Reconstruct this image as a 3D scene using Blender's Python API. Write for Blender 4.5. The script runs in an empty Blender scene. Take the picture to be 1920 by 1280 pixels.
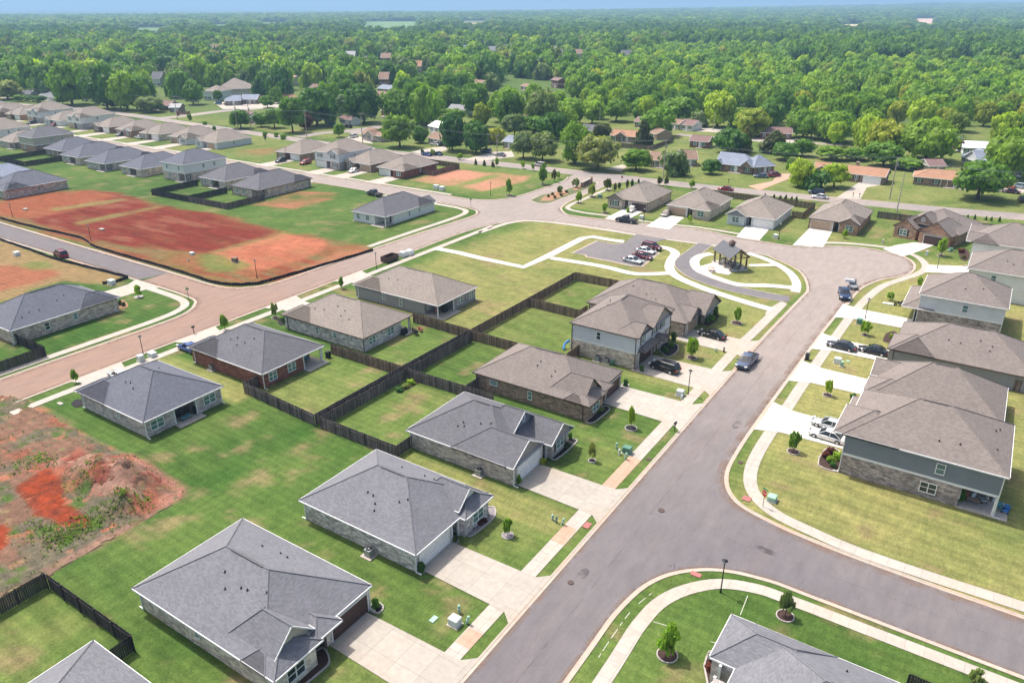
import bpy, math, random
import numpy as np
from mathutils import Vector, Matrix
R_ = random.Random(7)
sc = bpy.context.scene
COL = sc.collection
RAD = math.radians
# ------------------------------------------------------------------ camera model (surveyed ground <-> photo)
F = 1417.0; YH = 12.0; H = 50.0; AX = 1975.0
PIT = math.atan((640-YH)/F); AZ = math.atan((AX-960)/math.hypot(F, 640-YH))
def P(px, py, z=0.0):
    x = px-960; y = 640-py; cp, sp = math.cos(PIT), math.sin(PIT)
    f = F*cp+y*sp; u = y*cp-F*sp
    wy = f*math.cos(AZ)+x*math.sin(AZ); wx = -f*math.sin(AZ)+x*math.cos(AZ)
    t = (z-H)/u
    return (wx*t, wy*t)
def Q(X, Y, Z=0.0):
    f = Y*math.cos(AZ)-X*math.sin(AZ); x = Y*math.sin(AZ)+X*math.cos(AZ); u = Z-H
    cp, sp = math.cos(PIT), math.sin(PIT); d = f*cp-u*sp; y = f*sp+u*cp
    return (960+F*x/d, 640-F*y/d)
def height_to(X, Y, top):
    lo, hi = 0.3, 60.0
    for _ in range(30):
        m = (lo+hi)/2
        if Q(X, Y, m)[1] > top: lo = m
        else: hi = m
    return lo
def PP(s, z=0.0): return [P(*[float(v) for v in t.split(',')], z) for t in s.split()]

# ------------------------------------------------------------------ materials
def mk(name):
    m = bpy.data.materials.new(name); m.use_nodes = True; nt = m.node_tree; nt.nodes.clear()
    out = nt.nodes.new('ShaderNodeOutputMaterial'); b = nt.nodes.new('ShaderNodeBsdfPrincipled')
    nt.links.new(b.outputs[0], out.inputs[0]); b.inputs['Specular IOR Level'].default_value = 0.3
    return m, nt, b
def tc(nt, kind='Object'): return nt.nodes.new('ShaderNodeTexCoord').outputs[kind]
def noise(nt, vec, scale, detail=3, rough=0.6):
    n = nt.nodes.new('ShaderNodeTexNoise'); n.inputs['Scale'].default_value = scale
    n.inputs['Detail'].default_value = detail; n.inputs['Roughness'].default_value = rough
    if vec is not None: nt.links.new(vec, n.inputs['Vector'])
    return n.outputs['Fac']
def ramp(nt, fac, stops):
    r = nt.nodes.new('ShaderNodeValToRGB'); e = r.color_ramp.elements
    e[0].position, e[0].color = stops[0][0], (*stops[0][1], 1); e[1].position, e[1].color = stops[-1][0], (*stops[-1][1], 1)
    for p, c in stops[1:-1]:
        k = e.new(p); k.color = (*c, 1)
    nt.links.new(fac, r.inputs[0]); return r.outputs[0]
def mixc(nt, a, b, fac, mode='MIX'):
    m = nt.nodes.new('ShaderNodeMix'); m.data_type = 'RGBA'; m.blend_type = mode
    for s, v in ((m.inputs[0], fac), (m.inputs[6], a), (m.inputs[7], b)):
        if hasattr(v, 'links') or hasattr(v, 'is_linked'): nt.links.new(v, s)
        elif isinstance(v, tuple): s.default_value = (*v, 1)
        else: s.default_value = v
    return m.outputs[2]
def scaled(nt, vec, s):
    m = nt.nodes.new('ShaderNodeMapping'); m.inputs['Scale'].default_value = s
    nt.links.new(vec, m.inputs['Vector']); return m.outputs[0]
def bump(nt, b, h, strength=0.3, dist=0.02):
    n = nt.nodes.new('ShaderNodeBump'); n.inputs['Strength'].default_value = strength; n.inputs['Distance'].default_value = dist
    nt.links.new(h, n.inputs['Height']); nt.links.new(n.outputs[0], b.inputs['Normal'])
MC = {}
def flat(name, c, rough=0.7, metal=0.0, var=0.12, spec=0.3, scale=3.0):
    if name in MC: return MC[name]
    m, nt, b = mk(name)
    f = noise(nt, tc(nt), scale)
    col = ramp(nt, f, [(0.3, tuple(v*(1-var) for v in c)), (0.7, tuple(min(1, v*(1+var)) for v in c))])
    nt.links.new(col, b.inputs['Base Color'])
    b.inputs['Roughness'].default_value = rough; b.inputs['Metallic'].default_value = metal
    b.inputs['Specular IOR Level'].default_value = spec
    MC[name] = m; return m
def shingle(name, c):
    m, nt, b = mk(name); uv = tc(nt, 'UV')
    br = nt.nodes.new('ShaderNodeTexBrick'); nt.links.new(uv, br.inputs['Vector'])
    br.inputs['Scale'].default_value = 1.0; br.inputs['Brick Width'].default_value = 0.33; br.inputs['Row Height'].default_value = 0.15
    br.inputs['Mortar Size'].default_value = 0.012; br.inputs['Mortar Smooth'].default_value = 0.6; br.inputs['Bias'].default_value = 0.0
    br.inputs['Color1'].default_value = (*[v*0.86 for v in c], 1); br.inputs['Color2'].default_value = (*[v*1.14 for v in c], 1)
    br.inputs['Mortar'].default_value = (*[v*0.74 for v in c], 1)
    big = noise(nt, uv, 0.35, 3); mid = noise(nt, uv, 2.2, 2); fine = noise(nt, uv, 14, 2, 0.8)
    f1 = ramp(nt, big, [(0.3, (0.93,)*3), (0.7, (1.06,)*3)])
    f2 = ramp(nt, mid, [(0.3, (0.95,)*3), (0.7, (1.05,)*3)])
    f3 = ramp(nt, fine, [(0.3, (0.78,)*3), (0.7, (1.22,)*3)])
    col = mixc(nt, br.outputs[0], f1, 1.0, 'MULTIPLY'); col = mixc(nt, col, f2, 1.0, 'MULTIPLY'); col = mixc(nt, col, f3, 1.0, 'MULTIPLY')
    oi = nt.nodes.new('ShaderNodeObjectInfo')
    nt.links.new(col, b.inputs['Base Color']); b.inputs['Roughness'].default_value = 0.9
    bump(nt, b, br.outputs['Fac'], 0.25, -0.01)
    MC[name] = m; return m
def brick(name, c1, c2, mortar, w=0.24, h=0.08, rough=0.9, ms=0.01):
    m, nt, b = mk(name); uv = tc(nt, 'UV')
    br = nt.nodes.new('ShaderNodeTexBrick'); nt.links.new(uv, br.inputs['Vector'])
    br.inputs['Scale'].default_value = 1.0; br.inputs['Brick Width'].default_value = w; br.inputs['Row Height'].default_value = h
    br.inputs['Mortar Size'].default_value = ms; br.inputs['Mortar Smooth'].default_value = 0.3
    br.inputs['Color1'].default_value = (*c1, 1); br.inputs['Color2'].default_value = (*c2, 1); br.inputs['Mortar'].default_value = (*mortar, 1)
    cell = scaled(nt, uv, (1.8, 3.4, 1)); v = nt.nodes.new('ShaderNodeTexVoronoi'); v.inputs['Scale'].default_value = 1.0; nt.links.new(cell, v.inputs['Vector'])
    sep = nt.nodes.new('ShaderNodeSeparateColor'); nt.links.new(v.outputs['Color'], sep.inputs[0])
    f = ramp(nt, sep.outputs[0], [(0.0, (0.6,)*3), (0.5, (1.0,)*3), (1.0, (1.45,)*3)])
    n = noise(nt, uv, 0.8, 4); g = ramp(nt, n, [(0.3, (0.85,)*3), (0.7, (1.15,)*3)])
    col = mixc(nt, br.outputs[0], f, 0.8, 'MULTIPLY'); col = mixc(nt, col, g, 1.0, 'MULTIPLY')
    nt.links.new(col, b.inputs['Base Color']); b.inputs['Roughness'].default_value = rough
    bump(nt, b, br.outputs['Fac'], 0.4, -0.01)
    MC[name] = m; return m
def siding(name, c, row=0.16):
    m, nt, b = mk(name); uv = tc(nt, 'UV')
    s = nt.nodes.new('ShaderNodeSeparateXYZ'); nt.links.new(uv, s.inputs[0])
    d = nt.nodes.new('ShaderNodeMath'); d.operation = 'DIVIDE'; d.inputs[1].default_value = row; nt.links.new(s.outputs[1], d.inputs[0])
    fr = nt.nodes.new('ShaderNodeMath'); fr.operation = 'FRACT'; nt.links.new(d.outputs[0], fr.inputs[0])
    lines = ramp(nt, fr.outputs[0], [(0.0, (0.72,)*3), (0.1, (1,)*3), (1.0, (1,)*3)])
    n = noise(nt, uv, 0.7, 3); g = ramp(nt, n, [(0.3, (0.93,)*3), (0.7, (1.05,)*3)])
    col = mixc(nt, c, lines, 1.0, 'MULTIPLY'); col = mixc(nt, col, g, 1.0, 'MULTIPLY')
    nt.links.new(col, b.inputs['Base Color']); b.inputs['Roughness'].default_value = 0.6
    bump(nt, b, fr.outputs[0], 0.4, 0.02)
    MC[name] = m; return m
def asphalt(name, c, dust, lo, hi):
    m, nt, b = mk(name); o = tc(nt)
    n1 = noise(nt, scaled(nt, o, (1, 1, 1)), 0.035, 5, 0.65); n2 = noise(nt, o, 0.6, 5); n3 = noise(nt, o, 9, 3, 0.8)
    d = nt.nodes.new('ShaderNodeValToRGB'); d.color_ramp.elements[0].position = lo; d.color_ramp.elements[1].position = hi
    d.color_ramp.elements[0].color = (0, 0, 0, 1); d.color_ramp.elements[1].color = (1, 1, 1, 1); nt.links.new(n1, d.inputs[0])
    col = mixc(nt, c, dust, d.outputs[0])
    col = mixc(nt, col, ramp(nt, n2, [(0.25, (0.86,)*3), (0.75, (1.13,)*3)]), 1.0, 'MULTIPLY')
    col = mixc(nt, col, ramp(nt, n3, [(0.3, (0.82,)*3), (0.7, (1.18,)*3)]), 1.0, 'MULTIPLY')
    v = nt.nodes.new('ShaderNodeTexVoronoi'); v.feature = 'DISTANCE_TO_EDGE'; v.inputs['Scale'].default_value = 0.09
    wob = noise(nt, o, 0.5, 4); cv = mixc(nt, o, wob, 0.35, 'ADD') if False else o
    nt.links.new(cv, v.inputs['Vector'])
    nt.links.new(col, b.inputs['Base Color']); b.inputs['Roughness'].default_value = 0.88
    bump(nt, b, n3, 0.15, 0.01)
    MC[name] = m; return m
def concrete(name, c, joint=1.5, stain=(0.50, 0.33, 0.22), amt=0.5):
    m, nt, b = mk(name); uv = tc(nt, 'UV')
    br = nt.nodes.new('ShaderNodeTexBrick'); nt.links.new(uv, br.inputs['Vector']); br.offset = 0.0
    br.inputs['Scale'].default_value = 1.0; br.inputs['Brick Width'].default_value = joint; br.inputs['Row Height'].default_value = joint
    br.inputs['Mortar Size'].default_value = 0.02; br.inputs['Mortar Smooth'].default_value = 0.4
    br.inputs['Color1'].default_value = (*[v*0.95 for v in c], 1); br.inputs['Color2'].default_value = (*[min(1, v*1.05) for v in c], 1)
    br.inputs['Mortar'].default_value = (*[v*0.62 for v in c], 1)
    o = tc(nt); n = noise(nt, o, 0.12, 4); n2 = noise(nt, o, 1.6, 4)
    msk = nt.nodes.new('ShaderNodeValToRGB'); msk.color_ramp.elements[0].position = 0.48; msk.color_ramp.elements[1].position = 0.78
    msk.color_ramp.elements[0].color = (0, 0, 0, 1); msk.color_ramp.elements[1].color = (amt,)*3+(1,); nt.links.new(n, msk.inputs[0])
    col = mixc(nt, br.outputs[0], stain, msk.outputs[0])
    col = mixc(nt, col, ramp(nt, n2, [(0.3, (0.9,)*3), (0.7, (1.08,)*3)]), 1.0, 'MULTIPLY')
    nt.links.new(col, b.inputs['Base Color']); b.inputs['Roughness'].default_value = 0.85
    MC[name] = m; return m
def foliage(name, c, sat=0.35):
    m, nt, b = mk(name); o = tc(nt); oi = nt.nodes.new('ShaderNodeObjectInfo')
    n = noise(nt, o, 0.45, 3); n2 = noise(nt, o, 2.5, 2)
    col = ramp(nt, n, [(0.3, tuple(v*0.72 for v in c)), (0.7, tuple(v*1.3 for v in c))])
    col = mixc(nt, col, ramp(nt, n2, [(0.3, (0.75,)*3), (0.7, (1.25,)*3)]), 1.0, 'MULTIPLY')
    t = ramp(nt, oi.outputs['Random'], [(0.0, (0.68, 0.78, 0.9)), (0.35, (0.92, 0.95, 0.9)), (0.7, (1.15, 1.08, 0.9)), (1.0, (1.55, 1.25, 0.9))])
    col = mixc(nt, col, t, 1.0, 'MULTIPLY')
    nt.links.new(col, b.inputs['Base Color']); b.inputs['Roughness'].default_value = 0.6
    b.inputs['Subsurface Weight'].default_value = 0.0
    tr = nt.nodes.new('ShaderNodeBsdfTranslucent'); nt.links.new(mixc(nt, col, (1.25, 1.35, 0.6), 1.0, 'MULTIPLY'), tr.inputs[0])
    mx = nt.nodes.new('ShaderNodeMixShader'); mx.inputs[0].default_value = 0.38
    out = [x for x in nt.nodes if x.type == 'OUTPUT_MATERIAL'][0]
    nt.links.new(b.outputs[0], mx.inputs[1]); nt.links.new(tr.outputs[0], mx.inputs[2]); nt.links.new(mx.outputs[0], out.inputs[0])
    MC[name] = m; return m
def paint(name, c, rough=0.25, metal=0.3):
    if name in MC: return MC[name]
    m, nt, b = mk(name); n = noise(nt, tc(nt), 2.0)
    nt.links.new(ramp(nt, n, [(0.2, tuple(v*0.94 for v in c)), (0.8, tuple(min(1, v*1.05) for v in c))]), b.inputs['Base Color'])
    b.inputs['Roughness'].default_value = rough; b.inputs['Metallic'].default_value = metal
    b.inputs['Coat Weight'].default_value = 0.6; b.inputs['Coat Roughness'].default_value = 0.08
    MC[name] = m; return m
def glass(name, c):
    m, nt, b = mk(name); n = noise(nt, tc(nt), 1.3)
    nt.links.new(ramp(nt, n, [(0.35, tuple(v*0.7 for v in c)), (0.65, tuple(v*1.25 for v in c))]), b.inputs['Base Color'])
    b.inputs['Roughness'].default_value = 0.06; b.inputs['Specular IOR Level'].default_value = 0.8
    MC[name] = m; return m

shingle('sh_grey', (0.128, 0.127, 0.142)); shingle('sh_lgrey', (0.170, 0.171, 0.190)); shingle('sh_brown', (0.205, 0.175, 0.160)); shingle('sh_tan', (0.25, 0.215, 0.188))
shingle('sh_slate', (0.122, 0.128, 0.158)); shingle('sh_orange', (0.37, 0.205, 0.13)); shingle('sh_maroon', (0.215, 0.135, 0.125)); shingle('sh_rust', (0.26, 0.17, 0.125)); shingle('sh_bluegrey', (0.24, 0.27, 0.34)); shingle('sh_chestnut', (0.27, 0.165, 0.125))
brick('br_grey', (0.40, 0.35, 0.33), (0.52, 0.46, 0.44), (0.45, 0.42, 0.4)); brick('br_red', (0.20, 0.062, 0.045), (0.26, 0.09, 0.062), (0.28, 0.17, 0.14))
brick('br_brown', (0.22, 0.135, 0.10), (0.33, 0.21, 0.155), (0.40, 0.33, 0.28)); brick('br_tan', (0.50, 0.40, 0.33), (0.60, 0.50, 0.42), (0.5, 0.45, 0.4))
brick('br_cream', (0.58, 0.49, 0.41), (0.70, 0.61, 0.52), (0.6, 0.56, 0.5)); brick('br_orange', (0.34, 0.17, 0.10), (0.44, 0.25, 0.16), (0.42, 0.33, 0.27))
brick('stone', (0.25, 0.20, 0.185), (0.52, 0.44, 0.40), (0.26, 0.23, 0.21), 0.42, 0.17, ms=0.02); brick('stone_l', (0.40, 0.36, 0.36), (0.78, 0.72, 0.70), (0.42, 0.4, 0.39), 0.42, 0.17, ms=0.02)
siding('sd_white', (0.78, 0.78, 0.77)); siding('sd_blue', (0.26, 0.32, 0.40)); siding('sd_grey', (0.30, 0.30, 0.315)); siding('sd_slate', (0.21, 0.235, 0.27)); siding('sd_beige', (0.52, 0.47, 0.38)); siding('sd_lgrey', (0.66, 0.68, 0.71)); siding('sd_taupe', (0.33, 0.30, 0.29)); siding('sd_brown', (0.32, 0.28, 0.24))
asphalt('as_main', (0.118, 0.108, 0.122), (0.20, 0.155, 0.135), 0.42, 0.7); asphalt('as_red', (0.185, 0.145, 0.135), (0.36, 0.215, 0.155), 0.32, 0.68)
asphalt('as_tan', (0.21, 0.18, 0.165), (0.30, 0.23, 0.19), 0.35, 0.7); asphalt('as_dark', (0.135, 0.122, 0.128), (0.16, 0.135, 0.13), 0.45, 0.8); asphalt('as_hwy', (0.25, 0.22, 0.21), (0.33, 0.27, 0.23), 0.4, 0.7); asphalt('as_lot', (0.15, 0.142, 0.15), (0.19, 0.17, 0.165), 0.4, 0.7)
concrete('co_walk', (0.41, 0.375, 0.33)); concrete('co_drive', (0.375, 0.34, 0.295), 2.6, (0.38, 0.28, 0.20), 0.6); concrete('co_curb', (0.42, 0.36, 0.30), 3.0, (0.50, 0.30, 0.20), 0.8); concrete('co_new', (0.58, 0.55, 0.50), 2.4, (0.62, 0.55, 0.46), 0.3); concrete('co_orange', (0.44, 0.29, 0.21), 1.5, (0.46, 0.25, 0.15), 0.7)
flat('trim_white', (0.78, 0.78, 0.77), 0.5); flat('trim_dark', (0.05, 0.042, 0.04), 0.5); flat('trim_brown', (0.10, 0.07, 0.055), 0.6); flat('garage_white', (0.80, 0.80, 0.79), 0.45); flat('garage_brown', (0.085, 0.048, 0.042), 0.5); flat('garage_tan', (0.46, 0.33, 0.23), 0.5)
flat('door_dark', (0.06, 0.05, 0.055), 0.5); flat('vent_dark', (0.03, 0.03, 0.033), 0.6); flat('vent_grey', (0.075, 0.075, 0.08), 0.8); glass('pane', (0.10, 0.20, 0.20)); glass('pane_dark', (0.03, 0.045, 0.05)); flat('soffit', (0.5, 0.48, 0.45), 0.8)

def boards(name, c):
    m, nt, b = mk(name); s = nt.nodes.new('ShaderNodeSeparateXYZ'); nt.links.new(tc(nt, 'UV'), s.inputs[0]); d = nt.nodes.new('ShaderNodeMath'); d.operation = 'DIVIDE'; d.inputs[1].default_value = 0.19; nt.links.new(s.outputs[0], d.inputs[0])
    f = nt.nodes.new('ShaderNodeMath'); f.operation = 'FLOOR'; nt.links.new(d.outputs[0], f.inputs[0]); wn = nt.nodes.new('ShaderNodeTexWhiteNoise'); wn.noise_dimensions = '1D'; nt.links.new(f.outputs[0], wn.inputs['W'])
    col = ramp(nt, wn.outputs['Value'], [(0.0, tuple(v*0.62 for v in c)), (0.5, c), (1.0, tuple(v*1.5 for v in c))]); n = noise(nt, scaled(nt, tc(nt), (1, 1, .3)), 2.5, 4)
    nt.links.new(mixc(nt, col, ramp(nt, n, [(0.3, (0.7,)*3), (0.7, (1.3,)*3)]), 1.0, 'MULTIPLY'), b.inputs['Base Color']); b.inputs['Roughness'].default_value = 0.9; MC[name] = m
boards('fence_grey', (0.13, 0.108, 0.105)); boards('fence_brown', (0.185, 0.13, 0.10)); boards('fence_black', (0.05, 0.043, 0.045))
flat('wood_post', (0.20, 0.15, 0.11), 0.9, var=0.3); flat('pole_wood', (0.36, 0.31, 0.26), 0.9); flat('black_metal', (0.02, 0.022, 0.025), 0.4); flat('grey_metal', (0.32, 0.34, 0.36), 0.45, 0.4); flat('white_plastic', (0.72, 0.74, 0.74), 0.5)
flat('util_green', (0.10, 0.22, 0.16), 0.5); flat('util_lgreen', (0.30, 0.48, 0.36), 0.5); flat('util_white', (0.60, 0.64, 0.62), 0.5); flat('mulch', (0.055, 0.03, 0.025), 0.95, var=0.4, scale=6); flat('mulch_black', (0.022, 0.02, 0.022), 0.95, var=0.4, scale=6); flat('mulch_grey', (0.25, 0.22, 0.23), 0.95, var=0.4, scale=9); flat('mulch_red', (0.30, 0.17, 0.10), 0.95, var=0.3, scale=6)
flat('edging', (0.40, 0.37, 0.34), 0.8); flat('rubber', (0.02, 0.02, 0.02), 0.8); flat('rim', (0.45, 0.46, 0.48), 0.3, 0.8); flat('lamp_red', (0.35, 0.02, 0.015), 0.3); flat('lamp_white', (0.8, 0.8, 0.78), 0.2); glass('car_glass', (0.022, 0.028, 0.034)); flat('bark', (0.13, 0.095, 0.07), 0.95, var=0.3); flat('sign_red', (0.45, 0.02, 0.02), 0.4, var=0.03); flat('sign_green', (0.02, 0.22, 0.11), 0.4, var=0.03); flat('silt', (0.018, 0.017, 0.02), 0.9)
flat('patio_blue', (0.05, 0.22, 0.55), 0.5); flat('cushion_teal', (0.10, 0.28, 0.32), 0.8); flat('cushion_red', (0.4, 0.1, 0.08), 0.8); flat('wicker', (0.05, 0.04, 0.035), 0.9); flat('chalk', (0.165, 0.155, 0.17), 0.95, var=0.2, scale=8); flat('orange_mark', (0.75, 0.22, 0.06), 0.8); flat('red_pad', (0.36, 0.14, 0.13), 0.9); flat('metal_roof', (0.115, 0.12, 0.135), 0.5, 0.2); flat('tan_wood', (0.24, 0.155, 0.09), 0.8); flat('white_line', (0.50, 0.50, 0.42), 0.8); flat('iron', (0.09, 0.06, 0.055), 0.8)
foliage('fo_mid', (0.150, 0.285, 0.028)); foliage('fo_dark', (0.080, 0.190, 0.032)); foliage('fo_bright', (0.255, 0.410, 0.034)); foliage('fo_yellow', (0.27, 0.34, 0.04)); foliage('fo_cedar', (0.105, 0.125, 0.036)); foliage('fo_pale', (0.200, 0.270, 0.090)); foliage('fo_red', (0.14, 0.04, 0.03)); foliage('fo_weed', (0.20, 0.22, 0.10))
M = MC

# ------------------------------------------------------------------ mesh builder
class MB:
    def __init__(s): s.v = []; s.f = []; s.m = []; s.mats = []
    def mi(s, m):
        m = M[m] if isinstance(m, str) else m
        if m not in s.mats: s.mats.append(m)
        return s.mats.index(m)
    def poly(s, pts, m):
        i = len(s.v); s.v += [tuple(p) for p in pts]; s.f.append(tuple(range(i, i+len(pts)))); s.m.append(s.mi(m)); return s
    def box(s, c, d, m, rz=0.0, taper=1.0):
        x, y, z = d[0]/2, d[1]/2, d[2]/2; ca, sa = math.cos(rz), math.sin(rz); V = []
        for k, (a, b, e) in enumerate([(-x,-y,-z),(x,-y,-z),(x,y,-z),(-x,y,-z),(-x,-y,z),(x,-y,z),(x,y,z),(-x,y,z)]):
            t = taper if k > 3 else 1.0; a *= t; b *= t
            V.append((c[0]+a*ca-b*sa, c[1]+a*sa+b*ca, c[2]+e))
        i = len(s.v); s.v += V; q = s.mi(m)
        for f in ((0,3,2,1),(4,5,6,7),(0,1,5,4),(1,2,6,5),(2,3,7,6),(3,0,4,7)): s.f.append(tuple(i+k for k in f)); s.m.append(q)
        return s
    def prism(s, pts, z0, z1, m, top=None):
        n = len(pts); i = len(s.v); s.v += [(p[0], p[1], z0) for p in pts]+[(p[0], p[1], z1) for p in pts]; q = s.mi(m); t = s.mi(top) if top else q
        s.f.append(tuple(i+n+k for k in range(n))); s.m.append(t)
        for k in range(n): s.f.append((i+k, i+(k+1) % n, i+n+(k+1) % n, i+n+k)); s.m.append(q)
        return s
    def tube(s, a, b, r0, r1, m, n=8, cap=True):
        a = Vector(a); b = Vector(b); d = (b-a).normalized(); u = d.orthogonal().normalized(); w = d.cross(u); i = len(s.v); q = s.mi(m)
        for p, r in ((a, r0), (b, r1)):
            for k in range(n):
                t = 2*math.pi*k/n; s.v.append(tuple(p+u*math.cos(t)*r+w*math.sin(t)*r))
        for k in range(n): s.f.append((i+k, i+(k+1) % n, i+n+(k+1) % n, i+n+k)); s.m.append(q)
        if cap:
            s.f.append(tuple(i+n+k for k in range(n))); s.m.append(q); s.f.append(tuple(i+n-1-k for k in range(n))); s.m.append(q)
        return s
    def loft(s, rings, m, closed=True, caps=True, mcap=None):
        i = len(s.v); n = len(rings[0]); q = s.mi(m)
        for r in rings: s.v += [tuple(p) for p in r]
        for a in range(len(rings)-1):
            for k in range(n if closed else n-1):
                s.f.append((i+a*n+k, i+a*n+(k+1) % n, i+(a+1)*n+(k+1) % n, i+(a+1)*n+k)); s.m.append(q)
        if caps:
            s.f.append(tuple(i+n-1-k for k in range(n))); s.m.append(q); s.f.append(tuple(i+(len(rings)-1)*n+k for k in range(n))); s.m.append(q)
        return s
    def data(s, name, smooth=False, uv=True):
        me = bpy.data.meshes.new(name); me.from_pydata(s.v, [], s.f)
        for m in s.mats: me.materials.append(m)
        me.polygons.foreach_set('material_index', s.m)
        if smooth: me.polygons.foreach_set('use_smooth', [True]*len(s.f))
        if uv and len(s.f) < 60000:
            l = me.uv_layers.new(name='UVMap'); arr = []
            for p in me.polygons:
                n = p.normal
                if n.length < 0.5: n = Vector((0, 0, 1))
                if abs(n.z) > 0.985: t = Vector((1, 0, 0)); b = Vector((0, 1, 0))
                else:
                    t = Vector((0, 0, 1)).cross(n).normalized(); b = n.cross(t)
                for vi in p.vertices:
                    c = me.vertices[vi].co; arr += [c.dot(t), c.dot(b)]
            l.data.foreach_set('uv', arr)
        me.update(); return me
    def build(s, name, parent=None, smooth=False, loc=None, rz=0.0):
        if not s.f: return None
        o = bpy.data.objects.new(name, s.data(name, smooth)); COL.objects.link(o)
        if parent: o.parent = parent
        if loc: o.location = loc
        o.rotation_euler = (0, 0, rz); return o
def empty(name, loc, rz=0.0):
    o = bpy.data.objects.new(name, None); COL.objects.link(o); o.location = loc; o.rotation_euler = (0, 0, rz); o.empty_display_size = 0.5; return o
def tag(o, label, cat, group=None):
    o['label'] = label; o['category'] = cat
    if group: o['group'] = group
    return o
def struct(o, kind='structure'): o['kind'] = kind; return o
def copy_tree(o, parent=None):
    c = o.copy(); COL.objects.link(c)
    if parent: c.parent = parent
    for ch in o.children: copy_tree(ch, c)
    return c
def ccw(pts):
    a = sum(pts[i][0]*pts[(i+1) % len(pts)][1]-pts[(i+1) % len(pts)][0]*pts[i][1] for i in range(len(pts)))
    return pts if a > 0 else pts[::-1]
def smooth_line(pts, n=5):
    if len(pts) < 3: return pts
    out = []; p = [pts[0]]+list(pts)+[pts[-1]]
    for i in range(1, len(p)-2):
        for k in range(n):
            t = k/n; a, b, c, d = p[i-1], p[i], p[i+1], p[i+2]
            out.append(tuple(0.5*((2*b[j])+(-a[j]+c[j])*t+(2*a[j]-5*b[j]+4*c[j]-d[j])*t*t+(-a[j]+3*b[j]-3*c[j]+d[j])*t**3) for j in (0, 1)))
    out.append(tuple(pts[-1])); return out
def offset(line, d):
    out = []
    for i, p in enumerate(line):
        a = line[max(0, i-1)]; b = line[min(len(line)-1, i+1)]; dx, dy = b[0]-a[0], b[1]-a[1]; L = math.hypot(dx, dy) or 1
        out.append((p[0]-dy/L*d, p[1]+dx/L*d))
    return out

# ------------------------------------------------------------------ terrain
def vnoise(X, Y, s, seed=0):
    r = np.random.RandomState(seed); g = r.rand(257, 257)
    x = X/s+1000.3; y = Y/s+1000.7; xi = np.floor(x).astype(int); yi = np.floor(y).astype(int); fx = x-xi; fy = y-yi
    fx = fx*fx*(3-2*fx); fy = fy*fy*(3-2*fy)
    a = g[xi % 257, yi % 257]; b = g[(xi+1) % 257, yi % 257]; c = g[xi % 257, (yi+1) % 257]; d = g[(xi+1) % 257, (yi+1) % 257]
    return (a*(1-fx)+b*fx)*(1-fy)+(c*(1-fx)+d*fx)*fy
def fbm(X, Y, s, seed=0, o=4):
    t = 0; a = 0.5
    for k in range(o): t = t+a*vnoise(X, Y, s/2**k, seed+k); a *= 0.5
    return t/(1-0.5**o)
def sdist(poly, X, Y):
    n = len(poly); d = np.full(X.shape, 1e9); inside = np.zeros(X.shape, bool)
    for i in range(n):
        ax, ay = poly[i]; bx, by = poly[(i+1) % n]; ex, ey = bx-ax, by-ay
        t = np.clip(((X-ax)*ex+(Y-ay)*ey)/(ex*ex+ey*ey+1e-9), 0, 1)
        d = np.minimum(d, np.hypot(X-ax-t*ex, Y-ay-t*ey))
        c = ((ay > Y) != (by > Y)) & (X < (bx-ax)*(Y-ay)/(by-ay+1e-12)+ax); inside ^= c
    return np.where(inside, d, -d)
def axis(segs):
    out = []
    for a, b, st in segs: out += list(np.arange(a, b, st))
    return np.array(out+[segs[-1][1]])
def geo(a, first, factor, end):
    out = [a]; st = first
    while out[-1] < end: out.append(out[-1]+st); st *= factor
    return out
xs = np.concatenate([-np.array(geo(500, 12, 1.12, 22000))[::-1], axis([(-496, -330, 4), (-330, -130, 2), (-130, 15, 0.75), (15, 60, 3)]), np.array(geo(64, 12, 1.12, 22000))])
ys = np.concatenate([-np.array(geo(5, 12, 1.3, 3000))[::-1], axis([(0, 12, 3), (12, 105, 0.75), (105, 180, 1.4), (180, 300, 2.5), (300, 500, 8)]), np.array(geo(510, 12, 1.12, 26000))])
GX, GY = np.meshgrid(xs, ys)
def hills(X, Y):
    d = np.hypot(X, Y); f = np.clip((d-1500)/9000, 0, 1)
    t = np.clip((X+5600)/4600, 0, 1)
    return f*((fbm(X, Y, 3500, 11, 3)-0.5)*40)+np.clip((d-3000)/5500, 0, 1)*(-38+104*t*(0.75+0.25*fbm(X, Y, 1500, 17, 2)))
def mound(X, Y):
    z = np.zeros_like(X)
    cx, cy = P(215, 905)
    for dx, dy, r, h in ((0, 0, 4.5, 1.1), (3.0, 1.2, 3.5, 0.9), (-3.2, -0.4, 4.0, 0.8), (4.5, -2.2, 3.0, 0.7), (-1, 4.2, 3.6, 0.6), (-6, -3, 3, 0.4)):
        z = z+h*np.exp(-(((X-cx-dx)/r)**2+((Y-cy-dy)/(r*0.7))**2)*1.6)
    return z*1.9*(0.7+0.6*fbm(X, Y, 1.8, 5))
GZ = hills(GX, GY)+mound(GX, GY)
lush = np.array((0.042, 0.096, 0.018)); mid = np.array((0.102, 0.150, 0.038)); dry = np.array((0.235, 0.225, 0.085)); brown = np.array((0.23, 0.165, 0.085))
red = np.array((0.150, 0.026, 0.016)); orange = np.array((0.33, 0.14, 0.085)); pink = np.array((0.33, 0.19, 0.15)); weed = np.array((0.12, 0.13, 0.07))
def mask(poly, w=1.0, namp=1.2, ns=4.0, seed=1, X=GX, Y=GY):
    s = sdist(poly, X, Y)+(fbm(X, Y, ns, seed)-0.5)*2*namp
    return np.clip(0.5+s/w, 0, 1)
n_big = fbm(GX, GY, 26, 3); n_mid = fbm(GX, GY, 6, 8); n_fin = fbm(GX, GY, 1.8, 21, 3)
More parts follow.
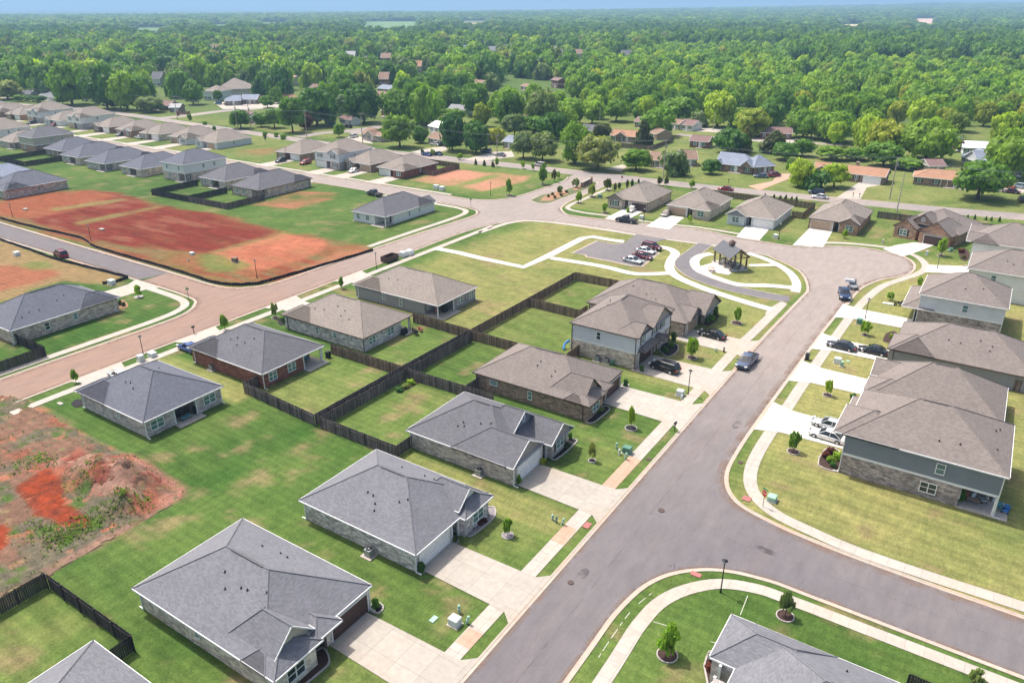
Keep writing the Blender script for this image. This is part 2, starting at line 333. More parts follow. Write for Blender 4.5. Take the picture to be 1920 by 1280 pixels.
dryf = np.full(GX.shape, 0.34)
dryf = np.where(GX < -67, 0.20, dryf)
def addry(poly, v, w=4):
    global dryf
    m = np.clip(0.5+sdist(poly, GX, GY)/w, 0, 1); dryf = dryf*(1-m)+v*m
addry([(-19, 62), (60, 62), (60, 185), (-12, 185), (-19, 150)], 0.90)
addry([(-68, 92), (-28, 92), (-28, 165), (-106, 166), (-107, 92)], 0.88)
addry([(-68, 92), (-42, 92), (-42, 126), (-68, 126)], 0.50)
addry([(-110, 176), (0, 183), (0, 215), (-110, 213)], 0.62)
addry([(-600, 174), (-118, 174), (-118, 216), (-600, 216)], 0.58)
addry([(-600, 226), (200, 226), (200, 420), (-600, 420)], 0.66, 8)
addry([(-83, 59), (-68, 59), (-68, 74.5), (-83, 74.5)], 0.62, 1)
addry([(-83, 75), (-68, 75), (-68, 91), (-83, 91)], 0.42, 1)
addry([(-67, 58), (-54, 58), (-54, 74), (-67, 74)], 0.60, 1)
addry([(-67, 75), (-54, 75), (-54, 90), (-67, 90)], 0.30, 1)
addry([(-54, 55), (-39, 55), (-39, 59.8), (-54, 59.8)], 0.80, 1.2)
addry([(-39, 55), (-31, 55), (-31, 60), (-39, 60)], 0.75, 1.2)
addry([(-39, 66), (-31, 66), (-31, 76), (-39, 76)], 0.52, 2)
addry([(-105, 55.6), (-82, 55.6), (-82, 61), (-105, 61)], 0.85, 1.2)
addry([(-39, 48.8), (-31, 48.8), (-31, 55), (-39, 55)], 0.50, 2)
addry([(-66.5, 5), (-54, 5), (-54, 22.5), (-66.5, 22.5)], 0.50, 1)
addry([(-200, 88), (-100, 88), (-100, 160), (-200, 160)], 0.30, 6)
d = np.clip(dryf+(n_big-0.5)*0.55+(n_mid-0.5)*0.45+(n_fin-0.5)*0.25, 0, 1)[..., None]
col = np.where(d < 0.5, lush*(1-d*2)+mid*(d*2), mid*(2-d*2)+dry*(d*2-1))
def blend(m, c):
    global col
    m = m[..., None]; col = col*(1-m)+np.asarray(c)*m
# brown wear patches
wear = np.clip((fbm(GX, GY, 3.2, 77)-0.64)*9, 0, 1)*(GY < 230)*0.62; blend(wear, (0.24, 0.175, 0.10))
# mowing stripes on the open lawns
stripe = (np.sin(GX*0.55+GY*2.0+n_mid*2.5)*0.5+0.5)*0.34*np.clip((fbm(GX, GY, 18, 123)-.42)*5, 0.15, 1)*(GY < 300)
col = col*(1-stripe[..., None]*0.6)
# graded red building lots
stk = fbm(GX*0.35+GY*0.1, GY*1.5, 4.5, 141, 4); stk2 = fbm(GX*0.3, GY*1.8, 2.2, 142, 3)
big = PP('-60,392 60,363 170,356 250,374 330,391 470,418 545,437 700,470 655,490 560,522 490,531 410,538 330,512 172,466 0,414 -60,400')
blend(mask(big, 3, 3.0, 9, 2)*np.clip(0.45+fbm(GX, GY, 5, 31)*1.1-0.25, 0, 0.9), (0.215, 0.082, 0.042))
blend(mask(big, 3, 3.0, 9, 2)*np.clip((stk2-.5)*5, 0, .75), (0.125, 0.115, 0.05))
blend(mask(big, 3, 3.0, 9, 2)*np.clip((stk-.55)*5, 0, .6), red*1.15)
rd = PP('-40,388 60,368 175,357 235,368 300,384 400,402 478,420 532,435 470,452 400,474 345,474 275,462 200,452 100,425 0,400')
blend(mask(rd, 2.2, 3.2, 9, 4)*np.clip(1.15+(stk-0.5)*1.8, 0.3, 1), red*.95); blend(mask(rd, 2, 2, 8, 4)*np.clip((stk2-.56)*5, 0, .7), red*.7); blend(mask(rd, 2, 2, 8, 5)*np.clip((stk-.62)*6, 0, .6), (0.21, 0.09, 0.055))
blend(mask(PP('-40,388 60,368 175,357 220,368 150,392 60,410 -20,402'), 3, 3, 6, 6)*0.6, (0.26, 0.095, 0.045))
for tp in ('140,418 300,384 304,388 145,422', '400,473 535,435 545,441 420,478', '90,392 230,372 235,376 100,396'):
    blend(mask(PP(tp), 1.4, 1.2, 4, 9)*0.8, (0.18, 0.16, 0.06))
blend(mask(PP('405,474 470,455 535,440 590,446 620,457 600,474 540,494 490,506 430,500 400,486'), 1.5, 1.4, 5, 12)*np.clip(0.75+(n_mid-0.5), 0, 1), (0.38, 0.13, 0.078)); blend(mask(PP('405,474 470,455 535,440 590,446 620,457 600,474 540,494 490,506 430,500 400,486'), 1.5, 1.4, 5, 12)*np.clip((stk2-.5)*5, 0, .6), (0.27, 0.09, 0.055))
blend(mask(PP('378,474 430,482 470,497 440,512 390,508 365,490'), 1.5, 2, 4, 14)*0.75, mid*1.0)
blend(mask(PP('475,383 552,359 628,361 618,374 552,392 505,388'), 1.2, 1.5, 5, 15)*np.clip(0.6+(n_mid-0.45)*1.8, 0, 1), (0.30, 0.12, 0.075))
blend(mask(PP('770,338 852,318 895,322 990,330 985,341 905,358 880,354 850,350'), 1.4, 1.6, 6, 16)*np.clip(0.8+(n_mid-0.5), 0, 1), (0.40, 0.19, 0.13))
blend(mask(PP('835,352 930,326 937,329 845,356'), 0.8, 1.0, 4, 17)*0.85, mid*1.2)
blend(mask(PP('455,281 510,277 520,286 470,291'), 4, 3, 5, 18)*0.5, orange*0.8)
blend(mask(PP('560,522 700,476 700,468 640,470 555,508'), 1.2, 1.4, 3, 19)*0.7, (0.30, 0.13, 0.075))
# left lot beyond the silt fence
blend(mask(PP('-60,440 3,452 110,484 236,520 200,531 120,528 60,545 -60,590'), 1, 1.5, 4, 20)*0.75, (0.26, 0.16, 0.085))
blend(mask(PP('-60,500 40,495 110,505 120,515 60,535 -60,560'), 1.5, 2, 4, 22)*0.85, (0.25, 0.085, 0.05))
blend(mask(PP('35,495 90,487 100,500 60,508'), 1.5, 1, 3, 23)*0.7, mid)
# rough dirt lot, bottom left
rough = PP('-80,735 0,742 45,750 100,776 150,812 205,842 250,866 305,893 352,915 352,930 305,960 210,1012 95,1076 0,1118 -150,1190')
rm = mask(rough, 0.8, 0.7, 2.5, 24)
blend(rm, (0.19, 0.125, 0.085))
blend(rm*np.clip((fbm(GX, GY, 4.5, 33)-0.46)*7, 0, 1)*0.8, (0.115, 0.12, 0.075))
blend(rm*np.clip((fbm(GX, GY, 3.5, 44)-0.50)*9, 0, 1)*0.85, (0.30, 0.115, 0.07))
blend(rm*np.clip((fbm(GX, GY, 1.6, 55)-0.6)*9, 0, 1)*0.6, (0.10, 0.13, 0.04))
blend(rm*mask(PP('30,915 95,880 130,950 165,985 115,985 70,965'), 1.2, 1, 2, 25), (0.25, 0.06, 0.03))
blend(rm*mask(PP('-40,1000 6,985 15,1020 -10,1060'), 1.2, 1, 2, 26), (0.36, 0.075, 0.028))
blend(rm*mask(PP('85,870 130,850 200,855 290,880 320,905 300,915 230,900 250,925 250,950 190,940 150,900 110,880'), 1.2, 1.4, 2.2, 27)*0.9, pink*0.82)
blend(rm*np.clip(np.sin((GX-GY*0.6)*1.6+n_mid*6)*0.8-0.2, 0, 1)*mask(PP('100,840 200,830 300,880 320,910 290,930 180,900'), 2, 1, 2, 28)*0.7, red*1.1)
# bare soil where lots meet streets
for a in ('905,430 1000,412 1010,418 930,436',): pass
far = np.clip((np.hypot(GX, GY)-330)/120, 0, 1)*(GY > 235)
blend(far*0.7, (0.085, 0.13, 0.035))
ff = np.clip((np.hypot(GX, GY)-1300)/600, 0, 1)*(GY > 0); pat = fbm(GX, GY, 900, 61, 2)
blend(ff, (0.05, 0.09, 0.03))
FIELDS = [(PP('672,53 790,53 790,41 676,41'), (0.16, 0.26, 0.10)), (PP('240,58 322,58 322,52 240,52'), (0.16, 0.26, 0.10)), (PP('480,47 550,49 550,43 480,42'), (0.14, 0.22, 0.10)), (PP('858,47 918,47 918,40 858,40'), (0.55, 0.42, 0.32)), (PP('1565,52 1628,52 1628,47 1565,47'), (0.5, 0.42, 0.25)), (PP('1708,46 1760,46 1760,39 1708,39'), (0.6, 0.42, 0.34)), (PP('1808,47 1840,47 1840,44 1808,44'), (0.6, 0.42, 0.34)), (PP('395,50 440,52 440,47 395,46'), (0.14, 0.22, 0.10))]
for p, c in FIELDS: blend(mask(p, 20, 1, 100, 70), c)
nx, ny = len(xs), len(ys)
verts = np.stack([GX.ravel(), GY.ravel(), GZ.ravel()], 1)
idx = np.arange(nx*ny).reshape(ny, nx)
faces = np.stack([idx[:-1, :-1].ravel(), idx[:-1, 1:].ravel(), idx[1:, 1:].ravel(), idx[1:, :-1].ravel()], 1)
me = bpy.data.meshes.new('ground'); me.vertices.add(len(verts)); me.vertices.foreach_set('co', verts.ravel().astype(np.float32))
me.loops.add(faces.size); me.loops.foreach_set('vertex_index', faces.ravel()); me.polygons.add(len(faces))
me.polygons.foreach_set('loop_start', np.arange(0, faces.size, 4)); me.polygons.foreach_set('use_smooth', np.ones(len(faces), bool)); me.update()
ca = me.color_attributes.new('Albedo', 'FLOAT_COLOR', 'POINT')
ca.data.foreach_set('color', np.concatenate([np.clip(col, 0, 1).reshape(-1, 3), np.ones((nx*ny, 1))], 1).ravel().astype(np.float32))
m, nt, b = mk('soil_and_grass'); at = nt.nodes.new('ShaderNodeVertexColor'); at.layer_name = 'Albedo'; o = tc(nt)
f1 = noise(nt, o, 0.5, 5, 0.65); f2 = noise(nt, o, 4.0, 4, 0.8); f3 = noise(nt, scaled(nt, o, (1, 0.35, 1)), 1.6, 3, 0.7)
c = mixc(nt, at.outputs[0], ramp(nt, f1, [(0.25, (0.78, 0.80, 0.80)), (0.75, (1.22, 1.2, 1.15))]), 1.0, 'MULTIPLY')
c = mixc(nt, c, ramp(nt, f2, [(0.25, (0.62,)*3), (0.75, (1.38,)*3)]), 1.0, 'MULTIPLY')
wv = nt.nodes.new('ShaderNodeTexWave'); wv.wave_type = 'BANDS'; wv.bands_direction = 'Y'; wv.inputs['Scale'].default_value = 0.28; wv.inputs['Distortion'].default_value = 1.2; wv.inputs['Detail'].default_value = 2; wv.inputs['Detail Scale'].default_value = 0.4; nt.links.new(o, wv.inputs['Vector'])
c = mixc(nt, c, ramp(nt, wv.outputs['Fac'], [(0.2, (0.93, 0.94, 0.93)), (0.8, (1.06, 1.05, 1.06))]), 1.0, 'MULTIPLY')
c = mixc(nt, c, ramp(nt, f3, [(0.3, (0.80, 0.84, 0.8)), (0.7, (1.2, 1.16, 1.15))]), 1.0, 'MULTIPLY')
nt.links.new(c, b.inputs['Base Color']); b.inputs['Roughness'].default_value = 0.95; b.inputs['Specular IOR Level'].default_value = 0.1
bump(nt, b, f2, 0.5, 0.06); me.materials.append(m)
g = bpy.data.objects.new('ground', me); COL.objects.link(g); struct(g)

# ------------------------------------------------------------------ roads
m, nt, b = mk('as_net'); o = tc(nt); s = nt.nodes.new('ShaderNodeSeparateXYZ'); nt.links.new(o, s.inputs[0])
def mr(src, a, bb):
    n = nt.nodes.new('ShaderNodeMapRange'); n.interpolation_type = 'SMOOTHSTEP'; n.inputs['From Min'].default_value = a; n.inputs['From Max'].default_value = bb; nt.links.new(src, n.inputs['Value']); return n.outputs[0]
def mth(op, a, b2):
    n = nt.nodes.new('ShaderNodeMath'); n.operation = op
    for k, v in enumerate((a, b2)):
        if isinstance(v, (int, float)): n.inputs[k].default_value = v
        else: nt.links.new(v, n.inputs[k])
    n.use_clamp = op in ('ADD',); return n.outputs[0]
nn = noise(nt, o, 0.05, 5); n2 = noise(nt, scaled(nt, o, (1, 0.15, 1)), 0.35, 4)
tan_ = mth('ADD', mr(s.outputs[1], 50, 135), mth('MULTIPLY', mth('SUBTRACT', nn, 0.5), 0.9))
redf = mth('MULTIPLY', mr(s.outputs[0], -92, -106), mr(s.outputs[1], 165, 60)); redf = mth('ADD', redf, mth('MULTIPLY', mth('SUBTRACT', n2, 0.55), 0.7))
c = mixc(nt, (0.142, 0.130, 0.137), (0.285, 0.242, 0.218), tan_); c = mixc(nt, c, (0.26, 0.170, 0.130), redf)
q = noise(nt, scaled(nt, o, (1, 0.3, 1)), 0.9, 6, 0.7); q3 = noise(nt, o, 9, 3, 0.8)
c = mixc(nt, c, ramp(nt, q, [(0.25, (0.82,)*3), (0.75, (1.16,)*3)]), 1.0, 'MULTIPLY'); c = mixc(nt, c, ramp(nt, q3, [(0.3, (0.84,)*3), (0.7, (1.16,)*3)]), 1.0, 'MULTIPLY')
nt.links.new(c, b.inputs['Base Color']); b.inputs['Roughness'].default_value = 0.9; MC['as_net'] = m

def sheet(name, pts, mat, z):
    return struct(MB().poly([(x, y, z) for x, y in ccw(pts)], mat).build(name))
def ribbon(name, line, w, mat, z, sm=True, kind=True):
    l = smooth_line(line) if sm else line; a = offset(l, w/2); c = offset(l, -w/2); mb = MB()
    for i in range(len(l)-1): zz = z+(i % 2)*0.0012; mb.poly([(*c[i], zz), (*c[i+1], zz), (*a[i+1], zz), (*a[i], zz)], mat)
    ob = mb.build(name); return struct(ob) if kind else ob
def curb(line, side, sm=True):
    """line = edge of asphalt; side=+1: land lies to the left of the line direction"""
    l = smooth_line(line) if sm else line; a = offset(l, -0.30*side); b_ = offset(l, 0.0); c_ = offset(l, 0.18*side); mb = MB()
    for i in range(len(l)-1):
        def q(p, r, zp, zr):
            f = [(*p[i], zp), (*p[i+1], zp), (*r[i+1], zr), (*r[i], zr)]
            mb.poly(f if side < 0 else f[::-1], 'co_curb')
        q(a, b_, 0.020, 0.026); q(b_, c_, 0.062, 0.066)
        q(b_, b_, 0.026, 0.062); q(c_, c_, 0.066, 0.0)
    return struct(mb.build('kerb'))
A_left = [(-28.1, 2), (-28.1, 30), (-28.1, 62), (-28.1, 98), (-28.0, 119), (-27.6, 136)]+PP('1500,560 1514,540 1497,507 1440,480')
K_south = PP('1440,480 1345,460')
K_south2 = PP('1192,439 1110,425 1035,416 992,413 960,416 930,420')+[(-107.3, 142)]+[(-107.5, 120), (-107.6, 90), (-107.7, 60), (-107.8, 2)]
right1 = PP('1052,390 1056,397 1072,404 1140,412 1222,421 1310,430 1385,445 1490,462 1565,461 1630,466 1692,480 1715,496 1708,512 1680,520')+PP('1652,525 1615,541 1590,570')+[(-19.7, 142), (-20.2, 127), (-20.3, 110), (-20.4, 94), (-20.3, 82)]+[(-19.6, 75.5), (-17.2, 71.6), (-13, 70), (-8, 69.2), (-2, 68.8), (8, 68.6), (40, 68.4)]
G_low = [(40, 60.6), (10, 60.6), (-6, 60.7), (-11, 60.6), (-15.6, 59.2), (-19.2, 55.6), (-20.7, 50), (-20.8, 40), (-20.8, 2)]
C_west = [(-117.2, 2), (-117.2, 42), (-117.0, 53), (-116.8, 65), (-117.2, 72), (-119.5, 76.2), (-124, 78.2), (-140, 78.5), (-180, 78.4), (-330, 78.4)]
D_north = [(-330, 85.6), (-220, 85.6), (-169, 85.4), (-139, 85.3), (-124, 85.3), (-118.6, 88.5), (-116.6, 94), (-116.4, 107), (-116.3, 120), (-115.6, 140), (-114.6, 154), (-115.6, 159.5), (-120, 162.3), (-131, 162.8), (-177, 162.8), (-250, 162.8), (-560, 162.8)]
E_north = [(-560, 171.4), (-250, 171.4), (-180, 171.2), (-134, 171.0), (-125, 171.6), (-119.6, 175), (-117, 182), (-116.4, 194), (-116.2, 206), (-118, 213)]
entr_r = [(-99, 216), (-101.4, 211), (-101.8, 200), (-101.2, 184)]+PP('1052,390')
SL = lambda l: smooth_line(l)
road = SL(A_left)+SL(K_south2)+SL(C_west)[:36]+[(-139.8, 78.5), (-139.8, 85.3)]+SL(D_north)[16:]+SL(E_north)+[(-118, 218), (-99, 218)]+SL(entr_r)+SL(right1)+SL(G_low)
sheet('road', road, 'as_net', 0.010)
sheet('side_road', [(-330, 78.4), (-141, 78.4), (-139.5, 85.4), (-330, 85.6)], 'as_dark', 0.014)
for l, sd in ((A_left, 1), (K_south, 1), (K_south2, 1), (right1, 1), (G_low, 1), (C_west, 1), (D_north, 1), (E_north, 1), (entr_r, 1)): curb(l, sd)
m, nt, b = mk('road_dust'); n = noise(nt, tc(nt), 0.5, 5, 0.7); r_ = ramp(nt, n, [(0.38, (0, 0, 0)), (0.72, (0.55,)*3)]); b.inputs['Base Color'].default_value = (0.27, 0.18, 0.135, 1); b.inputs['Roughness'].default_value = 0.95; nt.links.new(r_, b.inputs['Alpha']); MC['road_dust'] = m
m, nt, b = mk('tar_seam'); n = noise(nt, tc(nt), 0.8, 4, 0.6); r_ = ramp(nt, n, [(0.40, (0, 0, 0)), (0.60, (0.38,)*3)]); b.inputs['Base Color'].default_value = (0.05, 0.045, 0.05, 1); nt.links.new(r_, b.inputs['Alpha']); MC['tar_seam'] = m
for l_, w_ in ((right1, .9), (A_left, .5), (C_west, .9), (K_south2, .7), (D_north[:14], .8), (G_low, .4), (E_north, .6)):
    for k_, ww in ((1, w_), (2, w_*.5)): ribbon('road_dust', offset(smooth_line(l_), -0.30-ww/2), ww, 'road_dust', 0.0150+.0016*k_, False)
ribbon('paving_seam', [(-24.3, 2), (-24.2, 60), (-24.1, 100), (-24.0, 140)], .06, 'tar_seam', 0.0155); ribbon('paving_seam', [(-19, 64.7), (0, 64.6), (40, 64.5)], .06, 'tar_seam', 0.0155); ribbon('paving_seam', [(-112.2, 10), (-112.0, 80), (-111.5, 150)], .07, 'tar_seam', 0.0155); ribbon('paving_seam', [(-100, 168), (-60, 169.5), (-34, 169)], .07, 'tar_seam', 0.0155)
sc_ = random.Random(21)
for k_ in range(16):
    x_, y_ = sc_.choice([(sc_.uniform(-27, -21), sc_.uniform(42, 130)), (sc_.uniform(-18, 8), sc_.uniform(62, 67.5))]); a_ = sc_.uniform(0, 3.1); p_ = [(x_, y_)]
    for j_ in range(7): a_ += sc_.gauss(0, .5); p_.append((p_[-1][0]+math.cos(a_)*.7, p_[-1][1]+math.sin(a_)*.7))
    p_ = [q_ for q_ in p_ if (-27.6 < q_[0] < -20.9) or (61.4 < q_[1] < 68)]
    if len(p_) > 2: ribbon('crack', p_, .035, 'tar_seam', 0.0168)
for x_, y_, rx_, ry_ in ((-22.5, 88, .6, 1.3), (-25.8, 52, .5, .9), (-12, 65, 1.2, .5), (-26, 110, .5, 1.1)):
    struct(MB().poly([(x_+rx_*math.cos(k*.524)*sc_.uniform(.7, 1.1), y_+ry_*math.sin(k*.524)*sc_.uniform(.7, 1.1), 0.0174 if -28 < x_ < -20 or y_ == 65 else 0.0755) for k in range(12)], 'tar_seam').build('oil_stain'))
# highway
Fu = [(-700, 205), (-493, 217), (-445, 226), (-402, 229), (-311, 224), (-211, 219), (-162, 222), (-111, 225), (-81, 226), (-59, 228.5), (-27, 232.5), (6, 238), (120, 262)]
Fl = [(-700, 197), (-493, 209), (-445, 217.5), (-402, 221), (-348, 219.5), (-273, 215), (-211, 211.5), (-162, 213.5), (-142, 215.5), (-91, 218), (-57, 221.5), (-25, 225), (6, 230), (120, 253)]
sheet('highway', smooth_line(Fl)+smooth_line(Fu)[::-1], 'as_hwy', 0.012)
ribbon('side_road', PP('300,222 350,217 420,208 480,204 540,197 600,192'), 8, 'as_hwy', 0.015)
ribbon('side_road', PP('560,257 600,250 640,247 700,240 745,238'), 6.5, 'as_hwy', 0.016)
ribbon('country_road', PP('1270,252 1330,257 1480,262 1520,268 1580,272'), 5, 'as_hwy', 0.016)
ribbon('country_road', PP('900,196 960,190 985,184'), 3.5, 'as_hwy', 0.016)
ribbon('country_road', PP('0,183 60,186 130,187 190,185 260,192'), 4, 'as_hwy', 0.016)
# entrance median
med = PP('994,376 1010,381 1032,380 1072,365 1100,354 1119,346 1115,341 1100,343 1080,350 1050,360 1015,366')
sheet('median_bed', med, 'fo_weed', 0.086); sheet('median_bed', PP('1012,377 1032,377 1066,364 1062,357 1045,359 1020,369'), 'mulch_red', 0.092); sheet('median_bed', PP('1078,358 1100,350 1088,349 1072,354'), 'mulch_red', 0.092); curb(smooth_line(med+med[:1]), 1, False)

# pavements
def walk(line, w=1.6, mat='co_walk', name='pavement', z=0.050, sm=True): return ribbon(name, line, w, mat, z, sm)
walk([(-30.2, 2), (-30.2, 40), (-30.2, 80), (-30.2, 112)]+PP('1406,630 1440,597 1468,569'))
walk(PP('1440,590 1449,580 1470,567'), 1.2, z=0.0535)
sheet('pavement', [(-31.0, 54.5), (-31.0, 57.5), (-29.5, 57.5), (-29.5, 54.5)], 'co_orange', 0.054); sheet('pavement', [(-31.0, 65.6), (-31.0, 73.4), (-29.4, 73.4), (-29.4, 65.6)], 'co_orange', 0.054)
sheet('pavement', [(-30.9, 38.3), (-30.9, 40.3), (-29.4, 40.3), (-29.4, 38.3)], 'co_orange', 0.054)
walk([(-18.4, 2), (-18.4, 40), (-18.5, 49), (-17.6, 53.6), (-14.9, 57.3), (-11.6, 58.9), (-8, 59.2), (2, 59.2), (40, 59.2)], 1.35)
walk([(40, 70.4), (10, 70.0), (2.6, 68.8+1.0), (-4.5, 69.9), (-9, 70.6), (-13.2, 71.7), (-16.1, 74.2), (-17.6, 78), (-18.2, 84), (-18.2, 95), (-18.2, 110), (-18.0, 125), (-17.7, 138), (-17.0, 148)]+PP('1655,537 1690,524 1722,513 1736,500 1722,483 1690,471 1655,463 1580,456 1532,456'), 1.5)
walk([(-48, 177.2), (-61, 177.8), (-72, 175.9), (-84, 175.8), (-93, 175.2), (-98.5, 178), (-99.2, 190), (-99.4, 206)], 1.3)
walk(PP('900,436 947,420 975,415 994,414 1033,417 1087,424 1134,431 1192,440'), 1.5); walk(PP('1250,449 1300,456 1345,461'), 1.0)
walk([(-104.6, 151), (-104.6, 130), (-104.7, 100), (-104.8, 60), (-104.9, 49.5), (-104.9, 44.6)], 1.5, sm=False)
sheet('pavement', [(-105.6, 37.5), (-104.2, 37.5), (-104.2, 49), (-105.6, 49)], 'co_walk', 0.0535)
walk([(-118.9, 2), (-118.9, 45), (-118.7, 66), (-119.5, 73), (-122, 76), (-127, 76.9), (-137, 77)], 1.5)
walk([(-118.2, 121), (-118.0, 135), (-117.4, 150), (-118.2, 158), (-122, 160.8), (-131, 161.3), (-150, 161.3)], 1.5); walk([(-200, 161.3), (-300, 161.3), (-560, 161.3)], 1.4)
walk([(-560, 172.9), (-250, 172.9), (-180, 172.7), (-134, 172.5)], 1.4)
# park paths
walk(PP('817,466 860,474 900,484 981,501 1026,481 1092,447 1111,444 1150,451 1170,453'), 2.0, 'co_new', 'path', 0.055, False)
walk(PP('1033,484 1126,499 1181,512 1215,514 1262,512'), 1.9, 'co_new', 'path', 0.058)
walk(PP('1228,462 1252,466 1266,475 1258,489 1256,505 1275,522 1331,545 1406,569 1449,581'), 2.0, 'co_new', 'path', 0.061)
lane = PP('1322,458 1305,471 1284,487 1281,499 1290,508 1312,521 1369,540 1444,556 1480,561')
ribbon('park_lane', lane, 3.3, 'as_lot', 0.064); ls = smooth_line(lane)
curb(offset(ls, 1.65)[1:-3], 1, False).location.z = 0.03; curb(offset(ls, -1.65)[2:-2], -1, False).location.z = 0.03
walk(PP('1335,476 1314,480 1302,491 1312,508 1350,524 1387,534 1444,536 1487,540'), 2.0, 'co_new', 'path', 0.067)
walk(PP('1402,475 1430,484 1457,496 1481,512 1493,531 1491,548'), 1.7, 'co_new', 'path', 0.070); walk(PP('1404,498 1459,497'), 1.5, 'co_new', 'path', 0.073)
sheet('park_terrace', PP('1312,500 1340,492 1372,512 1366,516 1338,511 1325,514'), 'co_new', 0.076)
lot = PP('1192,440 1250,449 1218,457 1233,475 1203,500 1185,499 1150,491 1100,482 1098,478 1073,475 1120,452 1150,458 1170,456')
sheet('car_park', lot, 'as_lot', 0.066)
lotc = PP('1170,456 1150,458 1120,452 1073,475 1098,478 1100,482 1150,491 1185,499 1203,500 1236,474')
curb(lotc, 1, False).location.z = 0.03
# driveways
def drive(pts, mat='co_drive', z=0.036, px=True): return sheet('driveway', PP(pts) if px else pts, mat, z)
for y0, y1, xg in ((31.9, 36.9, -40.2), (43.6, 48.9, -40.2), (60.6, 66.1, -40.2), (83.4, 90.0, -40.6), (94.9, 102.2, -41), (109.5, 115.6, -39.8)):
    drive([(xg, y0+0.2), (-31, y0), (-29.3, y0-0.1), (-28.2, y0-1.1), (-28.2, y1+1.1), (-29.3, y1+0.1), (-31, y1), (xg, y1-0.2)], 'co_drive' if y0 < 80 else 'co_walk', 0.068, False)
for y0, y1, xg in ((89.3, 95.5, -9.0), (105.9, 111.4, -8.6), (119.3, 124.3, -9), (135.4, 140.6, -8.4)):
    drive([(xg, y0), (-17.2, y0-0.2), (-20.2, y0-1.3), (-20.2, y1+1.3), (-17.2, y1+0.2), (xg, y1)], 'co_new', 0.072, False)
for s_ in ('1735,511 1739,497 1822,500 1822,514', '1712,455 1757,458 1722,472 1692,482 1655,467 1680,460', '1519,427 1561,434 1543,464 1486,460', '1401,421 1443,429 1424,451 1380,445', '1245,403 1283,408 1255,431 1211,425', '1172,391 1206,397 1170,416 1134,410'): drive(s_, 'co_new', 0.074)
for y0, y1, xg in ((53.4-5.2, 53.6, -98), (65.2, 70.6, -98), (83.4, 88.6, -97), (100.9, 106.2, -97)):
    drive([(xg, y0), (-104, y0), (-107.6, y0-1.2), (-107.6, y1+1.2), (-104, y1), (xg, y1)], 'co_walk', 0.056, False)
drive([(-140, 66), (-134.5, 66), (-134.5, 76), (-133, 78.6), (-141.5, 78.6), (-140, 76)], 'co_walk', 0.056, False)
def drives_row(x0s, ya, yb, z=0.056):
    for x in x0s: drive([(x, ya), (x+5, ya), (x+5.8, yb), (x-0.8, yb)], 'co_walk', z, False)
drives_row([-217.5, -193.4, -180.2-1.5, -166.5], 184, 171.6); drives_row([-262, -280, -297, -315, -333, -348, -366, -384, -402, -420], 184, 171.6)
drives_row([-137, -186, -203, -220, -239, -258, -276, -294, -313], 156, 162.6)
for s_ in ('1402,349 1448,340 1460,326 1482,326 1478,336 1425,357',): drive(s_, 'co_orange', 0.03)
drive('1568,371 1612,341 1658,346 1625,352 1613,374', 'co_walk', 0.03); drive('1835,342 1920,352 1920,362 1840,356', 'co_walk', 0.03)
drive('770,285 812,277 835,275 840,282 800,290', 'co_walk', 0.03); drive('870,299 925,285 960,284 965,294 900,303', 'co_walk', 0.03); drive('645,248 700,236 740,238 715,258', 'as_hwy', 0.03); drive('640,262 665,252 690,262 700,270', 'co_walk', 0.03)
drive('1135,317 1165,309 1178,310 1165,322', 'co_walk', 0.03); drive('418,205 400,192 520,190 560,198 530,203', 'co_walk', 0.022); drive('1390,262 1440,268 1520,272 1526,261 1480,258', 'co_walk', 0.03)
drive('1320,240 1370,243 1378,250 1290,246', 'co_walk', 0.03)
# ramps, drain covers and painted or chalked marks
for x, y, w, h in ((*P(1101, 985), 0.7, 1.0), (*P(1305, 1077), 1.0, 0.6), (*P(1400, 935), 0.9, 0.9)): sheet('ramp_pad', [(x-w/2, y-h/2), (x+w/2, y-h/2), (x+w/2, y+h/2), (x-w/2, y+h/2)], 'red_pad', 0.078)
for px, py, r in ((1216, 861, 0.32), (1388, 867, 0.32), (1240, 957, 0.35), (1070, 1092, 0.3)):
    x, y = P(px, py); o = MB().prism([(x+r*math.cos(k*math.pi/8), y+r*math.sin(k*math.pi/8)) for k in range(16)], 0.0, 0.079, 'iron').build('manhole_cover')
    tag(o, {1216: 'round rusty drain cover on the concrete pad left of the street', 1388: 'round rusty drain cover on the pavement at the right corner', 1240: 'dark round manhole cover in the middle of the junction', 1070: 'faint round manhole cover in the asphalt low in the near street'}[px], 'manhole cover')
rc = random.Random(3)
for k, (px, py) in enumerate([(1103, 1190), (1108, 1195), (1275, 1064), (1262, 1062)]):
    x, y = P(px, py)
    for j in range(9):
        a = rc.uniform(0, 3.1); L = rc.uniform(0.2, 0.6); cx, cy = x+rc.gauss(0, 0.4), y+rc.gauss(0, 0.25); dx, dy = math.cos(a)*L, math.sin(a)*L
        struct(MB().poly([(cx-dx, cy-dy, 0.0142), (cx-dx+0.06, cy-dy-0.03, 0.0142), (cx+dx+0.06, cy+dy-0.03, 0.0142), (cx+dx, cy+dy, 0.0142)], 'chalk').build('chalk_mark'))
for s_ in ('965,1248 975,1250 995,1252 1015,1251 1032,1249', '1078,1200 1082,1212 1079,1222 1070,1225', '1040,1235 1052,1218 1062,1212', '972,1205 968,1220 976,1235 990,1240', '1068,1160 1072,1170 1078,1163', '1005,1215 1012,1222 1020,1216'):
    ribbon('chalk_mark', PP(s_), 0.05, 'chalk', 0.015)
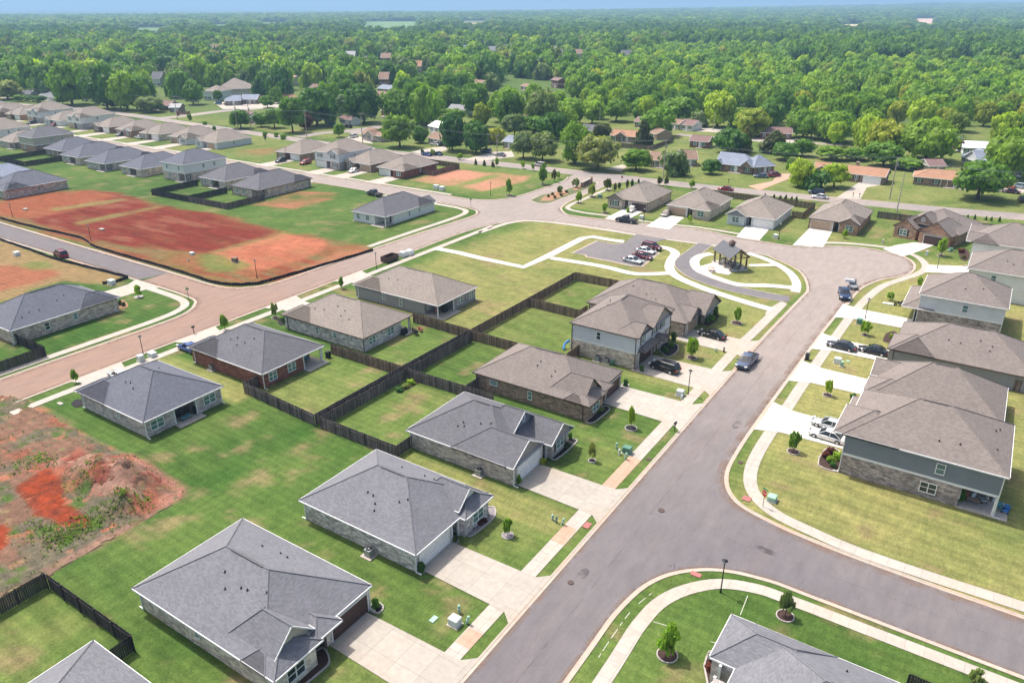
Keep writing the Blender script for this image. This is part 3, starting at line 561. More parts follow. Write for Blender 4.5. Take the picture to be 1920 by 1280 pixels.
for s_ in ('1122,1232 1150,1190 1186,1142 1230,1105', '1225,1165 1250,1172', '1388,1152 1402,1116', '1325,1200 1345,1208 1330,1225'):
    l = smooth_line(PP(s_), 8); mb = MB()
    for i in range(0, len(l)-1):
        if rc.random() < 0.45:
            a, c_ = offset(l, 0.03), offset(l, -0.03); mb.poly([(*c_[i], 0.012), (*c_[i+1], 0.012), (*a[i+1], 0.012), (*a[i], 0.012)], 'white_line')
    struct(mb.build('marking_line'))

# ------------------------------------------------------------------ houses
SLOPE = 0.54
def roof_z(roofs, u, v):
    best = None
    for r in roofs:
        u0, u1, v0, v1 = r['r']
        if not (u0 <= u <= u1 and v0 <= v <= v1): continue
        s = r.get('s', SLOPE)
        if r['ax'] == 'v':
            h = min(u-u0, u1-u); e0, e1 = v-v0, v1-v
        else:
            h = min(v-v0, v1-v); e0, e1 = u-u0, u1-u
        if r['e'][0] == 'h': h = min(h, e0)
        if r['e'][1] == 'h': h = min(h, e1)
        z = r['z']+s*h
        if best is None or z > best: best = z
    return best if best is not None else 0
def roof_geo(mb, fb, gb, rr, sh, fascia, gmat, wt):
    """one hip or gable roof volume; returns ridge ends"""
    u0, u1, v0, v1 = rr['r']; z = rr['z']; s = rr.get('s', SLOPE); th = 0.13
    if rr['ax'] == 'v': hw = (u1-u0)/2; L0, L1 = v0, v1; T = lambda a, b, c: (u0+b, a, c)
    else: hw = (v1-v0)/2; L0, L1 = u0, u1; T = lambda a, b, c: (a, v0+b, c)
    W = 2*hw; zr = z+s*hw
    a0 = L0+(min(hw, (L1-L0)/2) if rr['e'][0] == 'h' else 0); a1 = L1-(min(hw, (L1-L0)/2) if rr['e'][1] == 'h' else 0)
    flip = rr['ax'] == 'v'
    def pl(b, pts, m): b.poly(pts[::-1] if flip else pts, m)
    A, B, C_, D_ = T(L0, 0, z), T(L1, 0, z), T(L1, W, z), T(L0, W, z); R0, R1 = T(a0, hw, zr), T(a1, hw, zr)
    if a1-a0 > 0.02:
        pl(mb, [A, B, R1, R0], sh); pl(mb, [C_, D_, R0, R1], sh)
    else:
        pl(mb, [A, B, R0], sh); pl(mb, [C_, D_, R0], sh)
    if rr['e'][0] == 'h': pl(mb, [D_, A, R0], sh)
    if rr['e'][1] == 'h': pl(mb, [B, C_, R1], sh)
    for e_, c1, c2, r_ in ((0, D_, A, R0), (1, B, C_, R1)):
        if rr['e'][e_] == 'h':
            for c_ in (c1, c2): mb.tube(c_, r_, .075, .075, sh, 5, False)
    if a1-a0 > .1: mb.tube(R0, R1, .075, .075, sh, 5, False)
    dn = lambda p, k=th: (p[0], p[1], p[2]-k)
    pl(mb, [dn(A, .1), dn(D_, .1), dn(C_, .1), dn(B, .1)], 'soffit')
    # fascia boards, 25 mm proud of the eave, and rake boards on gables
    up = 0.025
    def band(p, q, out):
        P1 = Vector(p)+Vector(out)*0.03; P2 = Vector(q)+Vector(out)*0.03
        pts = [(P1.x, P1.y, P1.z-th), (P2.x, P2.y, P2.z-th), (P2.x, P2.y, P2.z+up), (P1.x, P1.y, P1.z+up)]
        fb.poly(pts, fascia); i1 = Vector(p)-Vector(out)*0.03; i2 = Vector(q)-Vector(out)*0.03
        fb.poly([pts[3], pts[2], (i2.x, i2.y, i2.z+up+0.012), (i1.x, i1.y, i1.z+up+0.012)], fascia)
        fb.poly([pts[1], pts[0], (i1.x, i1.y, i1.z-th), (i2.x, i2.y, i2.z-th)], fascia)
    o = lambda a, b: T(a, b, 0) if False else None
    if rr['ax'] == 'v': oa, ob, oc, od = (-1, 0, 0), (0, 1, 0), (1, 0, 0), (0, -1, 0)
    else: oa, ob, oc, od = (0, -1, 0), (1, 0, 0), (0, 1, 0), (-1, 0, 0)
    band(A, B, oa); band(C_, D_, oc)
    for end, c1, c2, rdg, out in ((0, D_, A, R0, od), (1, B, C_, R1, ob)):
        if rr['e'][end] == 'h': band(c1, c2, out)
        else:
            band(c1, rdg, out); band(rdg, c2, out)
            k = rr.get('gin', 0.32); iv = Vector(out)*-k; g1, g2 = Vector(c1)+iv, Vector(c2)+iv; sh_ = 0.45*s
            mid_ = (g1+g2)/2; d1 = (mid_-g1).normalized()*0.45; d2 = (mid_-g2).normalized()*0.45
            (gb.append(MB()) or gb[-1]).poly([(g1.x+d1.x, g1.y+d1.y, z-0.12), (g2.x+d2.x, g2.y+d2.y, z-0.12), (g2.x+d2.x, g2.y+d2.y, z+sh_-0.14), (rdg[0]+iv.x, rdg[1]+iv.y, zr-0.12), (g1.x+d1.x, g1.y+d1.y, z+sh_-0.14)], rr.get('gm', gmat))
    return R0, R1
NORM = {'F': (0, -1), 'R': (1, 0), 'B': (0, 1), 'L': (-1, 0)}
def window(parent, side, pu, pv, zc, w=0.9, h=1.35, frame='trim_white', pane='pane', bars=2, shutters=None, blind=True):
    nx_, ny_ = NORM[side]; tx, ty = -ny_, nx_; fr = MB()
    ang = math.atan2(ty, tx)
    def bx(mb, a, z, bw, bh, dp, mat, off): mb.box((pu+tx*a+nx_*off, pv+ty*a+ny_*off, z), (bw, dp, bh), mat, ang)
    t = 0.09
    bx(fr, -w/2+t/2, zc, t, h, 0.10, frame, 0.05); bx(fr, w/2-t/2, zc, t, h, 0.10, frame, 0.05)
    bx(fr, 0, zc+h/2-t/2, w-2*t, t, 0.10, frame, 0.05); bx(fr, 0, zc-h/2+t/2, w-2*t, t, 0.12, frame, 0.06); bx(fr, 0, zc, w-2*t, 0.06, 0.08, frame, 0.04)
    for k in range(1, bars): bx(fr, -w/2+w*k/bars, zc, 0.10 if w > 1.3 else 0.05, h-2*t, 0.09, frame, 0.045)
    if shutters:
        for s_ in (-1, 1): bx(fr, s_*(w/2+0.2), zc, 0.34, h, 0.06, shutters, 0.03)
    o = fr.build('window', parent); p = MB(); bx(p, 0, zc, w-2*t-0.004, h-2*t-0.004, 0.03, pane, 0.015); p.build('pane', o)
    return o
def garage(parent, side, pu, pv, w=4.7, h=2.05, mat='garage_white', frame='trim_white'):
    nx_, ny_ = NORM[side]; tx, ty = -ny_, nx_; ang = math.atan2(ty, tx); mb = MB()
    for k in range(4):
        hh = h/4; mb.box((pu+nx_*0.02, pv+ny_*0.02, hh*(k+0.5)), (w, 0.05, hh-0.025), mat, ang)
        for j in range(4): mb.box((pu+tx*w*(j-1.5)/4+nx_*0.05, pv+ty*w*(j-1.5)/4+ny_*0.05, hh*(k+0.5)), (w/4-0.3, 0.03, hh-0.2), mat, ang)
    mb.box((pu+nx_*0.0, pv+ny_*0.0, h/2), (w-0.02, 0.03, h-0.03), mat, ang)
    fr = MB(); fr.box((pu+nx_*0.04, pv+ny_*0.04, h+0.06), (w+0.24, 0.1, 0.12), frame, ang)
    for s_ in (-1, 1): fr.box((pu+tx*s_*(w/2+0.06)+nx_*0.04, pv+ty*s_*(w/2+0.06)+ny_*0.04, h/2), (0.12, 0.1, h), frame, ang)
    d = mb.build('garage_door', parent); fr.build('door_frame', d); return d
FACE = {'+X': 90, '-Y': 0, '-X': -90, '+Y': 180}
def house(x, y, face, W, D, label, st=1, sh='sh_grey', wall='br_grey', upper='sd_white', fascia='trim_white', gmat='sd_beige',
          gar=(0.8, 5.5), gmt='garage_white', porch=(5.6, 7.2), wing=('gable', 7.2), wins=(), patio=None, vents=(), rot=None, roofs=None,
          extra_walls=(), spouts=True, far=False, group=None, name='house', frame='trim_white', e=2.55, o=0.45, front=True, doors=True, shutters=None, ridge=True, post='trim_white', cat='house', gside=None):
    root = empty(name, (x, y, 0), RAD(rot if rot is not None else FACE[face])); tag(root, label, cat, group)
    zt = e if st == 1 else 5.3
    if roofs is None:
        roofs = [dict(r=(0, W, 0, D), z=zt, ax='v' if D >= W else 'u', e='hh')]
        if wing and st == 1:
            k, wu = wing; a, c = (wu-0.45, W) if wu >= W/2-0.5 else (0, wu+0.45)
            roofs.append(dict(r=(a, c, -0.75, min(D*0.5, 6.5)), z=zt, ax='v', e=('g' if k == 'gable' else 'h')+'h', gm=gmat))
        if wing and st == 2:
            k, wu = wing; a, c = (wu-0.3, W) if wu >= W/2-0.5 else (0, wu+0.3)
            roofs.append(dict(r=(a, c, -0.55, 5), z=zt, ax='v', e='gh', gm=upper))
    mb, fb, gb = MB(), MB(), []; ridges = []
    for r in roofs: ridges.append(roof_geo(mb, fb, gb, r, sh, fascia, gmat, wall))
    # wall outline with porch recess, wing projection and patio recess
    pts = [(o, o)]; wp = -0.3 if (wing and st == 1) else o
    if wing and wing[1] >= W/2-0.5:
        if porch: pts += [(porch[0], o), (porch[0], o+1.7), (porch[1], o+1.7)]
        pts += [(porch[1] if porch else wing[1], wp), (W-o, wp)]
    elif wing:
        pts = [(o, wp), (porch[0], wp), (porch[0], o+1.7), (porch[1], o+1.7), (porch[1], o), (W-o, o)] if porch else [(o, wp), (wing[1], wp), (wing[1], o), (W-o, o)]
    else: pts += [(W-o, o)]
    q = []
    if patio:
        a, c, dep = patio
        if c >= W-o-0.01: q = [(W-o, D-o-dep), (a, D-o-dep), (a, D-o), (o, D-o)]
        elif a <= o+0.01: q = [(W-o, D-o), (c, D-o), (c, D-o-dep), (o, D-o-dep)]
        else: q = [(W-o, D-o), (c, D-o), (c, D-o-dep), (a, D-o-dep), (a, D-o), (o, D-o)]
    else: q = [(W-o, D-o), (o, D-o)]
    outline = pts+q
    wb = MB().prism(outline, 0, (e if st == 1 else 2.62)-0.12, wall); wb.build('wall', root)
    if st == 2:
        ol2 = [(o, o), (W-o, o), (W-o, D-o), (o, D-o)]
        MB().prism(ol2, 2.62-0.12, zt-0.12, upper).build('upper_wall', root)
        bd = MB(); t = 0.04
        for (a, b2, c, d2) in ((o-t, o-t, W-o+t, o), (W-o, o, W-o+t, D-o), (o-t, D-o, W-o+t, D-o+t), (o-t, o, o, D-o)): bd.prism([(a, b2), (c, b2), (c, d2), (a, d2)], 2.46, 2.74, 'trim_white' if frame == 'trim_white' else frame)
        bd.build('trim_band', root)
    mb.build('roof', root); fb.build('fascia', root)
    for g_ in gb: g_.build('gable', root)
    if not far:
        if ridge:
            r0, r1 = ridges[0]; a = Vector(r0); c = Vector(r1)
            if (c-a).length > 1.5:
                m_ = (a+c)/2; L = min((c-a).length*0.75, 4.5); MB().box((m_.x, m_.y, m_.z+0.015), (0.26 if abs(c.y-a.y) > 0.1 else L, L if abs(c.y-a.y) > 0.1 else 0.26, 0.05), 'vent_grey').build('ridge_vent', root)
        for (u, v) in vents:
            z = roof_z(roofs, u, v); vb = MB(); vb.tube((u, v, z-0.1), (u, v, z+0.2), 0.055, 0.055, 'vent_dark', 8); vb.tube((u, v, z-0.02), (u, v, z+0.04), 0.13, 0.1, 'vent_dark', 8); vb.build('roof_vent', root)
        if spouts:
            for (u, v) in ((o-0.05, o-0.05), (W-o+0.05, o-0.05), (W-o+0.05, D-o+0.05), (o-0.05, D-o+0.05)):
                sb = MB(); sb.box((u, v, zt/2-0.1), (0.10, 0.10, zt-0.25), fascia); sb.box((u, v+(0.3 if v > D/2 else -0.3)*1.0, 0.08), (0.1, 0.6, 0.09), fascia); sb.build('downspout', root)
    if gar: garage(root, 'F', (gar[0]+gar[1])/2, (gside if gside is not None else o) , gar[1]-gar[0], 2.05, gmt, frame)
    if porch and doors:
        pm = (porch[0]+porch[1])/2; dr = MB().box((pm, o+1.7-0.03, 1.05), (0.95, 0.06, 2.1), 'door_dark'); dr.build('front_door', root)
        for pu in ((porch[0]+0.15), (porch[1]-0.15)):
            if not far: MB().box((pu, o+0.0, 1.2), (0.2, 0.2, 2.4), post).build('porch_post', root)
    if patio:
        a, c, dep = patio; MB().prism([(a-0.2, D-o-dep+0.01), (c+0.2, D-o-dep+0.01), (c+0.2, D+0.9), (a-0.2, D+0.9)], 0.0, 0.09, 'co_walk').build('patio_slab', root)
        for pu in ((a+0.12), (c-0.12)):
            if (abs(pu-o) < 0.4 or abs(pu-(W-o)) < 0.4 or c-a > 3) and not (a < pu < c and False): MB().box((pu, D-o-0.1, 1.24), (0.18, 0.18, 2.4), post).build('patio_post', root)
        window(root, 'B', a+(c-a)*0.3, D-o-dep, 1.15, 0.9, 1.9, frame, 'pane_dark', 1); window(root, 'B', a+(c-a)*0.72, D-o-dep, 1.4, 0.9, 1.3, frame)
    for w in wins:
        side, pos, zc, ww, hh = w[:5]; bars = w[5] if len(w) > 5 else (2 if ww > 1.2 else 1)
        if side == 'F': pu, pv = pos, (wp if (wing and st == 1 and ((wing[1] >= W/2-0.5 and pos > wing[1]) or (wing[1] < W/2-0.5 and pos < wing[1]))) else o)
        elif side == 'B': pu, pv = pos, D-o
        elif side == 'L': pu, pv = o, pos
        else: pu, pv = W-o, pos
        window(root, side, pu, pv, zc, ww, hh, frame, w[6] if len(w) > 6 else 'pane', bars, shutters if side == 'F' else None)
    return root
G1 = 'new one-storey houses along the near street'
# --- left side of the near street (front to the street on the right)
house(-39.3, 8.3, '+X', 12.0, 15, 'grey-roofed house cut off by the bottom left edge, only its back roof corner showing', sh='sh_lgrey', group=G1)
h = house(-39.3, 25.5, '+X', 12.1, 18, 'nearest grey-roofed house with brown garage door and tan stone walls at bottom left', sh='sh_lgrey', wall='br_cream', roofs=[dict(r=(0, 12.1, 0.3, 18), z=2.55, ax='v', e='hh'), dict(r=(0, 5.2, -0.75, 3.2), z=2.55, ax='v', e='hh'), dict(r=(0.95, 5.35, 0.35, 6), z=2.98, ax='v', e='gh', s=0.95, gm='sd_beige'), dict(r=(4.6, 7.6, -0.5, 5), z=2.55, ax='v', e='hh')], gar=(7.1, 11.4), gmt='garage_brown', porch=(4.6, 6.4), wing=('gable', 4.7),
    wins=[('F', 2.4, 1.35, 1.9, 1.5, 2, 'pane_dark'), ('L', 9.5, 1.5, 0.7, 0.9, 1, 'pane_dark')], vents=[(4.1, 6.9), (4.0, 7.6), (4.4, 10.2), (3.4, 9.0), (4.6, 5.0), (9.3, 8.0), (9.4, 9.0), (9.0, 11.0)], frame='trim_white', post='trim_brown', gmat='sd_beige', group=G1)
h = house(-38.9, 42.8, '+X', 12.0, 16, 'pale grey-roofed house with white garage door and white stone walls, second along the near street', sh='sh_lgrey', wall='stone_l', roofs=[dict(r=(0, 12.0, 0, 16), z=2.55, ax='v', e='hh'), dict(r=(6.9, 12.0, -0.75, 3), z=2.55, ax='v', e='hh'), dict(r=(7.1, 11.1, 0.25, 6), z=2.98, ax='v', e='gh', s=0.9, gm='sd_white')], gar=(1.0, 5.6), porch=(5.9, 7.3), wing=('gable', 7.3),
    wins=[('F', 9.6, 1.4, 1.9, 1.4, 2), ('B', 3, 1.4, 1.8, 1.3, 2)], vents=[(3.3, 9.0), (3.2, 8.2), (3.6, 5.0), (4.1, 4.3), (2.6, 7.4), (2.0, 7.0), (8.8, 6.0), (8.9, 4.8), (8.6, 9)], gmat='sd_white', group=G1)
rf = [dict(r=(0, 12.1, 1.2, 16), z=2.55, ax='v', e='hh'), dict(r=(0, 6.9, 0.25, 9), z=2.55, ax='v', e='gh', gm='sd_taupe', s=0.6), dict(r=(6.6, 12.1, -0.9, 8), z=2.55, ax='v', e='gh', gm='sd_taupe', s=0.66), dict(r=(3.8, 10.6, 3.2, 9), z=3.3, ax='v', e='gh', gm='sd_slate', s=0.72)]
h = house(-38.9, 60.0, '+X', 12.1, 16, 'grey-roofed house with three front gables, blue gable window and white garage door', sh='sh_grey', wall='br_grey', gar=(1.2, 6.0), porch=(6.3, 7.7), wing=('gable', 7.7), roofs=rf,
    wins=[('F', 9.6, 1.45, 1.9, 1.5, 2), ('B', 6, 1.4, 1.5, 1.3, 2)], vents=[(3.1, 9.4), (2.7, 9.0), (2.5, 9.8), (3.6, 7.2), (4.0, 6.0)], shutters='trim_dark', group=G1)
window(h, 'F', 7.2, 3.5, 4.7, 0.55, 0.8, 'trim_white', 'pane_dark', 1)
h = house(-39.5, 77.5, '+X', 12.1, 18, 'brown brick house with brown-grey roof and dark garage door beside the near street', sh='sh_brown', wall='br_brown', fascia='trim_brown', roofs=[dict(r=(0, 12.1, 0.3, 18), z=2.55, ax='v', e='hh'), dict(r=(0, 5.2, -0.75, 3.2), z=2.55, ax='v', e='hh'), dict(r=(0.95, 5.35, 0.35, 6), z=2.98, ax='v', e='gh', s=0.95, gm='sd_brown'), dict(r=(4.6, 7.6, -0.5, 5), z=2.55, ax='v', e='hh')], gar=(7.2, 11.5), gmt='garage_brown', porch=(4.9, 6.7), wing=('gable', 4.9), gmat='br_brown',
    wins=[('F', 2.7, 1.4, 1.8, 1.4, 2), ('L', 8.6, 1.35, 0.7, 1.35, 1), ('L', 14.6, 1.6, 1.3, 0.8, 1)], vents=[(4.2, 9.2), (3.5, 9.3), (3.4, 6.4), (2.6, 6.5)], post='trim_brown', group=G1)
rf = [dict(r=(0, 14.3, 0, 11.5), z=5.3, ax='u', e='hh'), dict(r=(5.0, 12.4, -0.4, 5), z=5.3, ax='v', e='gh', gm='sd_taupe', s=0.62), dict(r=(0.2, 5.0, -0.2, 4), z=5.3, ax='v', e='gh', gm='sd_taupe', s=0.62),
      dict(r=(1.4, 7.2, -0.8, 1.2), z=2.6, ax='u', e='hh', s=0.5), dict(r=(7.4, 9.6, -1.3, 1.0), z=2.6, ax='v', e='gh', s=0.55)]
h = house(-40.3, 95.3, '+X', 14.3, 11.6, 'two-storey house with white upper siding, brown roof and dark garage door left of the street', st=2, sh='sh_brown', wall='br_tan', upper='sd_lgrey', fascia='trim_brown', gar=(2.0, 6.7), gmt='garage_brown', porch=(7.2, 8.8), wing=None, roofs=rf,
    wins=[('F', 3.0, 4.0, 1.0, 1.3, 1), ('F', 7.2, 4.0, 0.9, 1.3, 1), ('F', 8.9, 4.0, 0.9, 1.3, 1), ('F', 10.6, 4.0, 0.9, 1.3, 1), ('F', 11, 1.4, 1.8, 1.4, 2), ('L', 6.6, 4.05, 0.8, 1.3, 1, 'pane_dark'), ('B', 4, 4, 1, 1.3, 1), ('B', 8, 1.4, 1.8, 1.4, 2)], vents=[(7, 8), (5, 7.5), (9, 9)], shutters='trim_dark', post='trim_brown', group='two-storey houses along the near street')
rf = [dict(r=(0, 13.6, 0, 18.5), z=2.55, ax='v', e='hh'), dict(r=(5.2, 13.6, -1.2, 7), z=2.55, ax='v', e='gh', gm='sd_brown', s=0.6), dict(r=(1.2, 7.2, -0.2, 6), z=2.55, ax='v', e='gh', gm='sd_brown')]
h = house(-38.6, 111.0, '+X', 13.6, 18.5, 'brown-roofed one-storey house behind the two-storey one, dark stone side wall, beside the park paths', sh='sh_brown', wall='br_tan', fascia='trim_brown', gar=(1.8, 6.2), gmt='garage_tan', porch=(6.4, 8.0), wing=('gable', 8.0), roofs=rf, gmat='sd_brown',
    wins=[('F', 10.6, 1.4, 1.8, 1.4, 2), ('L', 12, 1.4, 0.9, 1.3, 1)], vents=[(4, 9), (3.4, 7), (5, 12)], shutters='trim_dark', post='trim_brown', group=G1)
# --- middle row, fronts to the reddish street on the left, backs toward the fenced yards
G2 = 'one-storey houses backing onto the fenced yards'
VV = [(8.6, 6.5), (8.4, 7.3), (8.9, 8.6), (4, 7)]
house(-98.4, 55.4, '-X', 12.0, 15.0, 'dark grey-roofed grey brick house beside the rough red dirt, black furniture on its patio', sh='sh_slate', wall='br_grey', gar=(0.9, 5.6), porch=(5.8, 7.2), wing=('hip', 7.2), patio=(4.1, 7.6, 2.6), wins=[('B', 10.0, 1.4, 1.9, 1.35, 2), ('B', 2.2, 1.4, 1.9, 1.35, 2), ('R', 8.5, 1.5, 0.7, 0.9, 1)], vents=VV, group=G2)
house(-98.3, 72.6, '-X', 12.0, 16.5, 'dark grey-roofed house with dark red brick walls and pale corner patio', sh='sh_grey', wall='br_red', gar=(0.9, 5.6), porch=(5.8, 7.2), wing=('hip', 7.2), patio=(0.45, 4.1, 2.8), wins=[('B', 9.9, 1.4, 1.5, 1.35, 2), ('B', 6.4, 1.4, 1.5, 1.35, 2)], vents=[(8.8, 6), (8.3, 7), (9.3, 8), (8.6, 9), (7.6, 10)], group=G2)
house(-96.8, 89.6, '-X', 12.0, 18.2, 'taupe-roofed house with mottled stone walls and furniture spilling off its rear corner patio', sh='sh_tan', wall='stone_l', fascia='trim_brown', gar=(0.9, 5.6), porch=(5.8, 7.2), wing=('hip', 7.2), patio=(0.45, 2.6, 2.6), wins=[('B', 9.6, 1.4, 1.6, 1.35, 2), ('B', 5.2, 1.4, 1.6, 1.35, 2), ('R', 7.5, 1.4, 0.8, 1.3, 1), ('R', 11.5, 1.4, 0.8, 1.1, 1)], vents=[(9.4, 5), (9.2, 7), (8.0, 9), (8.4, 11), (9.4, 11), (9.6, 13)], group=G2)
house(-97.3, 107.0, '-X', 11.9, 19.7, 'taupe-roofed house with grey siding and a white-posted corner patio beside the open park lawn', sh='sh_tan', wall='sd_grey', gar=(0.9, 5.6), porch=(5.8, 7.2), wing=('hip', 7.2), patio=(6.7, 11.45, 3.0), wins=[('B', 1.6, 1.4, 1.4, 1.35, 2), ('B', 5.0, 1.4, 1.6, 1.35, 2), ('R', 6.8, 1.5, 0.7, 1.1, 1), ('R', 10.8, 1.3, 0.7, 1.5, 1)], vents=[(9, 6), (8.8, 8)], group=G2)
# --- right side of the near street (front to the street on the left)
rf = [dict(r=(0, 13.1, 0, 16.5), z=5.3, ax='v', e='hh'), dict(r=(0.4, 5.6, -1.0, 6), z=4.2, ax='v', e='hh', s=0.5), dict(r=(5.2, 13.1, -1.0, 6), z=5.3, ax='v', e='hh', s=0.5)]
h = house(-9.4, 96.4, '-X', 13.1, 16.5, 'big two-storey house, grey siding over dark stone, with brown roof at the right edge', st=2, sh='sh_brown', wall='stone', upper='sd_slate', gar=(1.0, 5.8), gmt='garage_white', porch=(6.0, 7.6), wing=None, roofs=rf, patio=(9.4, 12.65, 3.4),
    wins=[('R', 10.3, 4.0, 0.95, 1.35, 1), ('R', 9.6, 1.3, 1.7, 1.35, 2, 'pane_dark'), ('F', 3, 4, 1.6, 1.3, 2), ('F', 9, 4, 1.6, 1.3, 2), ('B', 3, 4, 1.6, 1.3, 2), ('B', 6, 1.4, 1.6, 1.3, 2)], vents=[(11, 9.5), (10.8, 11.5), (5, 14.6), (4, 15), (9, 15)], group='two-storey houses along the near street')
GR = 'houses on the right side of the near street'
rf = [dict(r=(0, 12.5, 0, 15.6), z=2.55, ax='v', e='hh', s=0.62), dict(r=(0.3, 6, -0.9, 6), z=2.55, ax='v', e='gh', gm='sd_grey'), dict(r=(6.5, 12.3, -0.9, 6), z=2.55, ax='v', e='hh')]
house(-9.2, 113.6, '-X', 12.5, 15.6, 'one-storey brown-roofed house half hidden behind the big two-storey house at the right', sh='sh_brown', wall='sd_grey', gar=(1.0, 5.7), porch=(6.2, 7.6), wing=('hip', 7.6), roofs=rf, group=GR)
rf = [dict(r=(0, 13, 0, 19), z=2.55, ax='v', e='hh'), dict(r=(6.2, 13, -0.6, 6), z=2.55, ax='v', e='hh')]
house(-9.0, 131.6, '-X', 13, 19, 'long one-storey house with plain grey siding and brown roof reaching the right edge', sh='sh_brown', wall='sd_grey', gar=(1.6, 6.2), porch=(6.4, 7.8), wing=('hip', 7.8), roofs=rf, fascia='trim_brown', vents=[(9.5, 7), (9.6, 8.6), (8.6, 11), (9.2, 12.6), (10, 12.4)], group=GR)
rf = [dict(r=(0, 12.2, 0, 13.2), z=5.3, ax='v', e='hh'), dict(r=(0, 12.2, -2.2, 3), z=2.7, ax='u', e='hh', s=0.5)]
house(-8.3, 151.0, '-X', 12.2, 13.2, 'two-storey house with white upper siding over dark stone, right of the wide turning circle', st=2, sh='sh_brown', wall='stone', upper='sd_lgrey', gar=(6.9, 11.4), porch=(5.0, 6.4), wing=None, roofs=rf, gside=-0.0, wins=[('R', 7.2, 4.0, 0.9, 1.3, 1), ('F', 3, 4, 1.5, 1.3, 2), ('F', 9, 4, 1.5, 1.3, 2)], vents=[(9.6, 6.5), (9, 9), (9.9, 11)], group='two-storey houses along the near street')
rf = [dict(r=(0, 12, 0, 14), z=5.3, ax='v', e='hh')]
house(-2.6, 171.0, '-X', 12, 14, 'two-storey white-sided house with brown roof behind the white-over-stone one, cut by the right edge', st=2, sh='sh_brown', wall='sd_white', upper='sd_white', gar=(1, 5.7), porch=(6, 7.4), wing=None, roofs=rf, wins=[('R', 4.5, 4.0, 0.9, 1.3, 1), ('F', 3, 4, 1.5, 1.3, 2)], vents=[(9, 6), (9.6, 7)], group='two-storey houses along the near street')
rf = [dict(r=(0, 13, 0, 14), z=5.3, ax='v', e='hh'), dict(r=(0, 5.4, -1.0, 5), z=5.3, ax='v', e='gh', gm='sd_white'), dict(r=(7.8, 13, -1.0, 5), z=5.3, ax='v', e='gh', gm='sd_white')]
house(-3.4, 192.6, '-X', 13, 14, 'white two-storey house with two white front gables at the far right of the turning circle', st=2, sh='sh_brown', wall='br_brown', upper='sd_white', gar=(8, 12.4), porch=(5.6, 7.4), wing=None, roofs=rf, wins=[('F', 2.7, 4.0, 1.6, 1.4, 2), ('F', 10.4, 4.0, 1.6, 1.4, 2), ('F', 2.7, 1.4, 1.6, 1.4, 2), ('R', 7, 4, 0.9, 1.3, 1)], group='two-storey houses along the near street')
# lower right corner house, street on its left
rf = [dict(r=(0, 16, 0, 16), z=2.55, ax='u', e='hh'), dict(r=(0.0, 5.4, -0.6, 6), z=2.55, ax='v', e='hh')]
h = house(-10.9, 51.8, '-X', 13.0, 17, 'grey-roofed house in the bottom right corner below the side street', sh='sh_lgrey', wall='br_grey', gar=(7.5, 12.2), porch=(5.6, 7.2), wing=('hip', 5.4), roofs=[dict(r=(0, 13, 1.5, 17), z=2.55, ax='v', e='hh'), dict(r=(0, 5.6, -0.6, 8), z=2.55, ax='v', e='hh', s=0.6)], vents=[(2.6, 9), (2.7, 11.5), (3.4, 12)], group='houses at the side street junction')
# --- row beyond the upper street, fronts facing the camera
GT = 'houses facing the upper street'
TV = [(4, 8), (8.3, 7), (8.6, 9.5)]
house(-90.0, 184.4, '-Y', 12.2, 17, 'taupe-roofed house with white sedan on its drive, first right of the neighbourhood entrance', sh='sh_tan', wall='br_tan', fascia='trim_brown', gar=(7.3, 11.6), gmt='garage_brown', porch=(4.9, 6.6), wing=('gable', 4.9), gmat='sd_brown', wins=[('F', 2.6, 1.4, 1.8, 1.4, 2), ('R', 7, 1.5, 0.7, 1, 1)], vents=TV, shutters='trim_dark', group=GT)
house(-73.3, 185.6, '-Y', 12.2, 17, 'taupe-roofed house with tan garage door and brown sedan on its drive', sh='sh_tan', wall='br_tan', gar=(0.8, 5.4), gmt='garage_tan', porch=(5.6, 7.4), wing=('hip', 7.4), wins=[('F', 9.6, 1.4, 1.8, 1.4, 2), ('R', 8, 1.5, 0.7, 1, 1), ('R', 12, 1.5, 0.7, 1, 1)], vents=TV, group=GT)
house(-57.1, 185.3, '-Y', 12.2, 17, 'taupe-roofed house with white garage door and grey siding, third in the upper row', sh='sh_tan', wall='sd_lgrey', gar=(7.0, 11.6), porch=(4.8, 6.6), wing=('gable', 4.9), gmat='sd_grey', wins=[('F', 2.6, 1.4, 1.8, 1.4, 2)], vents=TV, group=GT)
house(-38.9, 191.8, '-Y', 12.2, 17, 'taupe-roofed brick house with tan garage door at the top of the turning circle', sh='sh_tan', wall='br_orange', fascia='trim_brown', gar=(0.9, 5.6), gmt='garage_tan', porch=(5.8, 7.6), wing=('gable', 7.6), gmat='br_brown', wins=[('F', 9.8, 1.4, 1.8, 1.4, 2)], vents=TV, group=GT)
rf = [dict(r=(0, 14, 2, 17), z=2.6, ax='v', e='hh', s=0.5), dict(r=(6.0, 13.4, -1.4, 9), z=2.6, ax='v', e='gh', gm='br_orange', s=0.75), dict(r=(0, 5.4, -0.4, 8), z=2.6, ax='v', e='gh', gm='br_orange', s=0.75), dict(r=(2.6, 8.4, 2.0, 9), z=3.6, ax='v', e='gh', gm='br_brown', s=0.8)]
h = house(-20.2, 196.0, '-Y', 14, 17, 'orange-brown brick house with three steep gables and brown garage door beyond the turning circle', sh='sh_brown', wall='br_orange', fascia='trim_brown', gar=(7.6, 12.2), gmt='garage_brown', porch=(5.4, 6.6), wing=('gable', 4.6), roofs=rf, wins=[('F', 2.6, 1.4, 1.7, 1.4, 2)], rot=-14, gside=-0.9, shutters='trim_dark', vents=[(10, 8), (11, 9)], group=GT,
    doors=False)
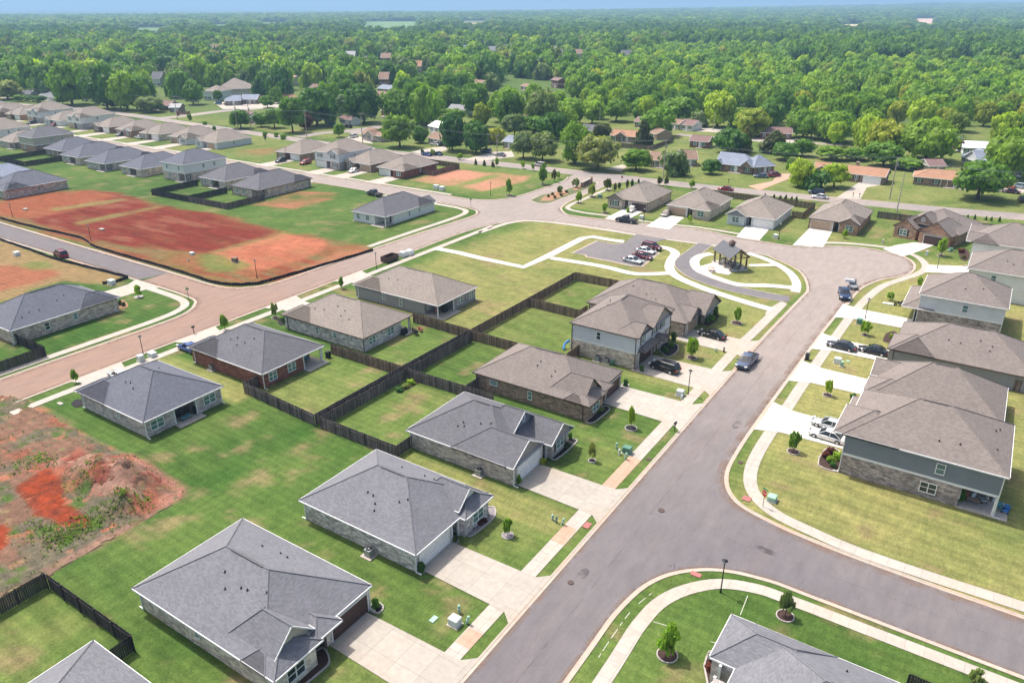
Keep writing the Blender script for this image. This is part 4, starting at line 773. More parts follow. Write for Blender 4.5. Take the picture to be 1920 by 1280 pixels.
MB().prism([(6.4, -1.0), (13.0, -1.0), (13.0, 0.5), (6.4, 0.5)], 0, 2.5, 'br_orange').build('wall', h); [c for c in h.children if c.name.startswith('garage_door')][0].location.y = -0.2
window(h, 'F', 5.5, 2.33, 4.6, 0.8, 0.9, 'trim_white', 'pane', 2)
# --- stand-alone houses on the left half
house(-126.0, 155.0, '+Y', 11.6, 19.5, 'white-walled house with dark grey roof standing alone at the street corner, covered corner patio', sh='sh_grey', wall='sd_white', gar=(6.2, 10.9), porch=(4.4, 6.0), wing=('gable', 4.4), patio=(0.45, 4.3, 3.2), wins=[('B', 9.6, 1.4, 1.2, 1.3, 2), ('B', 6.4, 1.4, 1.2, 1.3, 2), ('L', 10, 1.4, 0.7, 1.3, 1), ('L', 6, 1.5, 0.7, 1, 1)], vents=[(4, 8), (3, 6)], gmat='sd_white', name='house')
house(-127.9, 66.9, '+Y', 12.2, 18.0, 'dark slate-roofed pale brick house at the left edge, beside a neat green corner lawn', sh='sh_slate', wall='br_tan', gar=(6.8, 11.4), porch=(4.8, 6.4), wing=('hip', 4.8), wins=[('L', 12.2, 1.35, 0.9, 1.3, 1, 'pane_dark'), ('L', 7.4, 1.5, 0.8, 1.1, 1), ('B', 9, 1.4, 1.6, 1.3, 2)], vents=[(3.6, 7), (3.0, 8.5), (2.2, 12), (2.4, 13.5), (1.8, 15)], group='houses on the corner of the red dirt street')
house(-247.8, 99.2, '-Y', 12.4, 17.6, 'slate-roofed house with long pale side wall at the left of the red graded lots', sh='sh_slate', wall='br_tan', gar=(1, 5.6), porch=(5.8, 7.4), wing=('hip', 7.4), wins=[('R', 9, 1.4, 0.9, 1.2, 1), ('F', 10, 1.4, 1.5, 1.4, 2)], vents=TV)
house(-265.5, 101, '-Y', 12.0, 17, 'slate-roofed house at the left edge just behind the one beside the red lots', sh='sh_bluegrey', wall='sd_lgrey', gar=(1, 5.6), porch=(5.8, 7.4), wing=('hip', 7.4), far=True)
# --- row south of the upper-left street: rear walls toward the camera
GE = 'slate-roofed row seen from the back'
RW = [('B', 10.0, 1.4, 1.1, 1.3, 2), ('B', 7.2, 1.4, 1.1, 1.3, 2), ('L', 9, 1.5, 0.7, 1, 1)]
E_ROW = [(-175.6, 157.5, 12.6, 19.5, 1, 'sh_grey', 'br_tan', 'grey-roofed brick house nearest the white corner house, with a black fenced yard behind'),
 (-193.6, 157.5, 12.6, 17.0, 1, 'sh_grey', 'br_tan', 'grey-roofed house with fenced yard, directly right of the white two-storey house with slate roof'),
 (-213.0, 157.0, 12.0, 16.5, 2, 'sh_slate', 'br_tan', 'white two-storey house with slate roof in the back-facing row'),
 (-231.2, 156.5, 12.3, 19.0, 1, 'sh_slate', 'br_tan', 'small slate-roofed house just left of the white two-storey house'),
 (-249.5, 155.5, 12.2, 19.2, 1, 'sh_slate', 'br_grey', 'slate-roofed house second to the left of the white two-storey house, dark central patio'),
 (-267.4, 157.0, 12.6, 19.2, 1, 'sh_slate', 'br_tan', 'slate-roofed house third to the left of the white two-storey house'),
 (-285.4, 158.0, 12.6, 16.5, 1, 'sh_slate', 'br_brown', 'slate-roofed house directly right of the beige two-storey house'),
 (-305.2, 158.0, 11.8, 16.0, 2, 'sh_grey', 'br_brown', 'beige two-storey house with brown-grey roof at the left, seen from behind'),
 (-320.0, 158.5, 12.0, 17.0, 1, 'sh_tan', 'br_tan', 'taupe-roofed house left of the beige two-storey house at the frame edge'),
 (-338.5, 158.5, 12.0, 16.0, 2, 'sh_tan', 'br_tan', 'white-walled two-storey house at the left edge behind the taupe-roofed one')]
for i, (x, y, W, D, st, s_, w_, lab) in enumerate(E_ROW):
    house(x, y, '+Y', W, D, lab, st=st, sh=s_, wall=w_, upper='sd_white' if i != 7 else 'sd_beige', gar=(6.6, 11.2), porch=(4.6, 6.2), wing=('hip', 4.6) if st == 1 else None, patio=(0.45, 4.2, 2.6) if i % 2 == 0 else (3.2, 7.4, 2.6) if st == 1 else None,
          wins=(RW if st == 1 else [('B', 9, 4, 0.9, 1.2, 1), ('B', 3, 4, 0.9, 1.2, 1), ('L', 5, 4, 0.9, 1.2, 1), ('L', 9, 4, 0.9, 1.2, 1), ('B', 8, 1.4, 1.2, 1.3, 2)]), vents=[(4, 9), (8.5, 8)] if x > -210 else (), fascia='trim_white' if i else 'trim_brown', far=x < -200, group=GE)
# --- row north of it: fronts toward the camera
GN = 'taupe-roofed row facing the camera'
N_ROW = [(-221.9, 184.2, 12.8, 17, 1, 'sh_tan', 'br_brown', 'white', 'taupe-roofed house with black vehicle on its drive, left of the grey two-storey house'),
 (-199.0, 180.5, 12.2, 17, 2, 'sh_tan', 'sd_lgrey', 'white', 'grey-sided two-storey house with white front and a red vehicle on its drive'),
 (-187.4, 183.4, 12.0, 17, 1, 'sh_tan', 'br_brown', 'tan', 'taupe-roofed brown brick house with a silver-white car on its drive'),
 (-171.6, 181.8, 12.2, 17, 1, 'sh_tan', 'br_red', 'white', 'taupe-roofed house with purplish brick side next to the pinkish graded lots'),
 (-267.8, 183.6, 13.4, 17, 1, 'sh_tan', 'sd_lgrey', 'tan', 'taupe-roofed house with long plain pale side wall beside the open lawn')]
labs = ['taupe-roofed house second to the left of the open lawn', 'taupe-roofed house with white car in front, third to the left of the open lawn', 'taupe-roofed house with dark car in front, fourth to the left of the open lawn', 'taupe-roofed house right of the white gabled two-storey house', 'white two-storey house with pointed front gables in the far left row',
 'taupe-roofed brick house just left of the white gabled two-storey house', 'pale two-storey house with dark car near the left edge', 'orange brick taupe-roofed house seventh to the left of the open lawn', 'taupe-roofed house near the top left corner of the far row', 'last visible taupe roof of the far left row', 'taupe roof at the extreme left of the far row', 'pale taupe roof cut by the left frame edge in the far row']
for k, lab in enumerate(labs):
    N_ROW.append((-285.4-17.9*k-(3 if k > 3 else 0), 183.9-0.4*(k % 3), 12.3, 17, 2 if k in (4, 6) else 1, 'sh_tan', ['sd_lgrey', 'br_tan', 'br_orange', 'br_brown', 'sd_white'][k % 5], ['tan', 'white'][k % 2], lab))
for i, (x, y, W, D, st, s_, w_, gc, lab) in enumerate(N_ROW):
    lf = i % 2 == 1
    house(x, y, '-Y', W, D, lab, st=st, sh=s_, wall=w_ if not (st == 2) else 'br_grey', upper='sd_white' if w_ == 'sd_white' else 'sd_lgrey', gar=(1, 5.6) if lf else (7.0, 11.4), gmt='garage_'+gc, porch=(5.9, 7.4) if lf else (4.9, 6.5), wing=('gable' if i % 3 else 'hip', 7.4 if lf else 4.9),
          wins=[('F', 9.8 if lf else 2.7, 1.4, 1.7, 1.3, 2), ('R', 8, 1.4, 0.7, 1.1, 1)]+([('F', 3, 4, 1.5, 1.2, 2), ('F', 9, 4, 1.5, 1.2, 2), ('R', 8, 4, 0.8, 1.2, 1)] if st == 2 else []), far=True, gmat=['sd_grey', 'sd_white', 'br_tan'][i % 3], shutters='trim_dark' if i % 2 else None, group=GN)

# ------------------------------------------------------------------ older houses beyond the highway
def old(pl, pr, depth, label, sh='sh_chestnut', wall='br_brown', ends='gg', pl_z=2.4, gab=(), gar=None, pos=(), st=1, slope=0.42, wins=None, chim=None, porchp=(), far=False, name='house', shut=True):
    a = P(*pl, pl_z); c = P(*pr, pl_z); W = max(6.0, math.hypot(c[0]-a[0], c[1]-a[1])); ang = math.degrees(math.atan2(c[1]-a[1], c[0]-a[0]))
    rf = [dict(r=(0, W, 0, depth), z=pl_z if st == 1 else 5.0, ax='u', e=ends, s=slope, gm=wall)]
    for (g0, g1, out) in gab: rf.append(dict(r=(g0*W, g1*W, -out, depth*0.5), z=pl_z if st == 1 else 5.0, ax='v', e='gh', s=slope*1.5, gm=wall))
    wl = wins if wins is not None else [('F', W*k, 1.4, 1.1, 1.2, 1) for k in ((0.14, 0.38, 0.86) if W > 9 else (0.3, 0.75))]
    h = house(a[0], a[1], None, W, depth, label, st=st, sh=sh, wall=wall, upper=wall, gar=gar, porch=None, wing=None, roofs=rf, wins=wl, rot=ang, far=True, e=pl_z, shutters='trim_dark' if shut and not far else None, ridge=False, gside=-0.05 if gar else None)
    if not gar: MB().box((W*0.55, 0.42, 1.05), (0.95, 0.08, 2.1), 'trim_white').build('front_door', h)
    if chim is not None: MB().box((W*chim, depth*0.55, 3.6), (0.9, 0.6, 3.4), wall).box((W*chim, depth*0.55, 5.35), (1.0, 0.7, 0.15), 'co_walk').build('chimney', h)
    for k in porchp: MB().box((W*k, 0.1, 1.15), (0.16, 0.16, 2.3), 'trim_white').build('porch_post', h)
    if st == 1 and gar is None: MB().prism([(W*.4, -1.2), (W*.7, -1.2), (W*.7, .5), (W*.4, .5)], 0, .15, 'co_walk').build('porch_slab', h)
    return h
old((1340, 306), (1413, 314), 10, 'blue-grey roofed brick house with two white-trimmed front gables beyond the highway', 'sh_bluegrey', 'br_brown', 'gh', gab=((0.0, 0.22, 0.6), (0.66, 0.98, 0.6)), wins=[('F', 1.5, 1.4, 1.6, 1.5, 2), ('F', 6, 1.3, 1.2, 1.4, 1), ('F', 11, 1.4, 1.6, 1.5, 2)], slope=0.62, chim=None)
h = old((1414, 314), (1456, 311), 8, 'hip-roofed blue-grey wing attached at the right of the two-gabled house', 'sh_bluegrey', 'br_brown', 'hh', slope=0.8)
old((1522, 318), (1661, 333), 9, 'long orange-roofed ranch house with white double garage door', 'sh_orange', 'br_brown', 'gg', gab=((0.02, 0.26, 0.8),), gar=(15.6, 20.6), wins=[('F', 2.8, 1.4, 1.2, 1.3, 1), ('F', 8, 1.4, 1.6, 1.3, 2), ('F', 11, 1.4, 1.6, 1.3, 2), ('F', 13.5, 1.4, 1.2, 1.3, 1)], chim=0.57, porchp=(0.35, 0.5, 0.62))
old((1711, 331), (1866, 345), 9.5, 'long brick ranch house with faded orange roof and white porch rails, tree in front', 'sh_orange', 'br_brown', 'hg', wins=[('F', 2, 1.4, 1.1, 1.3, 1), ('F', 6.6, 1.4, 1.1, 1.3, 1), ('F', 12, 1.4, 1.3, 1.5, 1), ('F', 14, 1.4, 1.3, 1.5, 1), ('F', 17.5, 1.4, 1.1, 1.3, 1)], porchp=(0.36, 0.44, 0.52))
old((1425, 249), (1487, 251), 9, 'dark chestnut-roofed brick house behind the cedar tree', 'sh_maroon', 'br_red', 'gg')
old((1143, 254), (1202, 258), 9, 'bright orange-roofed house with flagged porch behind the wooden fence', 'sh_orange', 'br_brown', 'gg', gab=((0.16, 0.55, 0.5),), porchp=(0.2, 0.4, 0.55))
old((1216, 248), (1231, 252), 8, 'small dark red barn-like outbuilding right of the bright orange roof', 'sh_rust', 'garage_tan', 'gg', name='barn', wins=[('F', 2.5, 1.3, 1, 1, 1)])
old((1291, 264), (1329, 267), 8.5, 'maroon-roofed red brick house alone on the lawn', 'sh_maroon', 'br_red', 'gg', wins=[('F', 2.5, 1.4, 1.3, 1.3, 1), ('F', 5.6, 1.4, 1.3, 1.6, 1)])
old((1273, 233), (1299, 236), 9, 'small white house with pinkish roof beside a pale driveway', 'sh_maroon', 'sd_white', 'gg')
old((1253, 231), (1268, 233), 8, 'tan outbuilding just left of the small white house', 'sh_rust', 'sd_beige', 'gg')
old((1188, 228), (1210, 230), 9, 'grey-roofed house peeping out left of the big round tree', 'sh_maroon', 'br_brown', 'gg')
old((1210, 299), (1262, 304), 10, 'chestnut-roofed ranch house with shaded front porch behind the tall power pole', 'sh_rust', 'br_tan', 'gg', porchp=(0.1, 0.35, 0.6))
old((1277, 299), (1297, 299), 9, 'small brick garage building right of the chestnut ranch house', 'sh_rust', 'br_brown', 'gg', slope=.55)
old((1084, 243), (1113, 246), 9, 'grey-roofed brick house among trees left of the bright orange roof', 'sh_grey', 'br_brown', 'gg')
old((675, 250), (713, 256), 9, 'brown-gabled house behind the middle power pole, left of a big tree', 'sh_rust', 'br_tan', 'gg', gab=((0.3, 0.75, 1.0),))
old((634, 222), (657, 226), 6, 'small white shed with pinkish roof beside the trees', 'sh_maroon', 'sd_white', 'gg')
old((800, 258), (833, 264), 9, 'chestnut-roofed house with white porch and white car in front', 'sh_rust', 'br_tan', 'gg', porchp=(0.2, 0.4, 0.7))
old((801, 236), (822, 240), 9, 'white-roofed building behind the chestnut-roofed porch house', 'trim_white', 'sd_white', 'gg')
old((866, 258), (905, 262), 9, 'low tan brick house hidden behind two roadside trees', 'sh_rust', 'br_tan', 'gg')
old((940, 265), (962, 268), 9, 'pale grey-roofed brick house left of the roadside trees', 'sh_bluegrey', 'br_brown', 'gg')
old((838, 205), (873, 207), 10, 'long white metal-roofed building amid trees', 'metal_roof', 'sd_white', 'gg')
old((695, 180), (720, 184), 12, 'pink-brown roofed house amid the trees left of centre', 'sh_rust', 'sd_beige', 'gg')
old((712, 206), (728, 213), 12, 'dark maroon roof deep between two large trees', 'sh_maroon', 'br_red', 'gg')
old((706, 166), (730, 168), 10, 'slate-blue roof just above the pink-brown one', 'sh_bluegrey', 'sd_grey', 'gg')
old((880, 156), (900, 158), 10, 'pink-roofed house high in the trees near centre', 'sh_rust', 'sd_white', 'gg', pl_z=3.4)
old((964, 214), (1012, 219), 10, 'orange-roofed farmhouse with a white lean-to on the open slope', 'sh_orange', 'br_tan', 'gg')
old((1012, 183), (1042, 186), 9, 'grey-roofed house with one white dormer on the slope', 'sh_maroon', 'br_brown', 'gg', gab=((0.35, 0.65, 0.3),), slope=.8)
old((1021, 200), (1040, 203), 8, 'white-roofed shed below the dormered house', 'trim_white', 'sd_beige', 'hh')
old((1032, 157), (1046, 159), 7, 'tall narrow brown house behind the dormered house', 'sh_maroon', 'br_red', 'gg', st=2, pl_z=2.4)
old((975, 161), (987, 163), 7, 'tiny brown-roofed house left of the dark trees on the slope', 'sh_rust', 'br_brown', 'gg')
old((533, 153), (549, 155), 8, 'tall tan house with peach roof in the trees at left', 'sh_orange', 'sd_beige', 'gg', st=2, pl_z=2.4)
old((578, 165), (632, 168), 10, 'long pink-roofed house in trees right of the tan tall one', 'sh_maroon', 'br_brown', 'gg')
old((522, 184), (561, 182), 9, 'orange hip-roofed brick house right of the church buildings', 'sh_orange', 'br_brown', 'hh')
old((380, 180), (410, 181), 14, 'grey hip-roofed two-storey building behind the church-like complex', 'sh_tan', 'sd_lgrey', 'hh', st=2, pl_z=2.4)
old((405, 176), (468, 175), 22, 'large taupe hip-roofed building in the left centre', 'sh_tan', 'sd_beige', 'hh', st=2, pl_z=2.4, slope=.5)
old((420, 190), (452, 189), 12, 'teal-grey roofed house in front of the large taupe building', 'sh_bluegrey', 'br_brown', 'hg')
old((450, 187), (482, 187), 11, 'blue-grey roofed brick house with white porch at the right of the teal-grey one', 'sh_bluegrey', 'br_brown', 'gg', porchp=(.2, .5, .8))
old((464, 222), (485, 224), 9, 'small house with maroon and teal roof behind the tall shrub', 'sh_bluegrey', 'br_red', 'gg'); old((450, 216), (464, 218), 8, 'little maroon-roofed building left of the teal-roofed one', 'sh_maroon', 'br_red', 'gg')
old((268, 196), (314, 199), 10, 'maroon-roofed brick house behind the grey-green willow', 'sh_maroon', 'br_brown', 'gg'); old((315, 202), (335, 202), 8, 'brick end building with white-grey roof at the right of the maroon-roofed house', 'metal_roof', 'br_brown', 'gg')
old((28, 177), (56, 177), 9, 'dark low house behind trees at the far left', 'sh_grey', 'sd_grey', 'gg'); old((72, 178), (102, 184), 9, 'white-roofed gabled house at the far left behind the highway', 'metal_roof', 'sd_white', 'gg')
old((388, 92), (422, 92), 20, 'distant building with pink roof above the treetops', 'sh_maroon', 'sd_white', 'gg', pl_z=7)
old((1800, 292), (1842, 306), 12, 'light blue-grey gabled house behind the orange-roofed ranch', 'sh_bluegrey', 'sd_lgrey', 'gg', st=1, gab=((.2, .9, .6),)); old((1842, 288), (1882, 298), 12, 'blue-grey house right behind the light gabled one', 'sh_bluegrey', 'sd_lgrey', 'gg')
old((1806, 277), (1862, 279), 9, 'long white metal-roofed barn in front of the woodland', 'trim_white', 'sd_lgrey', 'gg')
old((1668, 266), (1692, 270), 10, 'steep blue-grey gabled house wedged between two big round trees', 'sh_bluegrey', 'sd_white', 'gg', slope=.8)
old((1742, 312), (1762, 312), 8, 'small pink-roofed shed behind the orange ranch roof', 'sh_maroon', 'sd_beige', 'gg')
old((1752, 106), (1768, 108), 9, 'lone white house with light roof high in the distant woods', 'sh_bluegrey', 'sd_white', 'gg', st=2, pl_z=6)
for k, (x, y, c, s_) in enumerate([(598, 88, 'sd_white', 'sh_bluegrey'), (655, 102, 'sd_white', 'metal_roof'), (722, 106, 'br_red', 'sh_rust'), (780, 122, 'sd_beige', 'sh_orange'), (872, 90, 'sd_white', 'sh_bluegrey'), (905, 82, 'sd_white', 'sh_grey'), (925, 92, 'sd_beige', 'metal_roof'), (1035, 92, 'sd_white', 'sh_bluegrey'), (1046, 98, 'sd_white', 'sh_grey'), (1082, 98, 'sd_beige', 'sh_rust'), (1175, 100, 'br_brown', 'sh_grey'), (508, 86, 'sd_white', 'sh_bluegrey'), (718, 146, 'br_red', 'sh_rust'), (290, 145, 'sd_white', 'sh_grey'), (690, 112, 'sd_grey', 'sh_grey'), (952, 88, 'sd_beige', 'sh_grey')]):
    old((x-9, y+3), (x+10, y+3), 14, ['pale house in far trees left of centre', 'white-walled house with light metal roof in the far trees', 'small brick-red building in the far trees', 'peach-roofed low building among far trees', 'white house among far trees near the centre', 'dark grey roofed white house in the centre distance', 'low pale-roofed building right of the centre distance', 'white gabled house in the distant cluster right of centre', 'second white house of the distant cluster right of centre', 'beige house at the right end of the distant cluster', 'tiny brown roof alone in the right-hand woods', 'pale speck of a house far left of centre', 'reddish building half hidden behind trees left of centre', 'white building peeping through trees at left', 'grey roof beside the small brick-red building', 'beige-walled grey roof near the centre distance'][k], s_, c, 'gg', st=2 if k % 3 == 0 else 1, pl_z=5.0, slope=.6)

# ------------------------------------------------------------------ fences
def fence(pts, label, mat='fence_grey', h=1.74, posts=True, group='wooden yard fences', boards=True, out=1):
    a = Vector((*pts[0], 0)); root = empty('wooden_fence', a); tag(root, label, 'fence', group); rf = random.Random(len(label))
    pb = MB(); rb = MB()
    for i in range(len(pts)-1):
        p = Vector((*pts[i], 0))-a; q = Vector((*pts[i+1], 0))-a; L = (q-p).length; d = (q-p).normalized(); ang = math.atan2(d.y, d.x); n = Vector((-d.y, d.x, 0))*out
        k = 0.0; bw = 0.19
        while k < L-0.05:
            hh = h+rf.uniform(-0.03, 0.03); c = p+d*(k+bw/2)+n*rf.uniform(-0.006, 0.006); pb.box((c.x, c.y, hh/2+0.03), (bw-0.022, 0.025, hh), mat, ang); k += bw
        for z in (0.35, 1.4): c = (p+q)/2-n*0.045; rb.box((c.x, c.y, z), (L, 0.05, 0.09), mat, ang)
        if posts:
            m_ = max(1, round(L/2.5))
            for j in range(m_+1):
                if j == m_ and i < len(pts)-2: continue
                c = p+d*(L*j/m_)-n*0.11; MB().box((c.x, c.y, h/2+0.02), (0.1, 0.1, h+0.06), mat, ang).build('post', root)
    pb.build('board_panel', root); rb.build('rail', root); return root
fence([(-68.35, 57.6), (-68.35, 74.7)], 'dark board fence closing the back of the dry grassy yard behind the red brick house')
fence([(-68.35, 74.9), (-68.1, 91.4)], 'board fence along the back of the yard behind the taupe stone house', out=1)
fence([(-68.0, 91.6), (-67.8, 126.2)], 'long brown board fence running up beside the open park lawn', 'fence_brown')
fence([(-67.2, 74.4), (-67.2, 57.7)], 'dark board fence just in front of the parallel one, back of the patchy yard', out=1)
fence([(-67.2, 57.6), (-54.4, 57.6), (-54.4, 60.3)], 'grey board fence wrapping the near corner of the patchy yard')
fence([(-67.2, 90.6), (-67.2, 74.9)], 'board fence at the back of the small bright yard behind the brown brick house')
fence([(-67.1, 74.65), (-56.9, 74.8), (-52.0, 74.8)], 'grey board fence dividing the patchy yard from the bright green one', 'fence_grey')
fence([(-56.8, 74.9), (-56.8, 78.2)], 'short dark fence return meeting the corner of the brown brick house')
fence([(-83.4, 58.6), (-68.45, 57.6)], 'board fence on the near side of the dry yard behind the red brick house'); fence([(-83.5, 58.8), (-83.5, 61.6)], 'short fence return at the corner of the dark red brick house')
fence([(-82.8, 74.8), (-68.5, 74.8)], 'brown board fence between the dry yard and the next green yard', 'fence_brown')
fence([(-80.4, 91.8), (-68.2, 91.5)], 'brown board fence right of the trampled patio yard, facing the grey-sided house', 'fence_brown')
fence([(-67.6, 91.2), (-57.7, 91.2), (-50.4, 91.6)], 'brown board fence between the small bright yard and the slide yard', 'fence_brown')
fence([(-50.2, 91.7), (-50.2, 95.6)], 'short fence return at the corner of the white-sided two-storey house', 'fence_brown')
fence([(-67.7, 109.2), (-58.0, 108.9), (-52.0, 108.9)], 'brown board fence across the middle of the two rear yards beside the park', 'fence_brown'); fence([(-67.7, 126.4), (-60.0, 126.6), (-54.5, 126.6)], 'brown board fence nearest the park path, end of the yards', 'fence_brown')
fence([(-57.2, 109.1), (-57.2, 111.6)], 'short fence return beside the dark stone wall behind the two-storey house', 'fence_brown')
fence([(-67.0, 5), (-67.0, 22.6)], 'black board fence at the lower left edge beside the rough dirt lot', 'fence_black', out=-1); fence([(-66.8, 22.7), (-53.2, 22.7)], 'black board fence running down to the right near the bottom left corner', 'fence_black'); fence([(-53.1, 22.6), (-53.1, 19.4)], 'short black fence end panel near the bottom left corner', 'fence_black', out=-1)
fence([(-130.6, 49.7), (-119.4, 49.7), (-119.4, 36)], 'black board fence enclosing the yard at the left edge below the slate-roofed house', 'fence_black')
GB = 'fences of the back-facing row'
fence([(-206.3, 140.2), (-206.3, 124.8), (-190.4, 125.2)], 'dark fence around the left of the two adjoining yards beside the red graded lots', 'fence_black', group=GB); fence([(-190.2, 138.4), (-190.2, 125.3)], 'dark fence dividing the two adjoining yards beside the red graded lots', 'fence_black', group=GB)
fence([(-190.1, 125.2), (-173.9, 125.6), (-173.9, 138.2)], 'brown-grey fence around the right of the two adjoining yards beside the red graded lots', 'fence_grey', group=GB)
fence([(-298.8, 142.5), (-298.8, 126.5), (-281.3, 126.4)], 'dark fence around the yard behind the beige two-storey house at left', 'fence_black', group=GB); fence([(-281.1, 126.4), (-281.1, 140.8)], 'black fence running back from the slate-roofed row at left', 'fence_black', group=GB); fence([(-330, 124), (-299, 125.6)], 'brown fence at the left edge below the two-storey houses', 'fence_brown', group=GB)
GTF = 'fences behind the upper row'
fence([(-71.8, 212.8), (-54.8, 212.3), (-54.8, 199.6)], 'brown fence behind the tan-garage house of the upper row', 'fence_brown', group=GTF); fence([(-54.2, 212.3), (-41.8, 212.5), (-41.8, 200.2), (-44.6, 200.0)], 'brown fence behind the white-garage house of the upper row, five little shrubs beyond', 'fence_brown', group=GTF)
fence([(-26, 212.0), (-12.6, 212.2)], 'dark fence behind the three-gabled brick house of the upper row', 'fence_grey', group=GTF); fence([(-6, 212.8), (12, 214.5)], 'dark fence behind the white two-storey house at the far right of the upper row', 'fence_grey', group=GTF)
fence([(-192, 206.8), (-155.2, 204.8), (-155.2, 190.4), (-160, 190.3)], 'brown fence around the yard beside the two pinkish graded lots', 'fence_brown', group=GTF)
fence([(7.2, 119.0), (12, 119.3)], 'brown fence stub at the right edge behind the long grey-sided house', 'fence_brown', out=-1); fence([(2.2, 54.1), (14, 54.1)], 'black slatted fence at the very bottom right behind the corner roof', 'fence_black'); fence([(-77, 254), (-77, 254.1)], 'x') if False else None
fence(PP('1148,276 1222,282 1262,266'), 'greyish board fence in front of the bright orange-roofed house', 'fence_brown', group=GTF)
# black silt fences along the graded lots
for pts, lab in ((PP('0,410 60,426 150,447 180,464 260,488 330,508 400,530 440,535 485,533'), 'long low black silt fence bordering the red graded lots on the left'), (PP('485,533 545,516 610,497 700,470'), 'low black silt fence curving up the street beside the red graded lots'), (PP('0,450 55,469 105,487 170,503 240,521'), 'low black silt fence on the left side of the dark new street'), (PP('240,522 215,530 192,533'), 'short black silt fence end beside the pale utility box')):
    l = smooth_line(pts, 8); mb = MB(); rs = random.Random(1)
    l = [(x+rs.gauss(0, 0.05), y+rs.gauss(0, 0.05)) for x, y in l]; a_ = offset(l, 0.015); b_ = offset(l, -0.015)
    for i in range(len(l)-1):
        h0, h1 = 0.55+0.06*math.sin(i*1.7), 0.55+0.06*math.sin(i*1.7+1.7)
        mb.poly([(*a_[i], 0), (*a_[i+1], 0), (*a_[i+1], h1), (*a_[i], h0)], 'silt'); mb.poly([(*b_[i+1], 0), (*b_[i], 0), (*b_[i], h0), (*b_[i+1], h1)], 'silt'); mb.poly([(*a_[i], h0), (*a_[i+1], h1), (*b_[i+1], h1), (*b_[i], h0)], 'silt')
        mb.box((l[i][0], l[i][1], 0.32), (0.05, 0.05, 0.66), 'wood_post')
        j = mb; j.poly([(*b_[i], 0.03), (b_[i+1][0], b_[i+1][1], 0.03), (b_[i+1][0]+0.2, b_[i+1][1]-0.2, 0.02), (b_[i][0]+0.2, b_[i][1]-0.2, 0.02)][::-1], 'silt')
    tag(mb.build('silt_fence'), lab, 'silt fence', 'silt fences along the graded lots')

# ------------------------------------------------------------------ plants
ORD = ['first', 'second', 'third', 'fourth', 'fifth', 'sixth', 'seventh', 'eighth', 'ninth', 'tenth', 'eleventh', 'twelfth']
def ico(c, r, rs, sub=1, sq=0.85):
    t = (1+5**.5)/2; V = [(-1, t, 0), (1, t, 0), (-1, -t, 0), (1, -t, 0), (0, -1, t), (0, 1, t), (0, -1, -t), (0, 1, -t), (t, 0, -1), (t, 0, 1), (-t, 0, -1), (-t, 0, 1)]
    Fc = [(0,11,5),(0,5,1),(0,1,7),(0,7,10),(0,10,11),(1,5,9),(5,11,4),(11,10,2),(10,7,6),(7,1,8),(3,9,4),(3,4,2),(3,2,6),(3,6,8),(3,8,9),(4,9,5),(2,4,11),(6,2,10),(8,6,7),(9,8,1)]
    V = [Vector(v).normalized() for v in V]
    for _ in range(sub):
        cache = {}; nf = []
        def midp(a, b):
            k = (min(a, b), max(a, b))
            if k not in cache: V.append((V[a]+V[b]).normalized()); cache[k] = len(V)-1
            return cache[k]
        for a, b, c2 in Fc:
            x, y, z = midp(a, b), midp(b, c2), midp(c2, a); nf += [(a, x, z), (b, y, x), (c2, z, y), (x, y, z)]
        Fc = nf
    return [(c[0]+v.x*r*k, c[1]+v.y*r*k, c[2]+v.z*r*k*sq) for v in V for k in (rs.uniform(0.78, 1.15),)], Fc
